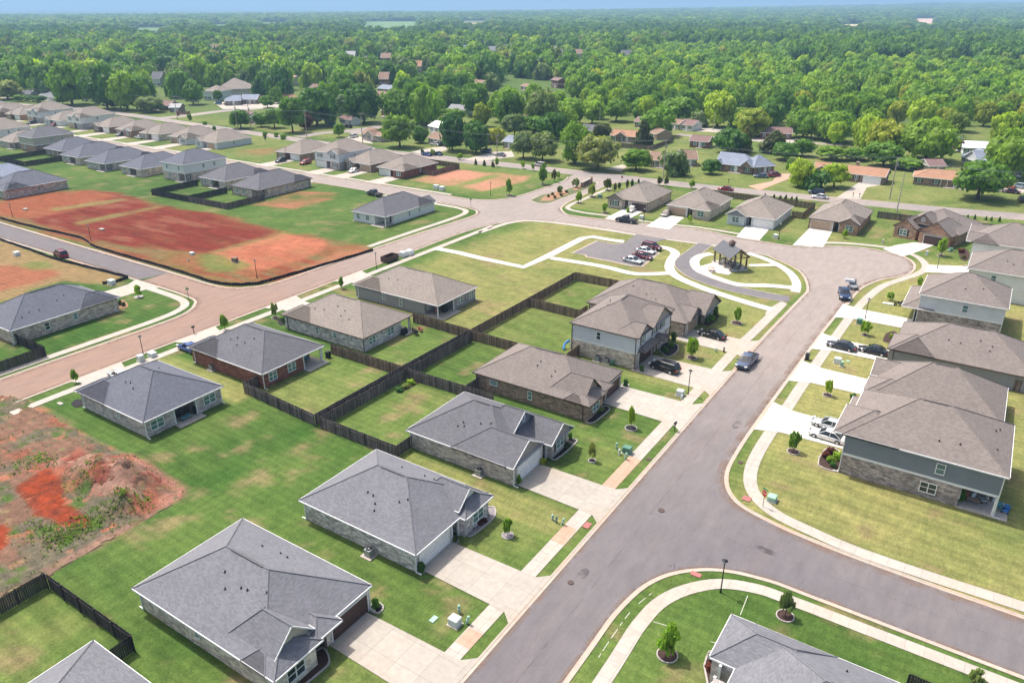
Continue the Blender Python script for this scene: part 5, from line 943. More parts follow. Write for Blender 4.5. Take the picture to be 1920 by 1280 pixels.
def crown_mesh(name, seed, n=26, leaves=55, leaf=0.09, shape='round', core=0.26, base=0.22, airy=False):
    """unit crown: radius 1, z from base to 1"""
    rs = random.Random(seed); V = []; Fa = []
    def prof(t):
        if shape == 'round': return math.sin(math.pi*min(1, max(0, 0.10+0.86*t)))**0.6
        if shape == 'oval': return math.sin(math.pi*(0.12+0.83*t))**0.8*0.95
        if shape == 'cone': return (1-t)**0.85*0.95+0.05
        if shape == 'wide': return math.sin(math.pi*min(1, 0.2+0.72*t))**0.45
        return 1
    zs = 1-base; asym = [(rs.uniform(0.8, 1.15), rs.uniform(0, 6.28)) for _ in range(3)]
    for i in range(n):
        t = (i+0.5)/n; t = min(0.97, max(0.02, t+rs.uniform(-0.06, 0.06))); a = i*2.399+rs.uniform(-0.5, 0.5)
        k = 1+0.12*math.cos(a-asym[0][1])+0.10*math.cos(2*a-asym[1][1])
        R = prof(t)*k*rs.uniform(0.62, 0.86) if rs.random() < 0.8 else prof(t)*rs.uniform(0.1, 0.5)
        c = (math.cos(a)*R*0.82, math.sin(a)*R*0.82, base+zs*(0.06+0.84*t)); r = core*rs.uniform(0.75, 1.25)*(0.7+0.5*prof(t)); vq = 0.62*zs
        vv, ff = ico(c, r*(0.22 if airy else 0.86), rs, 1, vq); b0 = len(V); V += vv; Fa += [tuple(b0+q for q in f) for f in ff]
        for _ in range(leaves):
            z = rs.uniform(-0.75, 1); th = rs.uniform(0, 6.283); s = math.sqrt(1-z*z) if abs(z) < 1 else 0; nrm = Vector((s*math.cos(th), s*math.sin(th), z))
            p = Vector(c)+Vector((nrm.x, nrm.y, nrm.z*vq))*r*rs.uniform(0.85, 1.3)
            d = (nrm+Vector((rs.uniform(-.7, .7), rs.uniform(-.7, .7), rs.uniform(-.3, .9)))).normalized(); u = d.orthogonal().normalized(); w = d.cross(u); ph = rs.uniform(0, 6.28)
            u, w = u*math.cos(ph)+w*math.sin(ph), w*math.cos(ph)-u*math.sin(ph); L = leaf*rs.uniform(0.7, 1.4); b0 = len(V)
            for sx, sy in ((-1, -.6), (1, -.6), (.9, .6), (-.9, .7)):
                q = p+u*sx*L*0.5+w*sy*L*0.5; V.append((q.x, q.y, max(base*0.6, q.z) if False else q.z*1.0))
            Fa.append((b0, b0+1, b0+2, b0+3))
    me = bpy.data.meshes.new(name); me.from_pydata(V, [], Fa); me.polygons.foreach_set('use_smooth', [len(f.vertices) == 3 for f in me.polygons]); me.update(); return me
def trunk_mesh(seed, base=0.25, r=0.055, limbs=5):
    rs = random.Random(seed); mb = MB(); mb.tube((0, 0, -0.01), (0.01, 0, base+0.12), r*1.2, r*0.75, 'bark', 8)
    mb.tube((0.01, 0, base+0.12), (0.03, 0.02, 0.75), r*0.75, r*0.2, 'bark', 6)
    for k in range(limbs):
        a = k*6.283/limbs+rs.uniform(-.4, .4); z0 = base*rs.uniform(0.8, 1.5); mb.tube((0.01, 0, z0), (math.cos(a)*0.55, math.sin(a)*0.55, z0+rs.uniform(0.15, 0.3)), r*0.45, r*0.12, 'bark', 6)
    return mb.data('trunk', True, False)
SHAPES = {'round': [crown_mesh('crown', s, 34, 46, 0.115, 'round', 0.27, 0.16) for s in (1, 2, 3, 4)], 'wide': [crown_mesh('crown', s, 30, 50, 0.10, 'wide', 0.26, 0.26) for s in (5, 6, 7)],
          'oval': [crown_mesh('crown', s, 30, 46, 0.13, 'oval', 0.30, 0.14) for s in (8, 9)], 'cone': [crown_mesh('crown', s, 30, 44, 0.13, 'cone', 0.26, 0.06) for s in (10, 11)],
          'young': [crown_mesh('crown', s, 15, 22, 0.25, 'wide', 0.20, 0.30, True) for s in (12, 13, 14)], 'bush': [crown_mesh('crown', s, 12, 44, 0.20, 'wide', 0.40, 0.05) for s in (15, 16)]}
TR = {'round': trunk_mesh(1), 'wide': trunk_mesh(2, 0.3, 0.05), 'oval': trunk_mesh(3, 0.2), 'cone': trunk_mesh(4, 0.1), 'young': trunk_mesh(5, 0.4, 0.055, 3), 'bush': trunk_mesh(6, 0.1, 0.05)}
CM = {}
def crown_of(shape, mat, k):
    k %= len(SHAPES[shape]); key = (shape, mat, k)
    if key not in CM:
        me = SHAPES[shape][k].copy(); me.materials.append(M[mat]); CM[key] = me
    return CM[key]
TREES = []
def tree(x, y, h, w, mat, shape, label, group=None, name='tree', cat='tree', z=0.0):
    k = int(abs(x*7+y*13)); root = empty(name, (x, y, z), (k % 628)/100.0); root.scale = (w/2, w/2, h); tag(root, label, cat, group)
    c = bpy.data.objects.new('crown' if shape != 'bush' else 'foliage', crown_of(shape, mat, k)); COL.objects.link(c); c.parent = root
    t = bpy.data.objects.new('trunk' if shape != 'bush' else 'stem', TR[shape]); COL.objects.link(t); t.parent = root
    if h > 3: TREES.append((x, y, w/2))
    return root
def ptree(bx, by, top, wpx, mat, shape, label, group=None, name='tree', hmul=1.0):
    x, y = P(bx, by); D = math.hypot(math.hypot(x, y), H); h = height_to(x, y, top)*hmul; w = wpx*D/F
    return tree(x, y, h, w, mat, shape, label, group, name)
GTR = 'large trees beyond the highway'
for a in [
 (750, 276, 217, 56, 'fo_mid', 'wide', 'bright bushy tree by itself right of the brown-gabled house, beside the highway'), (848, 282, 216, 46, 'fo_dark', 'round', 'dark tree in front of the left end of the low tan brick house'),
 (893, 287, 228, 46, 'fo_dark', 'round', 'dark rounded tree beside the grey parked car on the lane'), (981, 297, 250, 44, 'fo_pale', 'wide', 'grey-green tree, left of three standing in a line beside the highway'), (1017, 301, 250, 52, 'fo_pale', 'wide', 'grey-green tree, second of the line beside the highway junction'),
 (1077, 307, 233, 52, 'fo_bright', 'round', 'bright green tall tree between the grey-green ones near the junction'), (1121, 318, 257, 72, 'fo_pale', 'wide', 'broad grey-green tree right beside the highway junction'), (1192, 319, 281, 52, 'fo_mid', 'wide', 'low spreading tree with dark shadow left of the tall power pole'),
 (1263, 329, 288, 44, 'fo_pale', 'bush', 'shrubby multi-stemmed tree right of the tall power pole'), (1331, 326, 300, 32, 'fo_dark', 'wide', 'small dark tree left of the blue-grey gabled house'), (1205, 274, 226, 34, 'fo_cedar', 'cone', 'dark brownish cedar in front of the bright orange roof'),
 (1235, 254, 203, 54, 'fo_bright', 'round', 'big fresh-green tree behind the orange-roofed house'), (1271, 226, 184, 62, 'fo_mid', 'wide', 'broad tree at the edge of the bright woodland behind the small white house'), (1310, 238, 212, 26, 'fo_pale', 'bush', 'grey-green bushy tree right of the small white house'),
 (1563, 351, 308, 44, 'fo_bright', 'wide', 'small bright tree in front of the long orange-roofed ranch'), (1497, 351, 300, 40, 'fo_bright', 'round', 'bright rounded tree at the roadside left of the dark bush, by the orange drive'), (1528, 354, 322, 40, 'fo_dark', 'bush', 'dark round shrub mass beside the parked dark and white cars'), (1512, 352, 332, 26, 'fo_mid', 'bush', 'mid-green shrub between the bright tree and the dark shrub mass'),
 (1451, 287, 245, 48, 'fo_cedar', 'cone', 'broad dark cedar between the blue-grey roof and the chestnut-roofed house'), (1396, 285, 238, 28, 'fo_cedar', 'cone', 'narrow olive cedar behind the blue-grey gabled house'), (1365, 286, 243, 52, 'fo_dark', 'round', 'dark glossy tree behind the left end of the blue-grey gabled house'), (1412, 256, 205, 60, 'fo_yellow', 'round', 'yellow-green tree left of the chestnut-roofed house'),
 (1566, 267, 212, 56, 'fo_bright', 'round', 'large bright tree behind the long orange roof'), (1505, 258, 208, 52, 'fo_mid', 'round', 'leafy tree right of the chestnut-roofed house'), (1540, 262, 210, 40, 'fo_bright', 'round', 'fresh green tree touching the largest bright tree behind the long orange roof'), (1560, 300, 275, 46, 'fo_mid', 'wide', 'leafy tree just behind the ridge of the long orange roof'), (1605, 300, 278, 44, 'fo_mid', 'wide', 'bushy tree behind the chimney of the long orange roof'),
 (1504, 293, 262, 38, 'fo_mid', 'wide', 'bushy tree behind the drive of the chestnut-roofed house'), (1470, 300, 268, 46, 'fo_mid', 'wide', 'bushy tree right of the broad dark cedar'), (1832, 373, 306, 80, 'fo_mid', 'wide', 'large tree with clear shadow in front of the long brick ranch on the right'), (1735, 300, 226, 86, 'fo_mid', 'round', 'huge round green tree behind the right-hand ranch house'), (1655, 292, 226, 58, 'fo_yellow', 'round', 'round yellowish tree left of the steep blue-grey gable'),
 (1655, 312, 268, 60, 'fo_mid', 'wide', 'mid-green tree below the round yellowish one'), (1700, 318, 296, 50, 'fo_bright', 'wide', 'low bright shrubby tree left of the right-hand orange roof'), (1893, 332, 244, 74, 'fo_mid', 'round', 'large tree at the right frame edge beyond the parked cars'), (1850, 305, 288, 24, 'fo_yellow', 'wide', 'olive tree in front of the blue-grey house at right'), (1798, 285, 262, 22, 'fo_red', 'wide', 'small dark red tree between the pale tanks and the blue-grey house'),
 (595, 236, 168, 64, 'fo_dark', 'round', 'very dark tall tree beside the side road left of the middle power pole'), (549, 248, 184, 46, 'fo_mid', 'wide', 'tree standing over the side road verge, left of the very dark one'), (683, 230, 160, 58, 'fo_dark', 'round', 'tall dark tree behind the brown-gabled house'), (745, 220, 170, 56, 'fo_mid', 'oval', 'tall pointed tree rising above the bushy roadside tree'), (636, 257, 232, 19, 'fo_mid', 'wide', 'small lone tree on the lawn left of the middle power pole'),
 (655, 222, 178, 50, 'fo_pale', 'wide', 'greyish tree behind the white shed'), (720, 262, 240, 34, 'fo_cedar', 'round', 'olive tree against the right wall of the brown-gabled house'), (787, 268, 238, 26, 'fo_mid', 'oval', 'slim tree left of the chestnut-roofed porch house'), (895, 217, 158, 52, 'fo_mid', 'round', 'tall round tree behind the low tan brick house'), (807, 210, 166, 44, 'fo_mid', 'round', 'round tree left of the long white metal roof'), (902, 237, 196, 30, 'fo_yellow', 'oval', 'brownish yellow tree between two taller green ones'),
 (775, 205, 165, 44, 'fo_dark', 'round', 'dark tree second left of the long white metal roof'), (849, 232, 205, 46, 'fo_mid', 'wide', 'leafy tree directly in front of the long white metal roof'), (932, 270, 240, 26, 'fo_yellow', 'oval', 'thin golden tree entwined with the pole by the grey parked car'), (965, 255, 215, 46, 'fo_pale', 'wide', 'wide grey-green tree behind the pale grey-roofed brick house'), (1000, 252, 218, 50, 'fo_mid', 'wide', 'tree mass left of the roadside line of three'), (1040, 262, 213, 52, 'fo_dark', 'round', 'dark tree behind the line of three near the junction'), (1060, 245, 202, 40, 'fo_mid', 'wide', 'mid-green tree left of the grey-roofed house among trees'), (1128, 262, 232, 34, 'fo_cedar', 'wide', 'olive bush-like tree left of the bright orange roof'),
 (490, 184, 146, 28, 'fo_dark', 'oval', 'dark upright tree right of the blue-grey porch house'), (521, 194, 164, 20, 'fo_mid', 'oval', 'slim tree left of the orange hip roof'), (502, 202, 180, 24, 'fo_mid', 'wide', 'low round tree on the bend of the side road'), (136, 197, 120, 54, 'fo_mid', 'round', 'tall tree left of the two trunks behind the far left row'), (202, 204, 124, 54, 'fo_dark', 'round', 'tall dark tree behind the highway at left'), (240, 207, 138, 44, 'fo_bright', 'round', 'fresh green roadside tree left of the willow'), (264, 206, 146, 36, 'fo_mid', 'oval', 'roadside tree with bare lower trunk left of the willow'),
 (285, 211, 182, 42, 'fo_pale', 'wide', 'grey-green willow-like tree in front of the maroon-roofed house'), (363, 196, 152, 32, 'fo_mid', 'round', 'tree in front of the left end of the large taupe building'), (47, 167, 108, 54, 'fo_mid', 'round', 'tall mid-green tree at the far left behind the low dark house'), (100, 184, 150, 30, 'fo_dark', 'round', 'dark tree beside the white gabled house at far left'), (15, 186, 152, 42, 'fo_pale', 'wide', 'pale tree at the left frame edge beyond the highway'), (452, 241, 207, 36, 'fo_mid', 'wide', 'dense shrubby tree hiding the little maroon and teal-roofed houses'),
 (118, 196, 176, 20, 'fo_mid', 'wide', 'small roadside tree right of the white gabled house at far left'), (40, 190, 178, 20, 'fo_mid', 'wide', 'first of the small roadside trees at the left edge'), (62, 191, 180, 18, 'fo_dark', 'wide', 'second of the small roadside trees at the left edge'), (76, 192, 180, 18, 'fo_dark', 'wide', 'third of the small roadside trees at the left edge'), (215, 205, 186, 16, 'fo_cedar', 'wide', 'brownish low roadside tree between the tall dark trees'), (410, 190, 170, 14, 'fo_mid', 'wide', 'little tree at the wall of the teal-grey house'),
 (490, 238, 212, 24, 'fo_mid', 'wide', 'bush-like tree right of the teal and maroon roofs'), (515, 240, 205, 34, 'fo_mid', 'wide', 'round tree left of the verge tree on the side road'), (572, 243, 212, 24, 'fo_red', 'round', 'dark purple-leaved tree beside the very dark tall tree'), (620, 238, 205, 22, 'fo_dark', 'wide', 'dark shrubby tree in front of the white shed'), (1000, 197, 158, 30, 'fo_bright', 'round', 'lone round tree on the grassy slope'), (953, 202, 182, 14, 'fo_mid', 'oval', 'small upright tree on the grassy slope'), (930, 200, 184, 22, 'fo_pale', 'bush', 'grey-green shrub row on the grassy slope'),
 (1045, 222, 172, 46, 'fo_bright', 'round', 'bright tree below the white-roofed shed'), (1070, 232, 186, 50, 'fo_bright', 'round', 'bright green tree at the near edge of the bright woodland'), (1110, 232, 190, 44, 'fo_bright', 'wide', 'bright tree left of the grey roof peeping from the woods'), (1155, 228, 188, 44, 'fo_mid', 'wide', 'mid-green tree just left of the peeping grey roof'), (1190, 210, 170, 44, 'fo_mid', 'round', 'tall tree behind the peeping grey roof'), (1345, 238, 172, 52, 'fo_bright', 'round', 'bright tree at the left of the open lawn clearing'), (1380, 240, 208, 30, 'fo_mid', 'bush', 'low shrub in the lawn clearing left of the yellow-green tree')]:
    a = list(a); a[3] = a[3]*1.16; ptree(*a, group=GTR)
# young street trees
GY_ = 'young street trees on the lawns'
def young(bx, by, top, wpx, label, mat='fo_mid', ring=None, shape='young'):
    ptree(bx, by, top, wpx*1.1, {'fo_mid': 'fo_bright', 'fo_dark': 'fo_mid'}.get(mat, mat), shape, label, GY_, 'young_tree')
    if ring:
        x, y = P(bx, by); r = ring[0]; o = empty('tree_ring', (x, y, 0)); tag(o, ring[2], 'tree ring', 'mulched rings under young trees')
        mb = MB(); N = 20
        for k in range(N):
            a0, a1 = 6.2832*k/N, 6.2832*(k+1)/N-0.03; am = (a0+a1)/2; mb.box((math.cos(am)*r, math.sin(am)*r, 0.06), (r*6.28/N*0.92, 0.10, 0.12), 'edging', am+math.pi/2)
        mb.build('stone_edging', o); MB().prism([(math.cos(k*0.314)*r*0.97, math.sin(k*0.314)*r*0.97) for k in range(20)], 0.005, 0.06, ring[1]).build('mulch', o)
for a in [(260, 557, 536, 14, 'young tree on the neat green corner lawn at left', 'fo_mid', (0.8, 'edging', 'pale mulch ring on the green corner lawn at left')), (422, 619, 592, 16, 'young tree on the verge left of the dark red brick house', 'fo_mid', None), (143, 718, 694, 12, 'narrow young tree on the verge left of the nearest middle-row house', 'fo_dark', None), (516, 596, 570, 14, 'spindly young tree left of the taupe stone house', 'fo_pale', (0.6, 'mulch', 'brown ring left of the taupe stone house')), (641, 541, 519, 10, 'tiny young tree on the verge left of the grey-sided house', 'fo_bright', None),
  (1297, 671, 634, 24, 'young tree with stone-edged ring in front of the white-sided two-storey house', 'fo_bright', (0.75, 'mulch', 'stone ring in front of the white-sided two-storey house')), (1183, 803, 764, 15, 'young tree in the white ring before the brown brick house', 'fo_bright', (0.75, 'mulch_black', 'white stone ring with black mulch before the brown brick house')), (1110, 864, 832, 16, 'thin young tree on the lawn beside the three-gabled grey house', 'fo_pale', (0.45, 'mulch_black', 'small dark ring on the lawn beside the three-gabled grey house')),
  (952, 1004, 972, 17, 'conical young evergreen by the grey gravel bed of the white-stone house', 'fo_mid', (0.6, 'mulch_grey', 'grey gravel ring under the conical young evergreen')), (1251, 1228, 1176, 42, 'larger leafy young tree in the white ring near the bottom right lawn', 'fo_mid', (0.85, 'mulch', 'large white stone ring on the bottom right lawn')), (1472, 1155, 1112, 26, 'sparse pale young tree in the white ring beside the curved pavement', 'fo_pale', (0.75, 'mulch', 'white stone ring beside the curved pavement')), (1826, 1284, 1258, 26, 'sparse young tree cut by the bottom edge at right', 'fo_pale', None),
  (1487, 847, 810, 19, 'bright young tree on the lawn left of the big two-storey house', 'fo_bright', (0.7, 'mulch', 'dark mulch ring left of the big two-storey house')), (1551, 741, 713, 14, 'young tree with patchy lawn between the two right-hand drives', 'fo_bright', (0.6, 'mulch', 'dark mulch ring between the two right-hand drives')), (1669, 563, 548, 12, 'tiny tree beside the parked motorcycles', 'fo_mid', None), (1722, 539, 520, 10, 'thin young tree left of the white-over-stone house', 'fo_mid', None), (1764, 480, 447, 17, 'leafy young tree beside the shaded corner of the turning circle', 'fo_mid', (0.7, 'mulch', 'dark ring at the far corner of the turning circle')), (1583, 447, 431, 10, 'small bright tree at the corner of the orange brick house', 'fo_bright', None), (1621, 628, 603, 17, 'bright young tree beside the green utility box', 'fo_bright', (0.5, 'mulch', 'dark ring beside the green utility box')),
  (1381, 606, 577, 13, 'young tree in a brown ring beside the park lane lawn', 'fo_mid', (0.9, 'mulch', 'brown ring beside the park lane lawn')), (1366, 414, 404, 8, 'tiny sapling before the white-garage house', 'fo_mid', None), (1134, 399, 381, 11, 'young tree before the white-sedan house of the upper row', 'fo_mid', (0.8, 'mulch', 'dark ring before the white-sedan house')), (1293, 418, 404, 9, 'sapling before the tan-garage house of the upper row', 'fo_bright', None),
  (955, 367, 337, 15, 'young tree at the corner left of the entrance road', 'fo_mid', (1.1, 'mulch', 'dark ring at the corner left of the entrance road')), (1018, 346, 315, 18, 'tallest young tree beside the entrance road, left side', 'fo_dark', (1.0, 'mulch', 'dark ring left of the entrance road')), (1039, 341, 318, 10, 'slim young tree near the highway left of the entrance', 'fo_cedar', None), (1046, 336, 322, 9, 'second slim young tree near the highway left of the entrance', 'fo_mid', None), (1050, 364, 349, 12, 'pale small tree on the entrance median', 'fo_pale', None), (1080, 352, 335, 15, 'pale feathery small tree beside the entrance sign wall', 'fo_pale', None),
  (1085, 381, 360, 13, 'first round young tree right of the entrance lane', 'fo_mid', (0.8, 'mulch', 'ring under the first round young tree right of the entrance')), (1110, 369, 346, 15, 'second round young tree right of the entrance lane', 'fo_yellow', (0.8, 'mulch', 'ring under the second round young tree right of the entrance')), (1139, 357, 336, 14, 'third young tree right of the entrance lane, olive', 'fo_cedar', (0.8, 'mulch', 'ring under the third young tree right of the entrance')), (1236, 348, 332, 9, 'left one of two small trees at the foot of the tall power pole', 'fo_cedar', None), (1249, 349, 332, 9, 'right one of two small trees at the foot of the tall power pole', 'fo_cedar', None), (1297, 353, 338, 11, 'small conical tree on the verge behind the tan-garage house', 'fo_mid', None),
  (932, 313, 296, 8, 'slim young tree right of the three clipped cones', 'fo_mid', None), (980, 316, 302, 9, 'pale young tree right of the slim one beside the highway', 'fo_bright', None), (999, 320, 307, 7, 'small tree left of the grey van on the highway', 'fo_mid', None), (1019, 322, 306, 8, 'young tree right of the grey van on the highway', 'fo_mid', None), (862, 300, 288, 12, 'round little tree behind the brown yard fence', 'fo_mid', None), (811, 292, 280, 9, 'bush-like tree between the two blue cars', 'fo_mid', None), (792, 291, 280, 7, 'slender tree left of the blue cars', 'fo_cedar', None), (498, 266, 253, 4, 'leafless dark sapling, left of four beside the highway', 'fo_cedar', None), (1177, 402, 402-13, 7, 'tiny clipped tree beside the garage of the first upper-row house', 'fo_mid', None)]:
    young(*a)
def small(bx, by, top, wpx, mat, shape, label, group, name='shrub', cat='shrub'):
    x, y = P(bx, by); D = math.hypot(math.hypot(x, y), H); return tree(x, y, max(0.4, height_to(x, y, top)), wpx*D/F, mat, shape, label, group, name, cat)
for k, (bx, by, tp, w) in enumerate([(892, 309, 298, 7), (908, 311, 300, 8), (924, 313, 302, 8)]): small(bx, by, tp, w, 'fo_cedar', 'cone', ['left', 'middle', 'right'][k]+' one of three clipped cone shrubs beside the highway', 'clipped cones beside the highway')
for k, (bx, by, tp, w) in enumerate([(1434, 370, 362, 4), (1451, 372, 364, 6), (1463, 373, 366, 6), (1473, 374, 365, 6), (1484, 376, 368, 6), (1493, 377, 368, 6)]): small(bx, by, tp, w, 'fo_cedar', 'cone', ORD[k]+' small evergreen from the left in the row behind the upper fences', 'small evergreens behind the upper fences')
for k, (bx, by, tp, w) in enumerate([(1814, 408, 402, 4), (1827, 411, 402, 5), (1848, 413, 405, 5), (1858, 414, 406, 5), (1873, 416, 406, 5)]): small(bx, by, tp, w, 'fo_dark', 'cone', ORD[k]+' tiny dark evergreen from the left along the highway at far right', 'tiny evergreens along the highway')
for k, (bx, by, tp, w) in enumerate([(1153, 358, 343, 6), (1161, 354, 342, 6), (1176, 353, 338, 6), (1185, 351, 337, 6), (1197, 347, 336, 5)]): small(bx, by, tp, w, 'fo_cedar', 'oval', ORD[k]+' slim olive shrub from the left behind the first upper-row house', 'slim shrubs by the entrance')
for k, (bx, by, tp, w) in enumerate([(497, 256, 248, 9), (518, 257, 249, 9), (531, 261, 253, 12), (390, 247, 240, 9), (402, 247, 237, 6), (356, 225, 215, 8), (384, 234, 228, 8), (1480, 318, 300, 14)]): small(bx, by, tp, w, 'fo_mid', 'bush', ['round bush at the highway, leftmost of three', 'round bush at the highway, middle of three', 'round bush at the highway, rightmost of three', 'dark bush behind the last house of the far left row', 'pointed bush behind the last house of the far left row', 'bush by the maroon sign board', 'planted shrubs on the grass right of the maroon sign board', 'bush at the orange drive beyond the highway'][k], 'scattered bushes by the highway')
# planting beds
def bed(pts, mat, label, edging=True, px=True, plants=(), group='planting beds beside house fronts'):
    w = smooth_line(PP(pts), 3) if px else pts; w = ccw(w); c = (sum(p[0] for p in w)/len(w), sum(p[1] for p in w)/len(w)); l = [(x-c[0], y-c[1]) for x, y in w]
    o = empty('planting_bed', (c[0], c[1], 0)); tag(o, label, 'planting bed', group); MB().poly([(x, y, 0.06) for x, y in l], mat).build('mulch', o)
    if edging:
        mb = MB(); L = l+[l[0]]
        for i in range(len(L)-1):
            p, q = Vector(L[i]), Vector(L[i+1]); m_ = (p+q)/2; d = q-p
            if d.length > 0.05: mb.box((m_.x, m_.y, 0.06), (d.length+0.05, 0.14, 0.14), 'edging', math.atan2(d.y, d.x))
        mb.build('edging', o)
    for (sx, sy, h, wd, m_, lab) in plants:
        x, y = P(sx, sy); tree(x, y, h, wd, m_, 'bush', lab, 'shrubs in the planting beds', 'shrub', 'shrub', 0.05)
bed('575,1240 604,1214 618,1240 598,1262 560,1290 545,1275', 'mulch', 'dark mulch bed under the front window of the nearest tan stone house', True, True, [(549, 1272, .7, 1.0, 'fo_bright', 'lime shrub lowest in the bed of the nearest house'), (562, 1262, .7, 1.0, 'fo_bright', 'middle lime shrub in the bed of the nearest house'), (577, 1248, .8, 1.1, 'fo_bright', 'upper lime shrub in the bed of the nearest house')])
bed('692,1140 706,1129 718,1136 717,1144 708,1150 696,1146', 'mulch_black', 'small dark bed beside the brown garage door of the nearest house', True, True, [(705, 1140, 1.0, .7, 'fo_mid', 'small upright shrub beside the brown garage door')])
bed('868,985 876,1000 882,1006 905,990 928,968 925,950 905,955', 'mulch_grey', 'grey gravel bed in front of the white stone house', True, True, [(885, 990, .4, .6, 'fo_red', 'pinkish shrub at the lower end of the grey gravel bed'), (898, 982, .55, .9, 'fo_red', 'dark red shrub in the grey gravel bed'), (909, 978, .4, .6, 'fo_red', 'small red shrub right in the grey gravel bed'), (896, 976, .4, .6, 'fo_pale', 'pale shrub at the wall in the grey gravel bed'), (912, 966, .4, .6, 'fo_pale', 'pale shrub at the far end of the grey gravel bed')])
bed('785,1072 797,1064 800,1072 791,1077', 'mulch_grey', 'tiny gravel patch at the left garage corner of the white stone house', False, True, [(791, 1071, 1.0, .75, 'fo_dark', 'dark round shrub at the garage corner of the white stone house')])
bed('845,1014 858,1009 861,1017 851,1020', 'mulch_grey', 'round gravel patch on the entrance walk of the white stone house', False, True, [(853, 1014, .5, .6, 'fo_cedar', 'small olive shrub on the entrance walk of the white stone house')])
bed('1027,851 1042,862 1080,830 1077,824 1058,822', 'mulch_black', 'black mulch bed with pale edging below the teal-shuttered window', True, True, [(1062, 838, .6, .8, 'fo_cedar', 'olive shrub in the black mulch bed'), (1069, 823, .8, .6, 'fo_dark', 'dark upright shrub at the wall end of the black mulch bed')])
bed('965,905 978,897 984,905 976,910', 'mulch', 'small patch left of the white garage door of the three-gabled house', False, True, [(971, 905, 1.0, .8, 'fo_mid', 'shrub left of the white garage door of the three-gabled house')]); tree(*P(1018, 868), .6, 1.0, 'fo_yellow', 'bush', 'yellow-green shrub between garage door and entrance of the three-gabled house', None, 'shrub', 'shrub')
bed('1093,783 1100,792 1112,793 1125,784 1143,768 1135,762 1118,770', 'mulch_black', 'curved black bed at the corner of the brown brick house', True, True, [(1103, 780, .7, .9, 'fo_yellow', 'golden shrub at the corner of the brown brick house'), (1115, 773, .7, .9, 'fo_mid', 'green shrub in the curved bed of the brown brick house'), (1127, 772, .6, .8, 'fo_pale', 'pale shrub at the right of the brown brick house bed')])
bed('1166,722 1172,718 1179,723 1175,728 1167,727', 'mulch_black', 'small round bed right of the dark garage door of the brown brick house', True, True, [(1173, 724, 1.0, .7, 'fo_dark', 'small shrub in the round bed at the brown brick house garage')])
bed('1195,696 1205,689 1214,697 1205,700', 'mulch_black', 'small bed at the corner of the white-sided two-storey house', True, True, [(1203, 696, .9, .7, 'fo_dark', 'dark shrub at the corner of the white-sided two-storey house')])
bed('1236,656 1250,669 1265,664 1272,654 1268,646 1252,642 1240,646', 'mulch_black', 'rounded black bed with pale edging before the two-storey house porch', True, True, [(1247, 660, .8, 1.1, 'fo_dark', 'dark shrub low in the rounded black bed'), (1258, 650, .7, 1.0, 'fo_mid', 'green shrub in the middle of the rounded black bed'), (1262, 640, 1.5, .8, 'fo_dark', 'upright evergreen at the back of the rounded black bed')])
bed('1318,607 1330,598 1345,586 1348,592 1340,604 1328,612', 'mulch', 'dark leafy bed before the brown-roofed house beside the park', False, True, [(1325, 604, .9, 1.5, 'fo_dark', 'dark leafy shrub in the bed of the brown-roofed park house'), (1334, 600, .8, 1.3, 'fo_mid', 'green shrub in the bed of the brown-roofed park house'), (1341, 590, 1.5, .9, 'fo_dark', 'upright shrub at the back of the bed of the brown-roofed park house')])
bed('1535,860 1548,842 1560,840 1575,850 1572,882 1550,880 1534,872', 'mulch', 'big mulch bed with reddish shrubs beside the two-storey stone house', True, True, [(1548, 857, .7, 1.0, 'fo_red', 'reddish shrub at the left of the big mulch bed'), (1557, 866, .7, 1.0, 'fo_mid', 'green shrub low in the big mulch bed'), (1557, 850, .7, 1.0, 'fo_red', 'reddish-brown shrub at the top of the big mulch bed'), (1570, 862, .9, 1.2, 'fo_bright', 'lime shrub at the wall end of the big mulch bed'), (1562, 875, .6, .8, 'fo_dark', 'dark shrub at the bottom of the big mulch bed')])
bed('1593,750 1600,738 1606,742 1602,764 1595,764', 'mulch', 'narrow bed beside the hidden one-storey house at right', False, True, [(1599, 748, .7, .9, 'fo_dark', 'upper dark shrub in the narrow right-hand bed'), (1597, 758, .7, .9, 'fo_mid', 'lower green shrub in the narrow right-hand bed')])
bed('1655,640 1662,625 1680,622 1685,638 1672,645', 'mulch', 'brown bed with a yellow shrub at the long grey-sided house', False, True, [(1672, 634, .6, 1.2, 'fo_yellow', 'bright yellow shrub at the long grey-sided house')]); tree(*P(1662, 669), .6, .8, 'fo_yellow', 'bush', 'small yellow shrub beside the parked dark saloon', None, 'shrub', 'shrub')
bed('1320,1248 1330,1222 1350,1225 1352,1240 1342,1260 1328,1290', 'mulch', 'curved bed with red flowering shrubs at the bottom right corner house', True, True, [(1338, 1236, .6, 1.0, 'fo_red', 'red flowering shrub in the curved bottom right bed'), (1330, 1255, .5, .8, 'fo_red', 'lower reddish shrub in the curved bottom right bed'), (1344, 1230, .6, .8, 'fo_mid', 'green shrub in the curved bottom right bed')])
bed('133,758 140,750 152,749 158,755 152,762 140,764', 'mulch_black', 'black oval bed left of the nearest middle-row house', False); bed('520,603 527,597 538,600 536,609 524,610', 'mulch_black', 'black bed at the front corner of the taupe stone house', False, True, [(532, 604, .9, .8, 'fo_dark', 'dark shrub at the front corner of the taupe stone house')])
bed('218,570 228,562 240,570 238,577 222,579', 'mulch_red', 'pale orange bed at the garage corner of the slate-roofed left house', False, True, [(225, 572, .8, .9, 'fo_cedar', 'olive shrub in the pale orange bed'), (232, 574, .7, .8, 'fo_cedar', 'brownish shrub in the pale orange bed')])
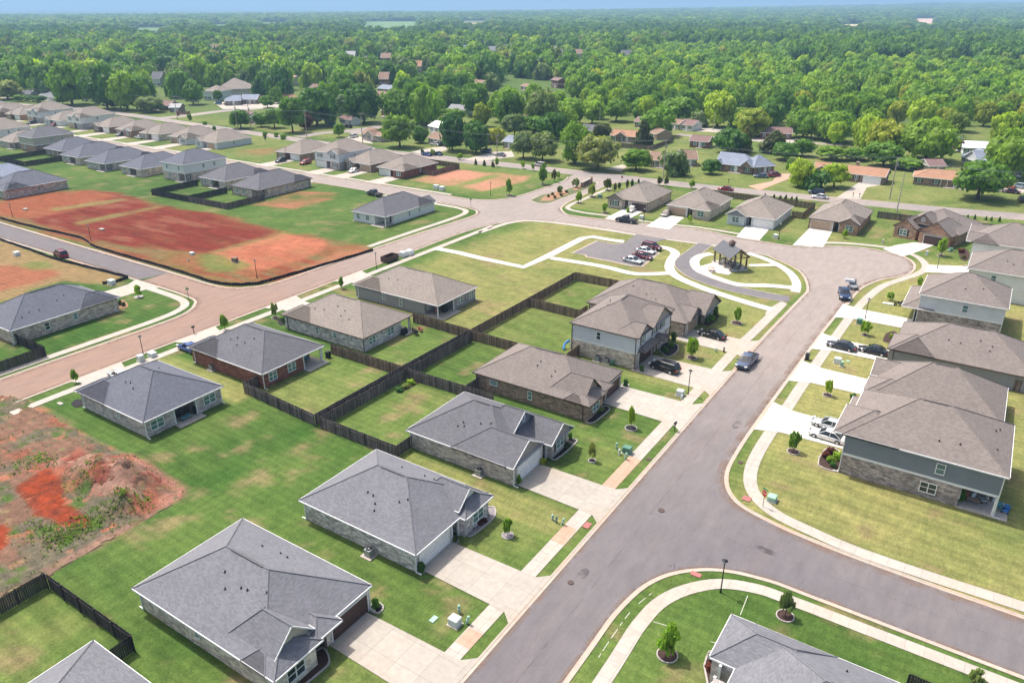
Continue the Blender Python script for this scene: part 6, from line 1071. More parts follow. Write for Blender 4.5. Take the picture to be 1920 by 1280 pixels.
bed('743,733 752,728 782,713 786,717 762,731 745,738', 'mulch', 'narrow vegetable strip along the fence of the patchy yard', False, True, [(748, 733, .5, 1.3, 'fo_dark', 'dark low clump at the left of the vegetable strip'), (761, 726, .5, 1.1, 'fo_pale', 'pale clump in the middle of the vegetable strip'), (771, 720, .6, 1.2, 'fo_bright', 'bright clump at the right of the vegetable strip')])
bed('1792,408 1800,405 1808,407 1802,413', 'mulch', 'strip', False) if False else None
bed('1796,470 1810,466 1818,478 1812,490 1800,486', 'mulch', 'brownish bed before the white two-gabled house', False, True, [(1802, 474, .8, 1.5, 'fo_red', 'rusty brown shrub before the white two-gabled house'), (1806, 484, .6, 1.0, 'fo_cedar', 'olive shrub before the white two-gabled house')])
for k, (a0, b0) in enumerate([(742, 417), (751, 413), (762, 409), (773, 405), (784, 401), (795, 397), (806, 394)]): small(a0, b0, b0-4, 6, 'fo_dark', 'bush', ORD[k]+' low shrub from the left along the white house wall', 'low shrubs along the white corner house')
for k, (a0, b0) in enumerate([(1028, 370), (1040, 372), (1052, 368), (1062, 362), (1036, 366), (1050, 361)]): small(a0, b0, b0-5, 6, 'fo_cedar', 'bush', ORD[k]+' little shrub from the left on the red-mulched median', 'little shrubs on the entrance median')
# rough dirt lot: finely modelled soil with a spoil heap, and the weeds growing on it
rx = np.arange(-120, -64, 0.28); ry = np.arange(18, 54, 0.28); RX, RY = np.meshgrid(rx, ry)
def rmask(p, w=.5, na=.5, ns=2.0, sd_=1): return mask(p, w, na, ns, sd_, RX, RY)
inside = sdist(rough, RX, RY)+(fbm(RX, RY, 2.2, 24)-.5)*1.4
veg = np.clip((fbm(RX, RY, 5.0, 91, 5)-0.47)*9, 0, 1); fine = fbm(RX, RY, .9, 92, 3)
rc_ = np.array((0.20, 0.115, 0.082))*(0.75+0.5*fbm(RX, RY, 1.5, 93)[..., None])
def rbl(m, c):
    global rc_
    m = np.clip(m, 0, 1)[..., None]; rc_ = rc_*(1-m)+np.asarray(c)*m
rbl((fbm(RX, RY, 3.2, 94)-.47)*9*.9, (0.27, 0.10, 0.065)); rbl(veg*.85, (0.125, 0.12, 0.085)); rbl((fbm(RX, RY, 1.3, 95)-.56)*10*veg, (0.085, 0.13, 0.035))
redp = np.maximum(rmask(PP('30,915 95,880 130,950 165,985 115,985 70,965'), .6, .8), rmask(PP('-40,1000 6,985 15,1020 -10,1060'), .6, .8)); rbl(redp, (0.27, 0.050, 0.020)); rbl(redp*(fine-.50)*8, (0.19, 0.045, 0.025))
pk = rmask(PP('85,870 130,850 200,855 290,880 320,905 300,915 230,900 250,925 250,950 190,940 150,900 110,880'), .8, 1.0); rbl(pk, (0.27, 0.155, 0.12)); rbl(pk*(fbm(RX, RY, 2.6, 96)-.5)*9, (0.27, 0.085, 0.06)); rbl(pk*np.clip(np.sin((RX*.5+RY)*2.6+fbm(RX, RY, 5, 97)*9)-.2, 0, 1), (0.22, 0.075, 0.055))
rbl(rmask(PP('250,870 355,915 352,932 300,962 290,950 330,920 250,885'), .6, .8)*.8, (0.36, 0.17, 0.13)); rbl(rmask(PP('90,1078 210,1012 300,965 296,958 200,1000 80,1068'), .5, .6)*.6, (0.30, 0.16, 0.13))
RZ = mound(RX, RY)+0.05+(fbm(RX, RY, 1.1, 98)-.5)*.26*(1+2.4*pk)+(fbm(RX, RY, .5, 99)-.5)*.06; RZ = np.where(inside > 0, RZ, -.25)
n1, n2_ = RX.shape; vv = np.stack([RX.ravel(), RY.ravel(), RZ.ravel()], 1); ii = np.arange(n1*n2_).reshape(n1, n2_); okf = (inside[:-1, :-1] > -.5); ff_ = np.stack([ii[:-1, :-1][okf], ii[:-1, 1:][okf], ii[1:, 1:][okf], ii[1:, :-1][okf]], 1)
me = bpy.data.meshes.new('dirt_lot'); me.from_pydata(vv.tolist(), [], ff_.tolist()); ca = me.color_attributes.new('Albedo', 'FLOAT_COLOR', 'POINT'); rc_ = rc_*0.82; ca.data.foreach_set('color', np.concatenate([np.clip(rc_, 0, 1).reshape(-1, 3), np.ones((n1*n2_, 1))], 1).ravel().astype(np.float32))
me.materials.append(bpy.data.materials['soil_and_grass']); o = bpy.data.objects.new('dirt_lot', me); COL.objects.link(o); struct(o)
wd = random.Random(9); wm = {'fo_weed': MB(), 'fo_mid': MB(), 'fo_pale': MB(), 'fo_bright': MB()}
band = [smooth_line(PP(q)) for q in ('120,1012 170,990 200,965', '110,1008 150,985 168,975', '60,990 100,1010 140,1000', '150,915 172,905 178,915', '30,880 70,860 90,870', '205,965 240,945 262,950')]
for k in range(4700):
    if k < 3700:
        i, j = wd.randrange(n1), wd.randrange(n2_)
        if inside[i, j] < .1 or redp[i, j] > .3 or (veg[i, j] < .3 and inside[i, j] > 2.2 and wd.random() < .85): continue
        x, y = RX[i, j], RY[i, j]; hh = wd.uniform(.06, .22)
    else:
        q = wd.choice(band); p_ = wd.choice(q); x, y = p_[0]+wd.gauss(0, 1.0), p_[1]+wd.gauss(0, .8); hh = wd.uniform(.10, .30)
        i = int((y-18)/.28); j = int((x+120)/.28)
        if not (0 <= i < n1 and 0 <= j < n2_): continue
    z = RZ[i, j]; mm = wd.choice(['fo_weed', 'fo_weed', 'fo_pale', 'fo_mid'] if k < 3700 else ['fo_bright', 'fo_mid', 'fo_weed', 'fo_weed']); mb = wm[mm]
    for _ in range(4):
        a_ = wd.uniform(0, 6.28); dx, dy = math.cos(a_)*hh*.6, math.sin(a_)*hh*.6; w_ = hh*.22; mb.poly([(x-dy*.2, y+dx*.2, z), (x+dy*.2, y-dx*.2, z), (x+dx+dy*.3, y+dy-dx*.3, z+hh), (x+dx-dy*.3, y+dy+dx*.3, z+hh*.85)], mm)
for mm, mb in wm.items():
    o = mb.build('weeds'); o['kind'] = 'stuff'

# ------------------------------------------------------------------ vehicles
def car(x, y, ang, kind, color, label, group=None):
    """ang = heading in degrees, front along local +X"""
    root = empty({'pickup': 'pickup_truck', 'suv': 'parked_suv', 'sedan': 'parked_car', 'van': 'van'}[kind], (x, y, 0.012), RAD(ang)); tag(root, label, {'pickup': 'pickup truck', 'suv': 'suv', 'sedan': 'car', 'van': 'van'}[kind], group)
    L, W, hb, ht = {'sedan': (4.6, 1.8, 0.86, 1.38), 'suv': (4.65, 1.88, 1.02, 1.65), 'pickup': (5.6, 1.95, 1.12, 1.82), 'van': (5.0, 1.95, 1.1, 1.85)}[kind]
    m_ = paint('paint_%02d%02d%02d' % tuple(int(c*99) for c in color), color)
    st = {'sedan': [(-.5, .45, .62, .40), (-.485, .78, .80, .30), (-.40, .86, .93, .22), (-.2, .92, .98, .2), (.0, .94, 1, .2), (.2, .90, .98, .2), (.38, .80, .92, .22), (.475, .66, .80, .28), (.5, .50, .62, .36)],
          'suv': [(-.5, .50, .70, .42), (-.49, .88, .86, .32), (-.40, .95, .95, .26), (-.2, 1, 1, .24), (.1, 1, 1, .24), (.26, .98, .98, .24), (.40, .86, .94, .26), (.475, .72, .84, .32), (.5, .55, .68, .40)],
          'pickup': [(-.5, .86, .93, .42), (-.495, .90, .97, .36), (-.3, .9, 1, .32), (-.1, .92, 1, .3), (.1, .98, 1, .3), (.25, .98, .99, .3), (.42, .92, .96, .32), (.485, .80, .90, .38), (.5, .6, .8, .45)],
          'van': [(-.5, .7, .86, .4), (-.49, 1, .95, .3), (-.2, 1, 1, .25), (.1, 1, 1, .25), (.3, .98, .98, .25), (.42, .85, .94, .27), (.485, .7, .82, .34), (.5, .5, .7, .4)]}[kind]
    rings = []
    for (fx, fh, fw, z0) in st:
        X = fx*L; w = W/2*fw; zt = hb*fh; zm = z0+(zt-z0)*0.55
        rings.append([(X, -w*.9, z0), (X, -w, zm-.12), (X, -w, zm+.08), (X, -w*.94, zt-.06), (X, -w*.80, zt), (X, w*.80, zt), (X, w*.94, zt-.06), (X, w, zm+.08), (X, w, zm-.12), (X, w*.9, z0)])
    mb = MB().loft(rings, m_)
    cab = {'sedan': (-.36, .22, -.19, .04), 'suv': (-.47, .26, -.40, .10), 'pickup': (-.12, .29, -.08, .13), 'van': (-.48, .34, -.44, .16)}[kind]
    z0, z1 = hb-0.04, ht-0.05; wl, wu = W/2*.88, W/2*.68; a0, a1, b0, b1 = [c*L for c in cab]
    glassb = MB()
    r0 = [(a0, -wl, z0), (a1, -wl, z0), (a1+.02, -wl*.55, z0), (a1+.02, wl*.55, z0), (a1, wl, z0), (a0, wl, z0)]; r1 = [(b0, -wu, z1), (b1, -wu, z1), (b1+.06, -wu*.55, z1), (b1+.06, wu*.55, z1), (b1, wu, z1), (b0, wu, z1)]
    glassb.loft([r0, r1], 'car_glass')
    # roof skin and pillars in body colour, 8-12 mm proud of the glass
    mb.loft([[(b0-.05, -wu-.015, z1-.02), (b1+.03, -wu-.015, z1-.02), (b1+.10, -wu*.55, z1-.02), (b1+.10, wu*.55, z1-.02), (b1+.03, wu+.015, z1-.02), (b0-.05, wu+.015, z1-.02)], [(b0+.02, -wu*.86, ht), (b1-.06, -wu*.86, ht), (b1-.02, -wu*.5, ht), (b1-.02, wu*.5, ht), (b1-.06, wu*.86, ht), (b0+.02, wu*.86, ht)]], m_)
    for s_ in (-1, 1):
        for (xa, xb) in ((a0, b0), (a1, b1), ((a0+a1)/2-.05, (b0+b1)/2-.05)): mb.tube((xa, s_*(wl+.005), z0), (xb, s_*(wu+.005), z1), .045, .04, m_, 6, False)
    if kind in ('suv',) : mb.tube((a0+.18, -wl-.0, z0), (b0+.1, -wu, z1), .07, .06, m_, 6, False)
    body = mb.build('body', root, True)
    for p in body.data.polygons: p.use_smooth = len(p.vertices) == 4
    try: body.data.set_sharp_from_angle(angle=RAD(38))
    except Exception: pass
    glassb.build('window_glass', root)
    rw = {'sedan': .33, 'suv': .37, 'pickup': .41, 'van': .36}[kind]
    if kind == 'pickup': MB().box((-.31*L, 0, hb*.905), (.34*L, W*.80, .02), 'rubber').box((-.31*L, 0, hb*.915), (.005, W*.7, .02), 'rubber').build('cargo_bed', root)
    for fx in (-.305, .315):
        for s_ in (-1, 1):
            t = MB().tube((fx*L, s_*(W/2-.22), rw), (fx*L, s_*(W/2+.01), rw), rw, rw, 'rubber', 16).build('wheel', root); MB().tube((fx*L, s_*(W/2-.0), rw), (fx*L, s_*(W/2+.025), rw), rw*.62, rw*.55, 'rim', 12).build('rim', t)
    for s_ in (-1, 1):
        hz = hb*.72; MB().box((.482*L, s_*W*.36, hz), (.10*L*.6, .38, .16), 'lamp_white').build('headlight', root); MB().box((-.49*L, s_*W*.39, hb*.78), (.05*L, .26, .18), 'lamp_red').build('taillight', root)
        MB().box((a1-.12, s_*(W/2+.08), hb+.08), (.14, .2, .14), m_).build('wing_mirror', root)
    MB().box((.497*L, 0, hb*.55), (.06, W*.5, .2), 'vent_dark').build('grille', root)
    return root
BK = (0.012, 0.013, 0.016); WH = (0.78, 0.78, 0.78); SV = (0.50, 0.52, 0.54); DG = (0.04, 0.045, 0.055); NB = (0.018, 0.03, 0.07); MR = (0.13, 0.015, 0.03); RD = (0.30, 0.015, 0.02); BL = (0.02, 0.07, 0.28); TN = (0.33, 0.27, 0.22)
CARS = [(1400, 683, -92, 'pickup', (0.10, 0.13, 0.20), 'blue-grey pickup truck parked at the left kerb of the near street'), (1582, 556, -75, 'pickup', (0.03, 0.06, 0.14), 'dark blue pickup truck with pale load parked on the right of the near street', ), (1174, 417, 184, 'pickup', (0.02, 0.022, 0.035), 'black pickup truck on the upper street below the white sedan'), (702, 367, 172, 'pickup', (0.035, 0.04, 0.05), 'dark pickup truck parked behind the white corner house'),
 (1246, 694, 172, 'suv', BK, 'black hatchback-like suv on the drive of the white-sided two-storey house'), (1335, 632, 175, 'sedan', BK, 'black saloon on the drive beside the park lawn'), (1577, 653, 176, 'sedan', DG, 'dark blue-black car nearer the street on the right-hand shared drive'), (1637, 662, 176, 'sedan', BK, 'dark saloon nearer the long grey-sided house'), (1555, 802, 176, 'sedan', SV, 'pale silver-blue car behind the white one on the big two-storey house drive'), (1551, 822, 176, 'sedan', WH, 'white saloon in front of the silver one on the big two-storey house drive'),
 (1186, 492, -8, 'sedan', (0.55, 0.60, 0.62), 'pale silver saloon, nearest of the four in the car park'), (1205, 484, -8, 'sedan', MR, 'dark red saloon between the silver and white cars in the car park'), (1210, 474, -8, 'sedan', WH, 'white saloon between two dark red cars in the car park'), (1222, 467, -8, 'suv', (0.12, 0.015, 0.03), 'dark red suv, farthest of the four in the car park'), (1185, 396, -88, 'sedan', WH, 'white saloon on the drive of the first upper-row house'), (1249, 404, -88, 'sedan', TN, 'brownish silver saloon at the left of the second upper-row drive'),
 (115, 481, 172, 'suv', (0.20, 0.012, 0.05), 'maroon suv on the dark new street at left'), (356, 657, 178, 'sedan', BL, 'bright blue car at the garage of the dark red brick house'), (226, 709, 178, 'sedan', WH, 'white car mostly hidden behind the nearest middle-row roof'), (527, 304, -88, 'suv', BK, 'black suv on the drive left of the grey two-storey house'), (573, 308, -88, 'suv', RD, 'red suv on the drive of the grey two-storey house'), (664, 323, -88, 'sedan', WH, 'silver-white car on the drive before the brown brick house'),
 (1360, 357, 185, 'sedan', RD, 'red saloon driving on the highway above the upper row'), (1537, 372, 184, 'sedan', WH, 'white saloon on the highway near the orange ranch'), (1531, 364, 184, 'suv', NB, 'dark blue suv just behind the white saloon on the highway'), (1427, 333, 200, 'sedan', (0.12, 0.16, 0.25), 'blue-grey car at the top of the orange drive'), (1452, 331, 60, 'suv', (0.22, 0.02, 0.06), 'maroon car on the orange drive right of the blue-grey one'),
 (1895, 362, 175, 'sedan', (0.12, 0.03, 0.10), 'purple saloon at the right edge beyond the big tree'), (1885, 352, 175, 'sedan', (0.5, 0.12, 0.05), 'orange-red car behind the purple saloon at the right edge'), (1910, 353, 175, 'suv', (0.45, 0.55, 0.6), 'pale blue vehicle at the right edge behind the purple saloon'), (1916, 378, 100, 'suv', DG, 'dark car at the right frame edge by the highway'), (1909, 332, 90, 'van', WH, 'white van among the trees at the right edge'),
 (652, 240, 180, 'suv', BK, 'black suv by the greenish yard beside the dark tall tree'), (664, 258, 100, 'suv', WH, 'white suv on the lawn drive left of the brown-gabled house'), (800, 292, 178, 'sedan', BL, 'bright blue car on the highway verge, left of two'), (820, 291, 178, 'sedan', (0.03, 0.09, 0.18), 'dark teal-blue car on the highway verge, right of two'), (816, 273, 178, 'sedan', WH, 'white car before the chestnut-roofed porch house'), (829, 274, 178, 'sedan', DG, 'dark car touching the white one before the porch house'), (911, 286, 178, 'suv', (0.15, 0.2, 0.3), 'grey-blue suv on the lane beside the dark roadside tree'), (938, 293, 178, 'sedan', (0.2, 0.2, 0.22), 'grey car by the golden tree near the highway'),
 (1012, 312, 178, 'suv', (0.5, 0.48, 0.46), 'light grey van-like car on the highway above the left entrance trees'), (478, 192, 175, 'suv', BL, 'blue car before the right end of the porch house at left centre'), (410, 196, 175, 'suv', (0.1, 0.25, 0.4), 'blue car before the teal-grey house'), (425, 197, 175, 'sedan', DG, 'dark car beside the blue one before the teal-grey house'),
 (60, 233, -88, 'suv', BK, 'black car on a drive in the far left row'), (105, 236, -88, 'suv', RD, 'red car right of the black one in the far left row'), (228, 255, -88, 'suv', (0.16, 0.17, 0.2), 'dark grey car before a garage in the far left row'), (261, 260, 178, 'sedan', WH, 'white car before the white-columned house in the far left row'), (160, 190, 175, 'suv', SV, 'silver car under trees beyond the highway at left'), (197, 199, 175, 'sedan', NB, 'dark blue car under trees beyond the highway at left'),
 (1792, 276, 175, 'van', WH, 'pale round-roofed camper near the white barn')]
for c in CARS: car(*P(c[0], c[1]), *c[2:], 'parked cars' if c[3] != 'pickup' else 'pickup trucks')
x, y = P(1590, 538); MB().box((0, 0, 1.35), (1.5, .5, .5), 'sd_lgrey', 0.3).box((-.7, .5, 1.45), (.4, .9, .3), 'grey_metal', 0.2).box((.6, .4, 1.3), (.5, .9, .35), 'trim_white', .5).build('cargo_load', None, loc=(x, y, 0.0)); tag(bpy.data.objects['cargo_load'], 'pale boxes and boards loaded on the dark blue pickup', 'load')
o = empty('cargo_trailer', (P(1598, 541)[0], P(1598, 541)[1], 0), RAD(-75)); tag(o, 'small silver trailer hitched behind the dark blue pickup', 'trailer')
MB().box((0, 0, .6), (2.2, 1.4, .1), 'grey_metal').box((0, .7, .85), (2.2, .05, .45), 'grey_metal').box((0, -.7, .85), (2.2, .05, .45), 'grey_metal').box((1.3, 0, .5), (.9, .08, .08), 'grey_metal').box((-1.1, 0, 1.1), (.05, 1.3, .9), 'grey_metal').build('bed', o)
for s_ in (-1, 1): MB().tube((0, s_*.72, .32), (0, s_*.88, .32), .32, .32, 'rubber', 14).build('wheel', o)
def motorbike(x, y, ang, c, label):
    r = empty('motorcycle', (x, y, 0), RAD(ang)); tag(r, label, 'motorcycle', 'motorcycles on the lawn'); mb = MB(); mb.tube((-.35, 0, .55), (.45, 0, .75), .16, .13, c, 8); mb.box((-.35, 0, .78), (.6, .24, .1), 'rubber'); mb.box((.0, 0, .42), (.4, .3, .35), 'grey_metal'); mb.tube((.5, 0, 1.0), (.75, 0, .32), .04, .04, 'rim', 6)
    mb.build('frame', r); MB().tube((.45, -.35, 1.05), (.45, .35, 1.05), .03, .03, 'black_metal', 6).build('handlebar', r)
    for fx in (-.7, .75): MB().tube((fx, -.07, .31), (fx, .07, .31), .31, .31, 'rubber', 16).tube((fx, -.08, .31), (fx, .08, .31), .18, .18, 'rim', 10).build('wheel', r)
motorbike(*P(1686, 573), 30, 'black_metal', 'black motorcycle at the left on the lawn by the white-over-stone house'); motorbike(*P(1696, 572), 20, 'patio_blue', 'blue motorcycle in the middle on the same lawn'); motorbike(*P(1705, 570), 20, 'sd_lgrey', 'pale motorcycle at the right on the same lawn')
x, y = P(1665, 570); tag(MB().prism([(-1, -.3), (-.6, -.45), (.9, -.3), (1.1, .1), (.6, .35), (-.7, .3)], 0.02, .18, 'white_plastic').build('kayak', None, loc=(x, y, 0)), 'long white plastic board lying on the grass left of the motorcycles', 'board')

# ------------------------------------------------------------------ street furniture and utilities
def lamp(bx, by, top, label, z=None):
    x, y = P(bx, by); h = z or min(5.2, max(3.4, height_to(x, y, top))); r = empty('street_lamp', (x, y, 0)); tag(r, label, 'street lamp', 'black post lamps')
    MB().tube((0, 0, 0), (0, 0, h-.35), .065, .05, 'black_metal', 8).tube((0, 0, 0), (0, 0, .35), .13, .08, 'black_metal', 8).build('post', r)
    hd = MB().tube((0, 0, h-.35), (0, 0, h-.05), .09, .2, 'lamp_white', 8).build('lamp_glass', r); MB().tube((0, 0, h-.05), (0, 0, h+.12), .3, .06, 'black_metal', 8).tube((0, 0, h-.38), (0, 0, h-.34), .13, .13, 'black_metal', 8).build('lamp_cap', r)
for a in [(271, 674, 630, 'black post lamp behind the roof of the nearest middle-row house'), (1351, 1110, 1050, 'black post lamp on the curved pavement at the lower junction'), (1290, 739, 694, 'black post lamp beside the pale transformer box before the brown brick house'), (706, 504, 475, 'black post lamp on the reddish street near the grey-sided house'), (482, 521, 488, 'black post lamp at the silt fence corner'), (1207, 415, 393, 'black post lamp beside the first upper-row drive'), (1460, 449, 418, 'black post lamp between third and fourth upper-row drives'), (1622, 597, 560, 'black post lamp by the drive of the white-over-stone house'), (1757, 503, 474, 'black post lamp behind the turning circle at right'), (920, 367, 342, 'thin post lamp beside the pinkish graded lots'), (171, 451, 422, 'post lamp with flat top on the red graded lots'), (24, 407, 382, 'post lamp with flat top at the left end of the red graded lots')]: lamp(*a)
def ubox(bx, by, w, d, h, mat, label, group='utility boxes on the verges', rz=0.0, lid=True):
    x, y = P(bx, by); r = empty('utility_box', (x, y, 0), rz); tag(r, label, 'utility box', group)
    b_ = MB().box((0, 0, h/2), (w, d, h), mat, 0, .97).build('cabinet', r)
    if lid: MB().box((0, 0, h+.03), (w+.06, d+.06, .07), mat, 0, .9).build('lid', r); MB().box((0, 0, .03), (w+.25, d+.25, .08), 'co_walk').build('base_slab', r)
    return r
for a in [(853, 1170, .95, .8, .75, 'util_white', 'pale grey transformer box on the lawn before the nearest house'), (1275, 741, .95, .8, .8, 'util_white', 'pale transformer box beside the black post lamp before the brown brick house'), (1176, 849, 1.0, .8, .85, 'util_green', 'green transformer box beside the orange-stained pavement'), (1570, 680, 1.0, .8, .8, 'util_white', 'white utility box on the lawn below the two dark cars'), (1611, 607, .9, .8, .9, 'util_green', 'green transformer box by the young bright tree at right'), (1447, 938, .9, .9, .6, 'util_lgreen', 'pale green low box beside the stop sign'), (1203, 410, 1.0, .8, .8, 'util_white', 'white box beside the first upper-row drive'), (1454, 446, 1.0, .8, .8, 'util_white', 'white box beside the post lamp between upper-row drives'),
  (210, 533, 1.4, 1.0, .9, 'util_white', 'pale utility box at the end of the left silt fence'), (32, 479, 1.3, 1.0, .8, 'util_white', 'pale utility box on the grass at the left edge'), (265, 677, .9, .8, 1.0, 'util_white', 'grey-white box at the foot of the lamp behind the nearest middle-row house'), (286, 668, 1.3, .9, .7, 'util_white', 'low wide pale box right of the lamp behind the nearest middle-row house'), (818, 354, 1.4, 1.2, 1.1, 'util_white', 'left large white box on the lot beside the upper street'), (829, 357, 1.4, 1.2, 1.1, 'util_white', 'right large white box on the lot beside the upper street'), (1125, 371, 1.1, .8, .9, 'util_green', 'dark green transformer beside the entrance trees'), (1303, 406, 1.1, .8, .8, 'util_green', 'dark green box on the lawn between the second and third upper-row drives'), (1782, 471, .9, .7, .7, 'util_green', 'dark green box on the grass of the turning circle corner'),
  (1779, 470+2, .5, .5, .5, 'util_lgreen', 'pale low box left of the dark green one at the turning circle corner'), (1737, 478, .45, .4, .9, 'util_white', 'small white pedestal beside the turning circle pavement'), (1655, 456, .4, .4, .8, 'sd_beige', 'cream pedestal on the lawn before the orange brick house'), (441, 491, 1.2, .9, .9, 'wood_post', 'dark cable drum-like crate on the light dirt patch'), (1578, 687, .4, .4, .8, 'util_lgreen', 'pale pedestal touching the white box below the two dark cars'), (360, 477, 1.0, .8, .5, 'util_white', 'white low box on the red graded lots, right one'), (191, 431, 1.4, .9, .3, 'co_walk', 'flat white slab on the red graded lots, middle one'), (48, 393, 1.4, .9, .3, 'co_walk', 'flat white slab on the red graded lots, left one'), (113, 757, 1.0, .5, .12, 'co_walk', 'flat pale cover on the lawn beside the nearest middle-row house'), (813, 1161, .5, .8, .1, 'util_lgreen', 'flat green cover on the lawn before the nearest house'), (1243, 747, .4, .7, .1, 'util_lgreen', 'flat pale cover left of the transformer before the brown brick house'), (1590, 677, .5, .5, .06, 'util_lgreen', 'flat round cover right of the white box below the dark cars')]:
    ubox(*a[:6], a[6], lid=a[4] > .5)
def pedestal(bx, by, mat, label, h=.85, tilt=0.0):
    x, y = P(bx, by); r = empty('cable_pedestal', (x, y, 0)); r.rotation_euler = (0, tilt, 0); tag(r, label, 'cable pedestal', 'cable pedestals on the verges'); MB().tube((0, 0, 0), (0, 0, h), .13, .12, mat, 10).tube((0, 0, h), (0, 0, h+.08), .15, .1, mat, 10).build('housing', r); MB().tube((0, 0, h*.55), (0, 0, h*.62), .145, .145, 'util_white', 10).build('band', r)
for a in [(861, 1148, 'util_lgreen', 'upright green pedestal above the pale transformer before the nearest house', .8), (875, 1168, 'util_lgreen', 'leaning green pedestal right of the transformer before the nearest house', .9, .25), (1054, 983, 'util_lgreen', 'pale green pedestal by the pavement before the white stone house', .8, .2), (1036, 974, 'util_lgreen', 'slim pale pedestal left of the dark green one before the white stone house', .6), (1043, 979, 'util_green', 'dark green pedestal before the white stone house', .7), (1172, 861, 'util_lgreen', 'pale green pedestal beside the green transformer', .9, .15), (1156, 841, 'util_lgreen', 'pale pedestal left of the green transformer', .8), (1161, 852, 'util_white', 'white pedestal left of the green transformer', .7), (1278, 748, 'util_white', 'small white pedestal below the transformer by the lamp', .6), (1342, 660, 'util_lgreen', 'pale pedestal on the lawn by the two-storey house drive', .6), (1357, 660, 'black_metal', 'dark pedestal at the pavement by the two-storey house drive', .7), (354, 489+1, 'util_lgreen', 'small pedestal on the red graded lots near the kerb', .6), (1168, 842+2, 'util_green', 'short green stub behind the green transformer', .5)]:
    pedestal(*a)
def ac(bx, by, label):
    x, y = P(bx, by); r = empty('air_conditioner', (x, y, 0)); tag(r, label, 'air conditioner', 'outdoor air conditioner units'); MB().box((0, 0, .05), (1.35, 1.35, .1), 'co_walk').build('base_slab', r)
    MB().box((0, 0, .48), (.75, .75, .72), 'grey_metal').build('casing', r); MB().tube((0, 0, .84), (0, 0, .90), .33, .30, 'vent_dark', 16).tube((0, 0, .9), (0, 0, .93), .1, .1, 'grey_metal', 8).build('fan_grille', r)
for a in [(693, 1041, 'air conditioner on a pale slab beside the white stone house'), (899, 890, 'air conditioner beside the three-gabled grey house'), (1120, 676, 'left air conditioner behind the brown brick roof'), (1137, 680, 'right air conditioner behind the brown brick roof'), (399, 693, 'dark air conditioner beside the red brick wall'), (1796, 455, 'air conditioner beside the orange-brown brick house'), (1774, 460, 'left air conditioner beside the orange-brown brick house')]: ac(*a)
def meter(bx, by, label, h=1.5):
    x, y = P(bx, by); r = empty('electric_meter', (x, y, 0)); tag(r, label, 'electric meter', 'electric meters on house walls'); MB().box((0, 0, h*.8), (.3, .16, .5), 'grey_metal').build('meter_box', r); MB().tube((0, 0, 0), (0, 0, h*.75), .04, .04, 'white_plastic', 6).build('conduit', r)
for a in [(755+2, 1060-2, 'pale meter on the wall of the white stone house'), (942, 897, 'pale meter on the wall of the three-gabled grey house'), (1708, 924, 'meter box on the stone wall of the big two-storey house'), (1170, 686, 'left meter on the two-storey house brick wall'), (1178, 688, 'right meter on the two-storey house brick wall'), (1695, 683, 'meter on the long grey-sided wall'), (1730, 607, 'meter on the dark stone wall of the white-over-stone house'), (372, 674, 'white meter on the red brick wall')]: meter(*a)
def mailbox(bx, by, label):
    x, y = P(bx, by); r = empty('mailbox', (x, y, 0)); tag(r, label, 'mailbox', 'black mailboxes'); MB().box((0, 0, .55), (.1, .1, 1.1), 'black_metal').build('post', r); MB().box((0, 0, 1.15), (.28, .5, .18), 'black_metal').tube((0, -.25, 1.22), (0, .25, 1.22), .14, .14, 'black_metal', 10).build('box', r)
for a in [(1265, 808, 'double black mailbox on the verge before the brown brick house'), (364, 625, 'black mailbox on the verge at the blue car drive')]: mailbox(*a)
def bin_(bx, by, mat, label, s=1.0):
    x, y = P(bx, by); r = empty('wheelie_bin', (x, y, 0)); tag(r, label, 'wheelie bin'); MB().box((0, 0, .5*s), (.5*s, .6*s, .95*s), mat, 0, 1.15).build('body', r); MB().box((0, 0, 1.02*s), (.62*s, .75*s, .08*s), mat, 0, .9).build('lid', r)
    for s_ in (-1, 1): MB().tube((-.25*s, s_*.3*s, .12*s), (-.25*s, s_*.36*s, .12*s), .12*s, .12*s, 'rubber', 10).build('wheel', r)
bin_(1513, 674, 'black_metal', 'black wheelie bin at the kerb right of the near street'); bin_(616, 672-2, 'black_metal', 'black bin at the red brick patio corner'); bin_(1148, 684, 'util_green', 'dark green bin beside the air conditioners', .8)
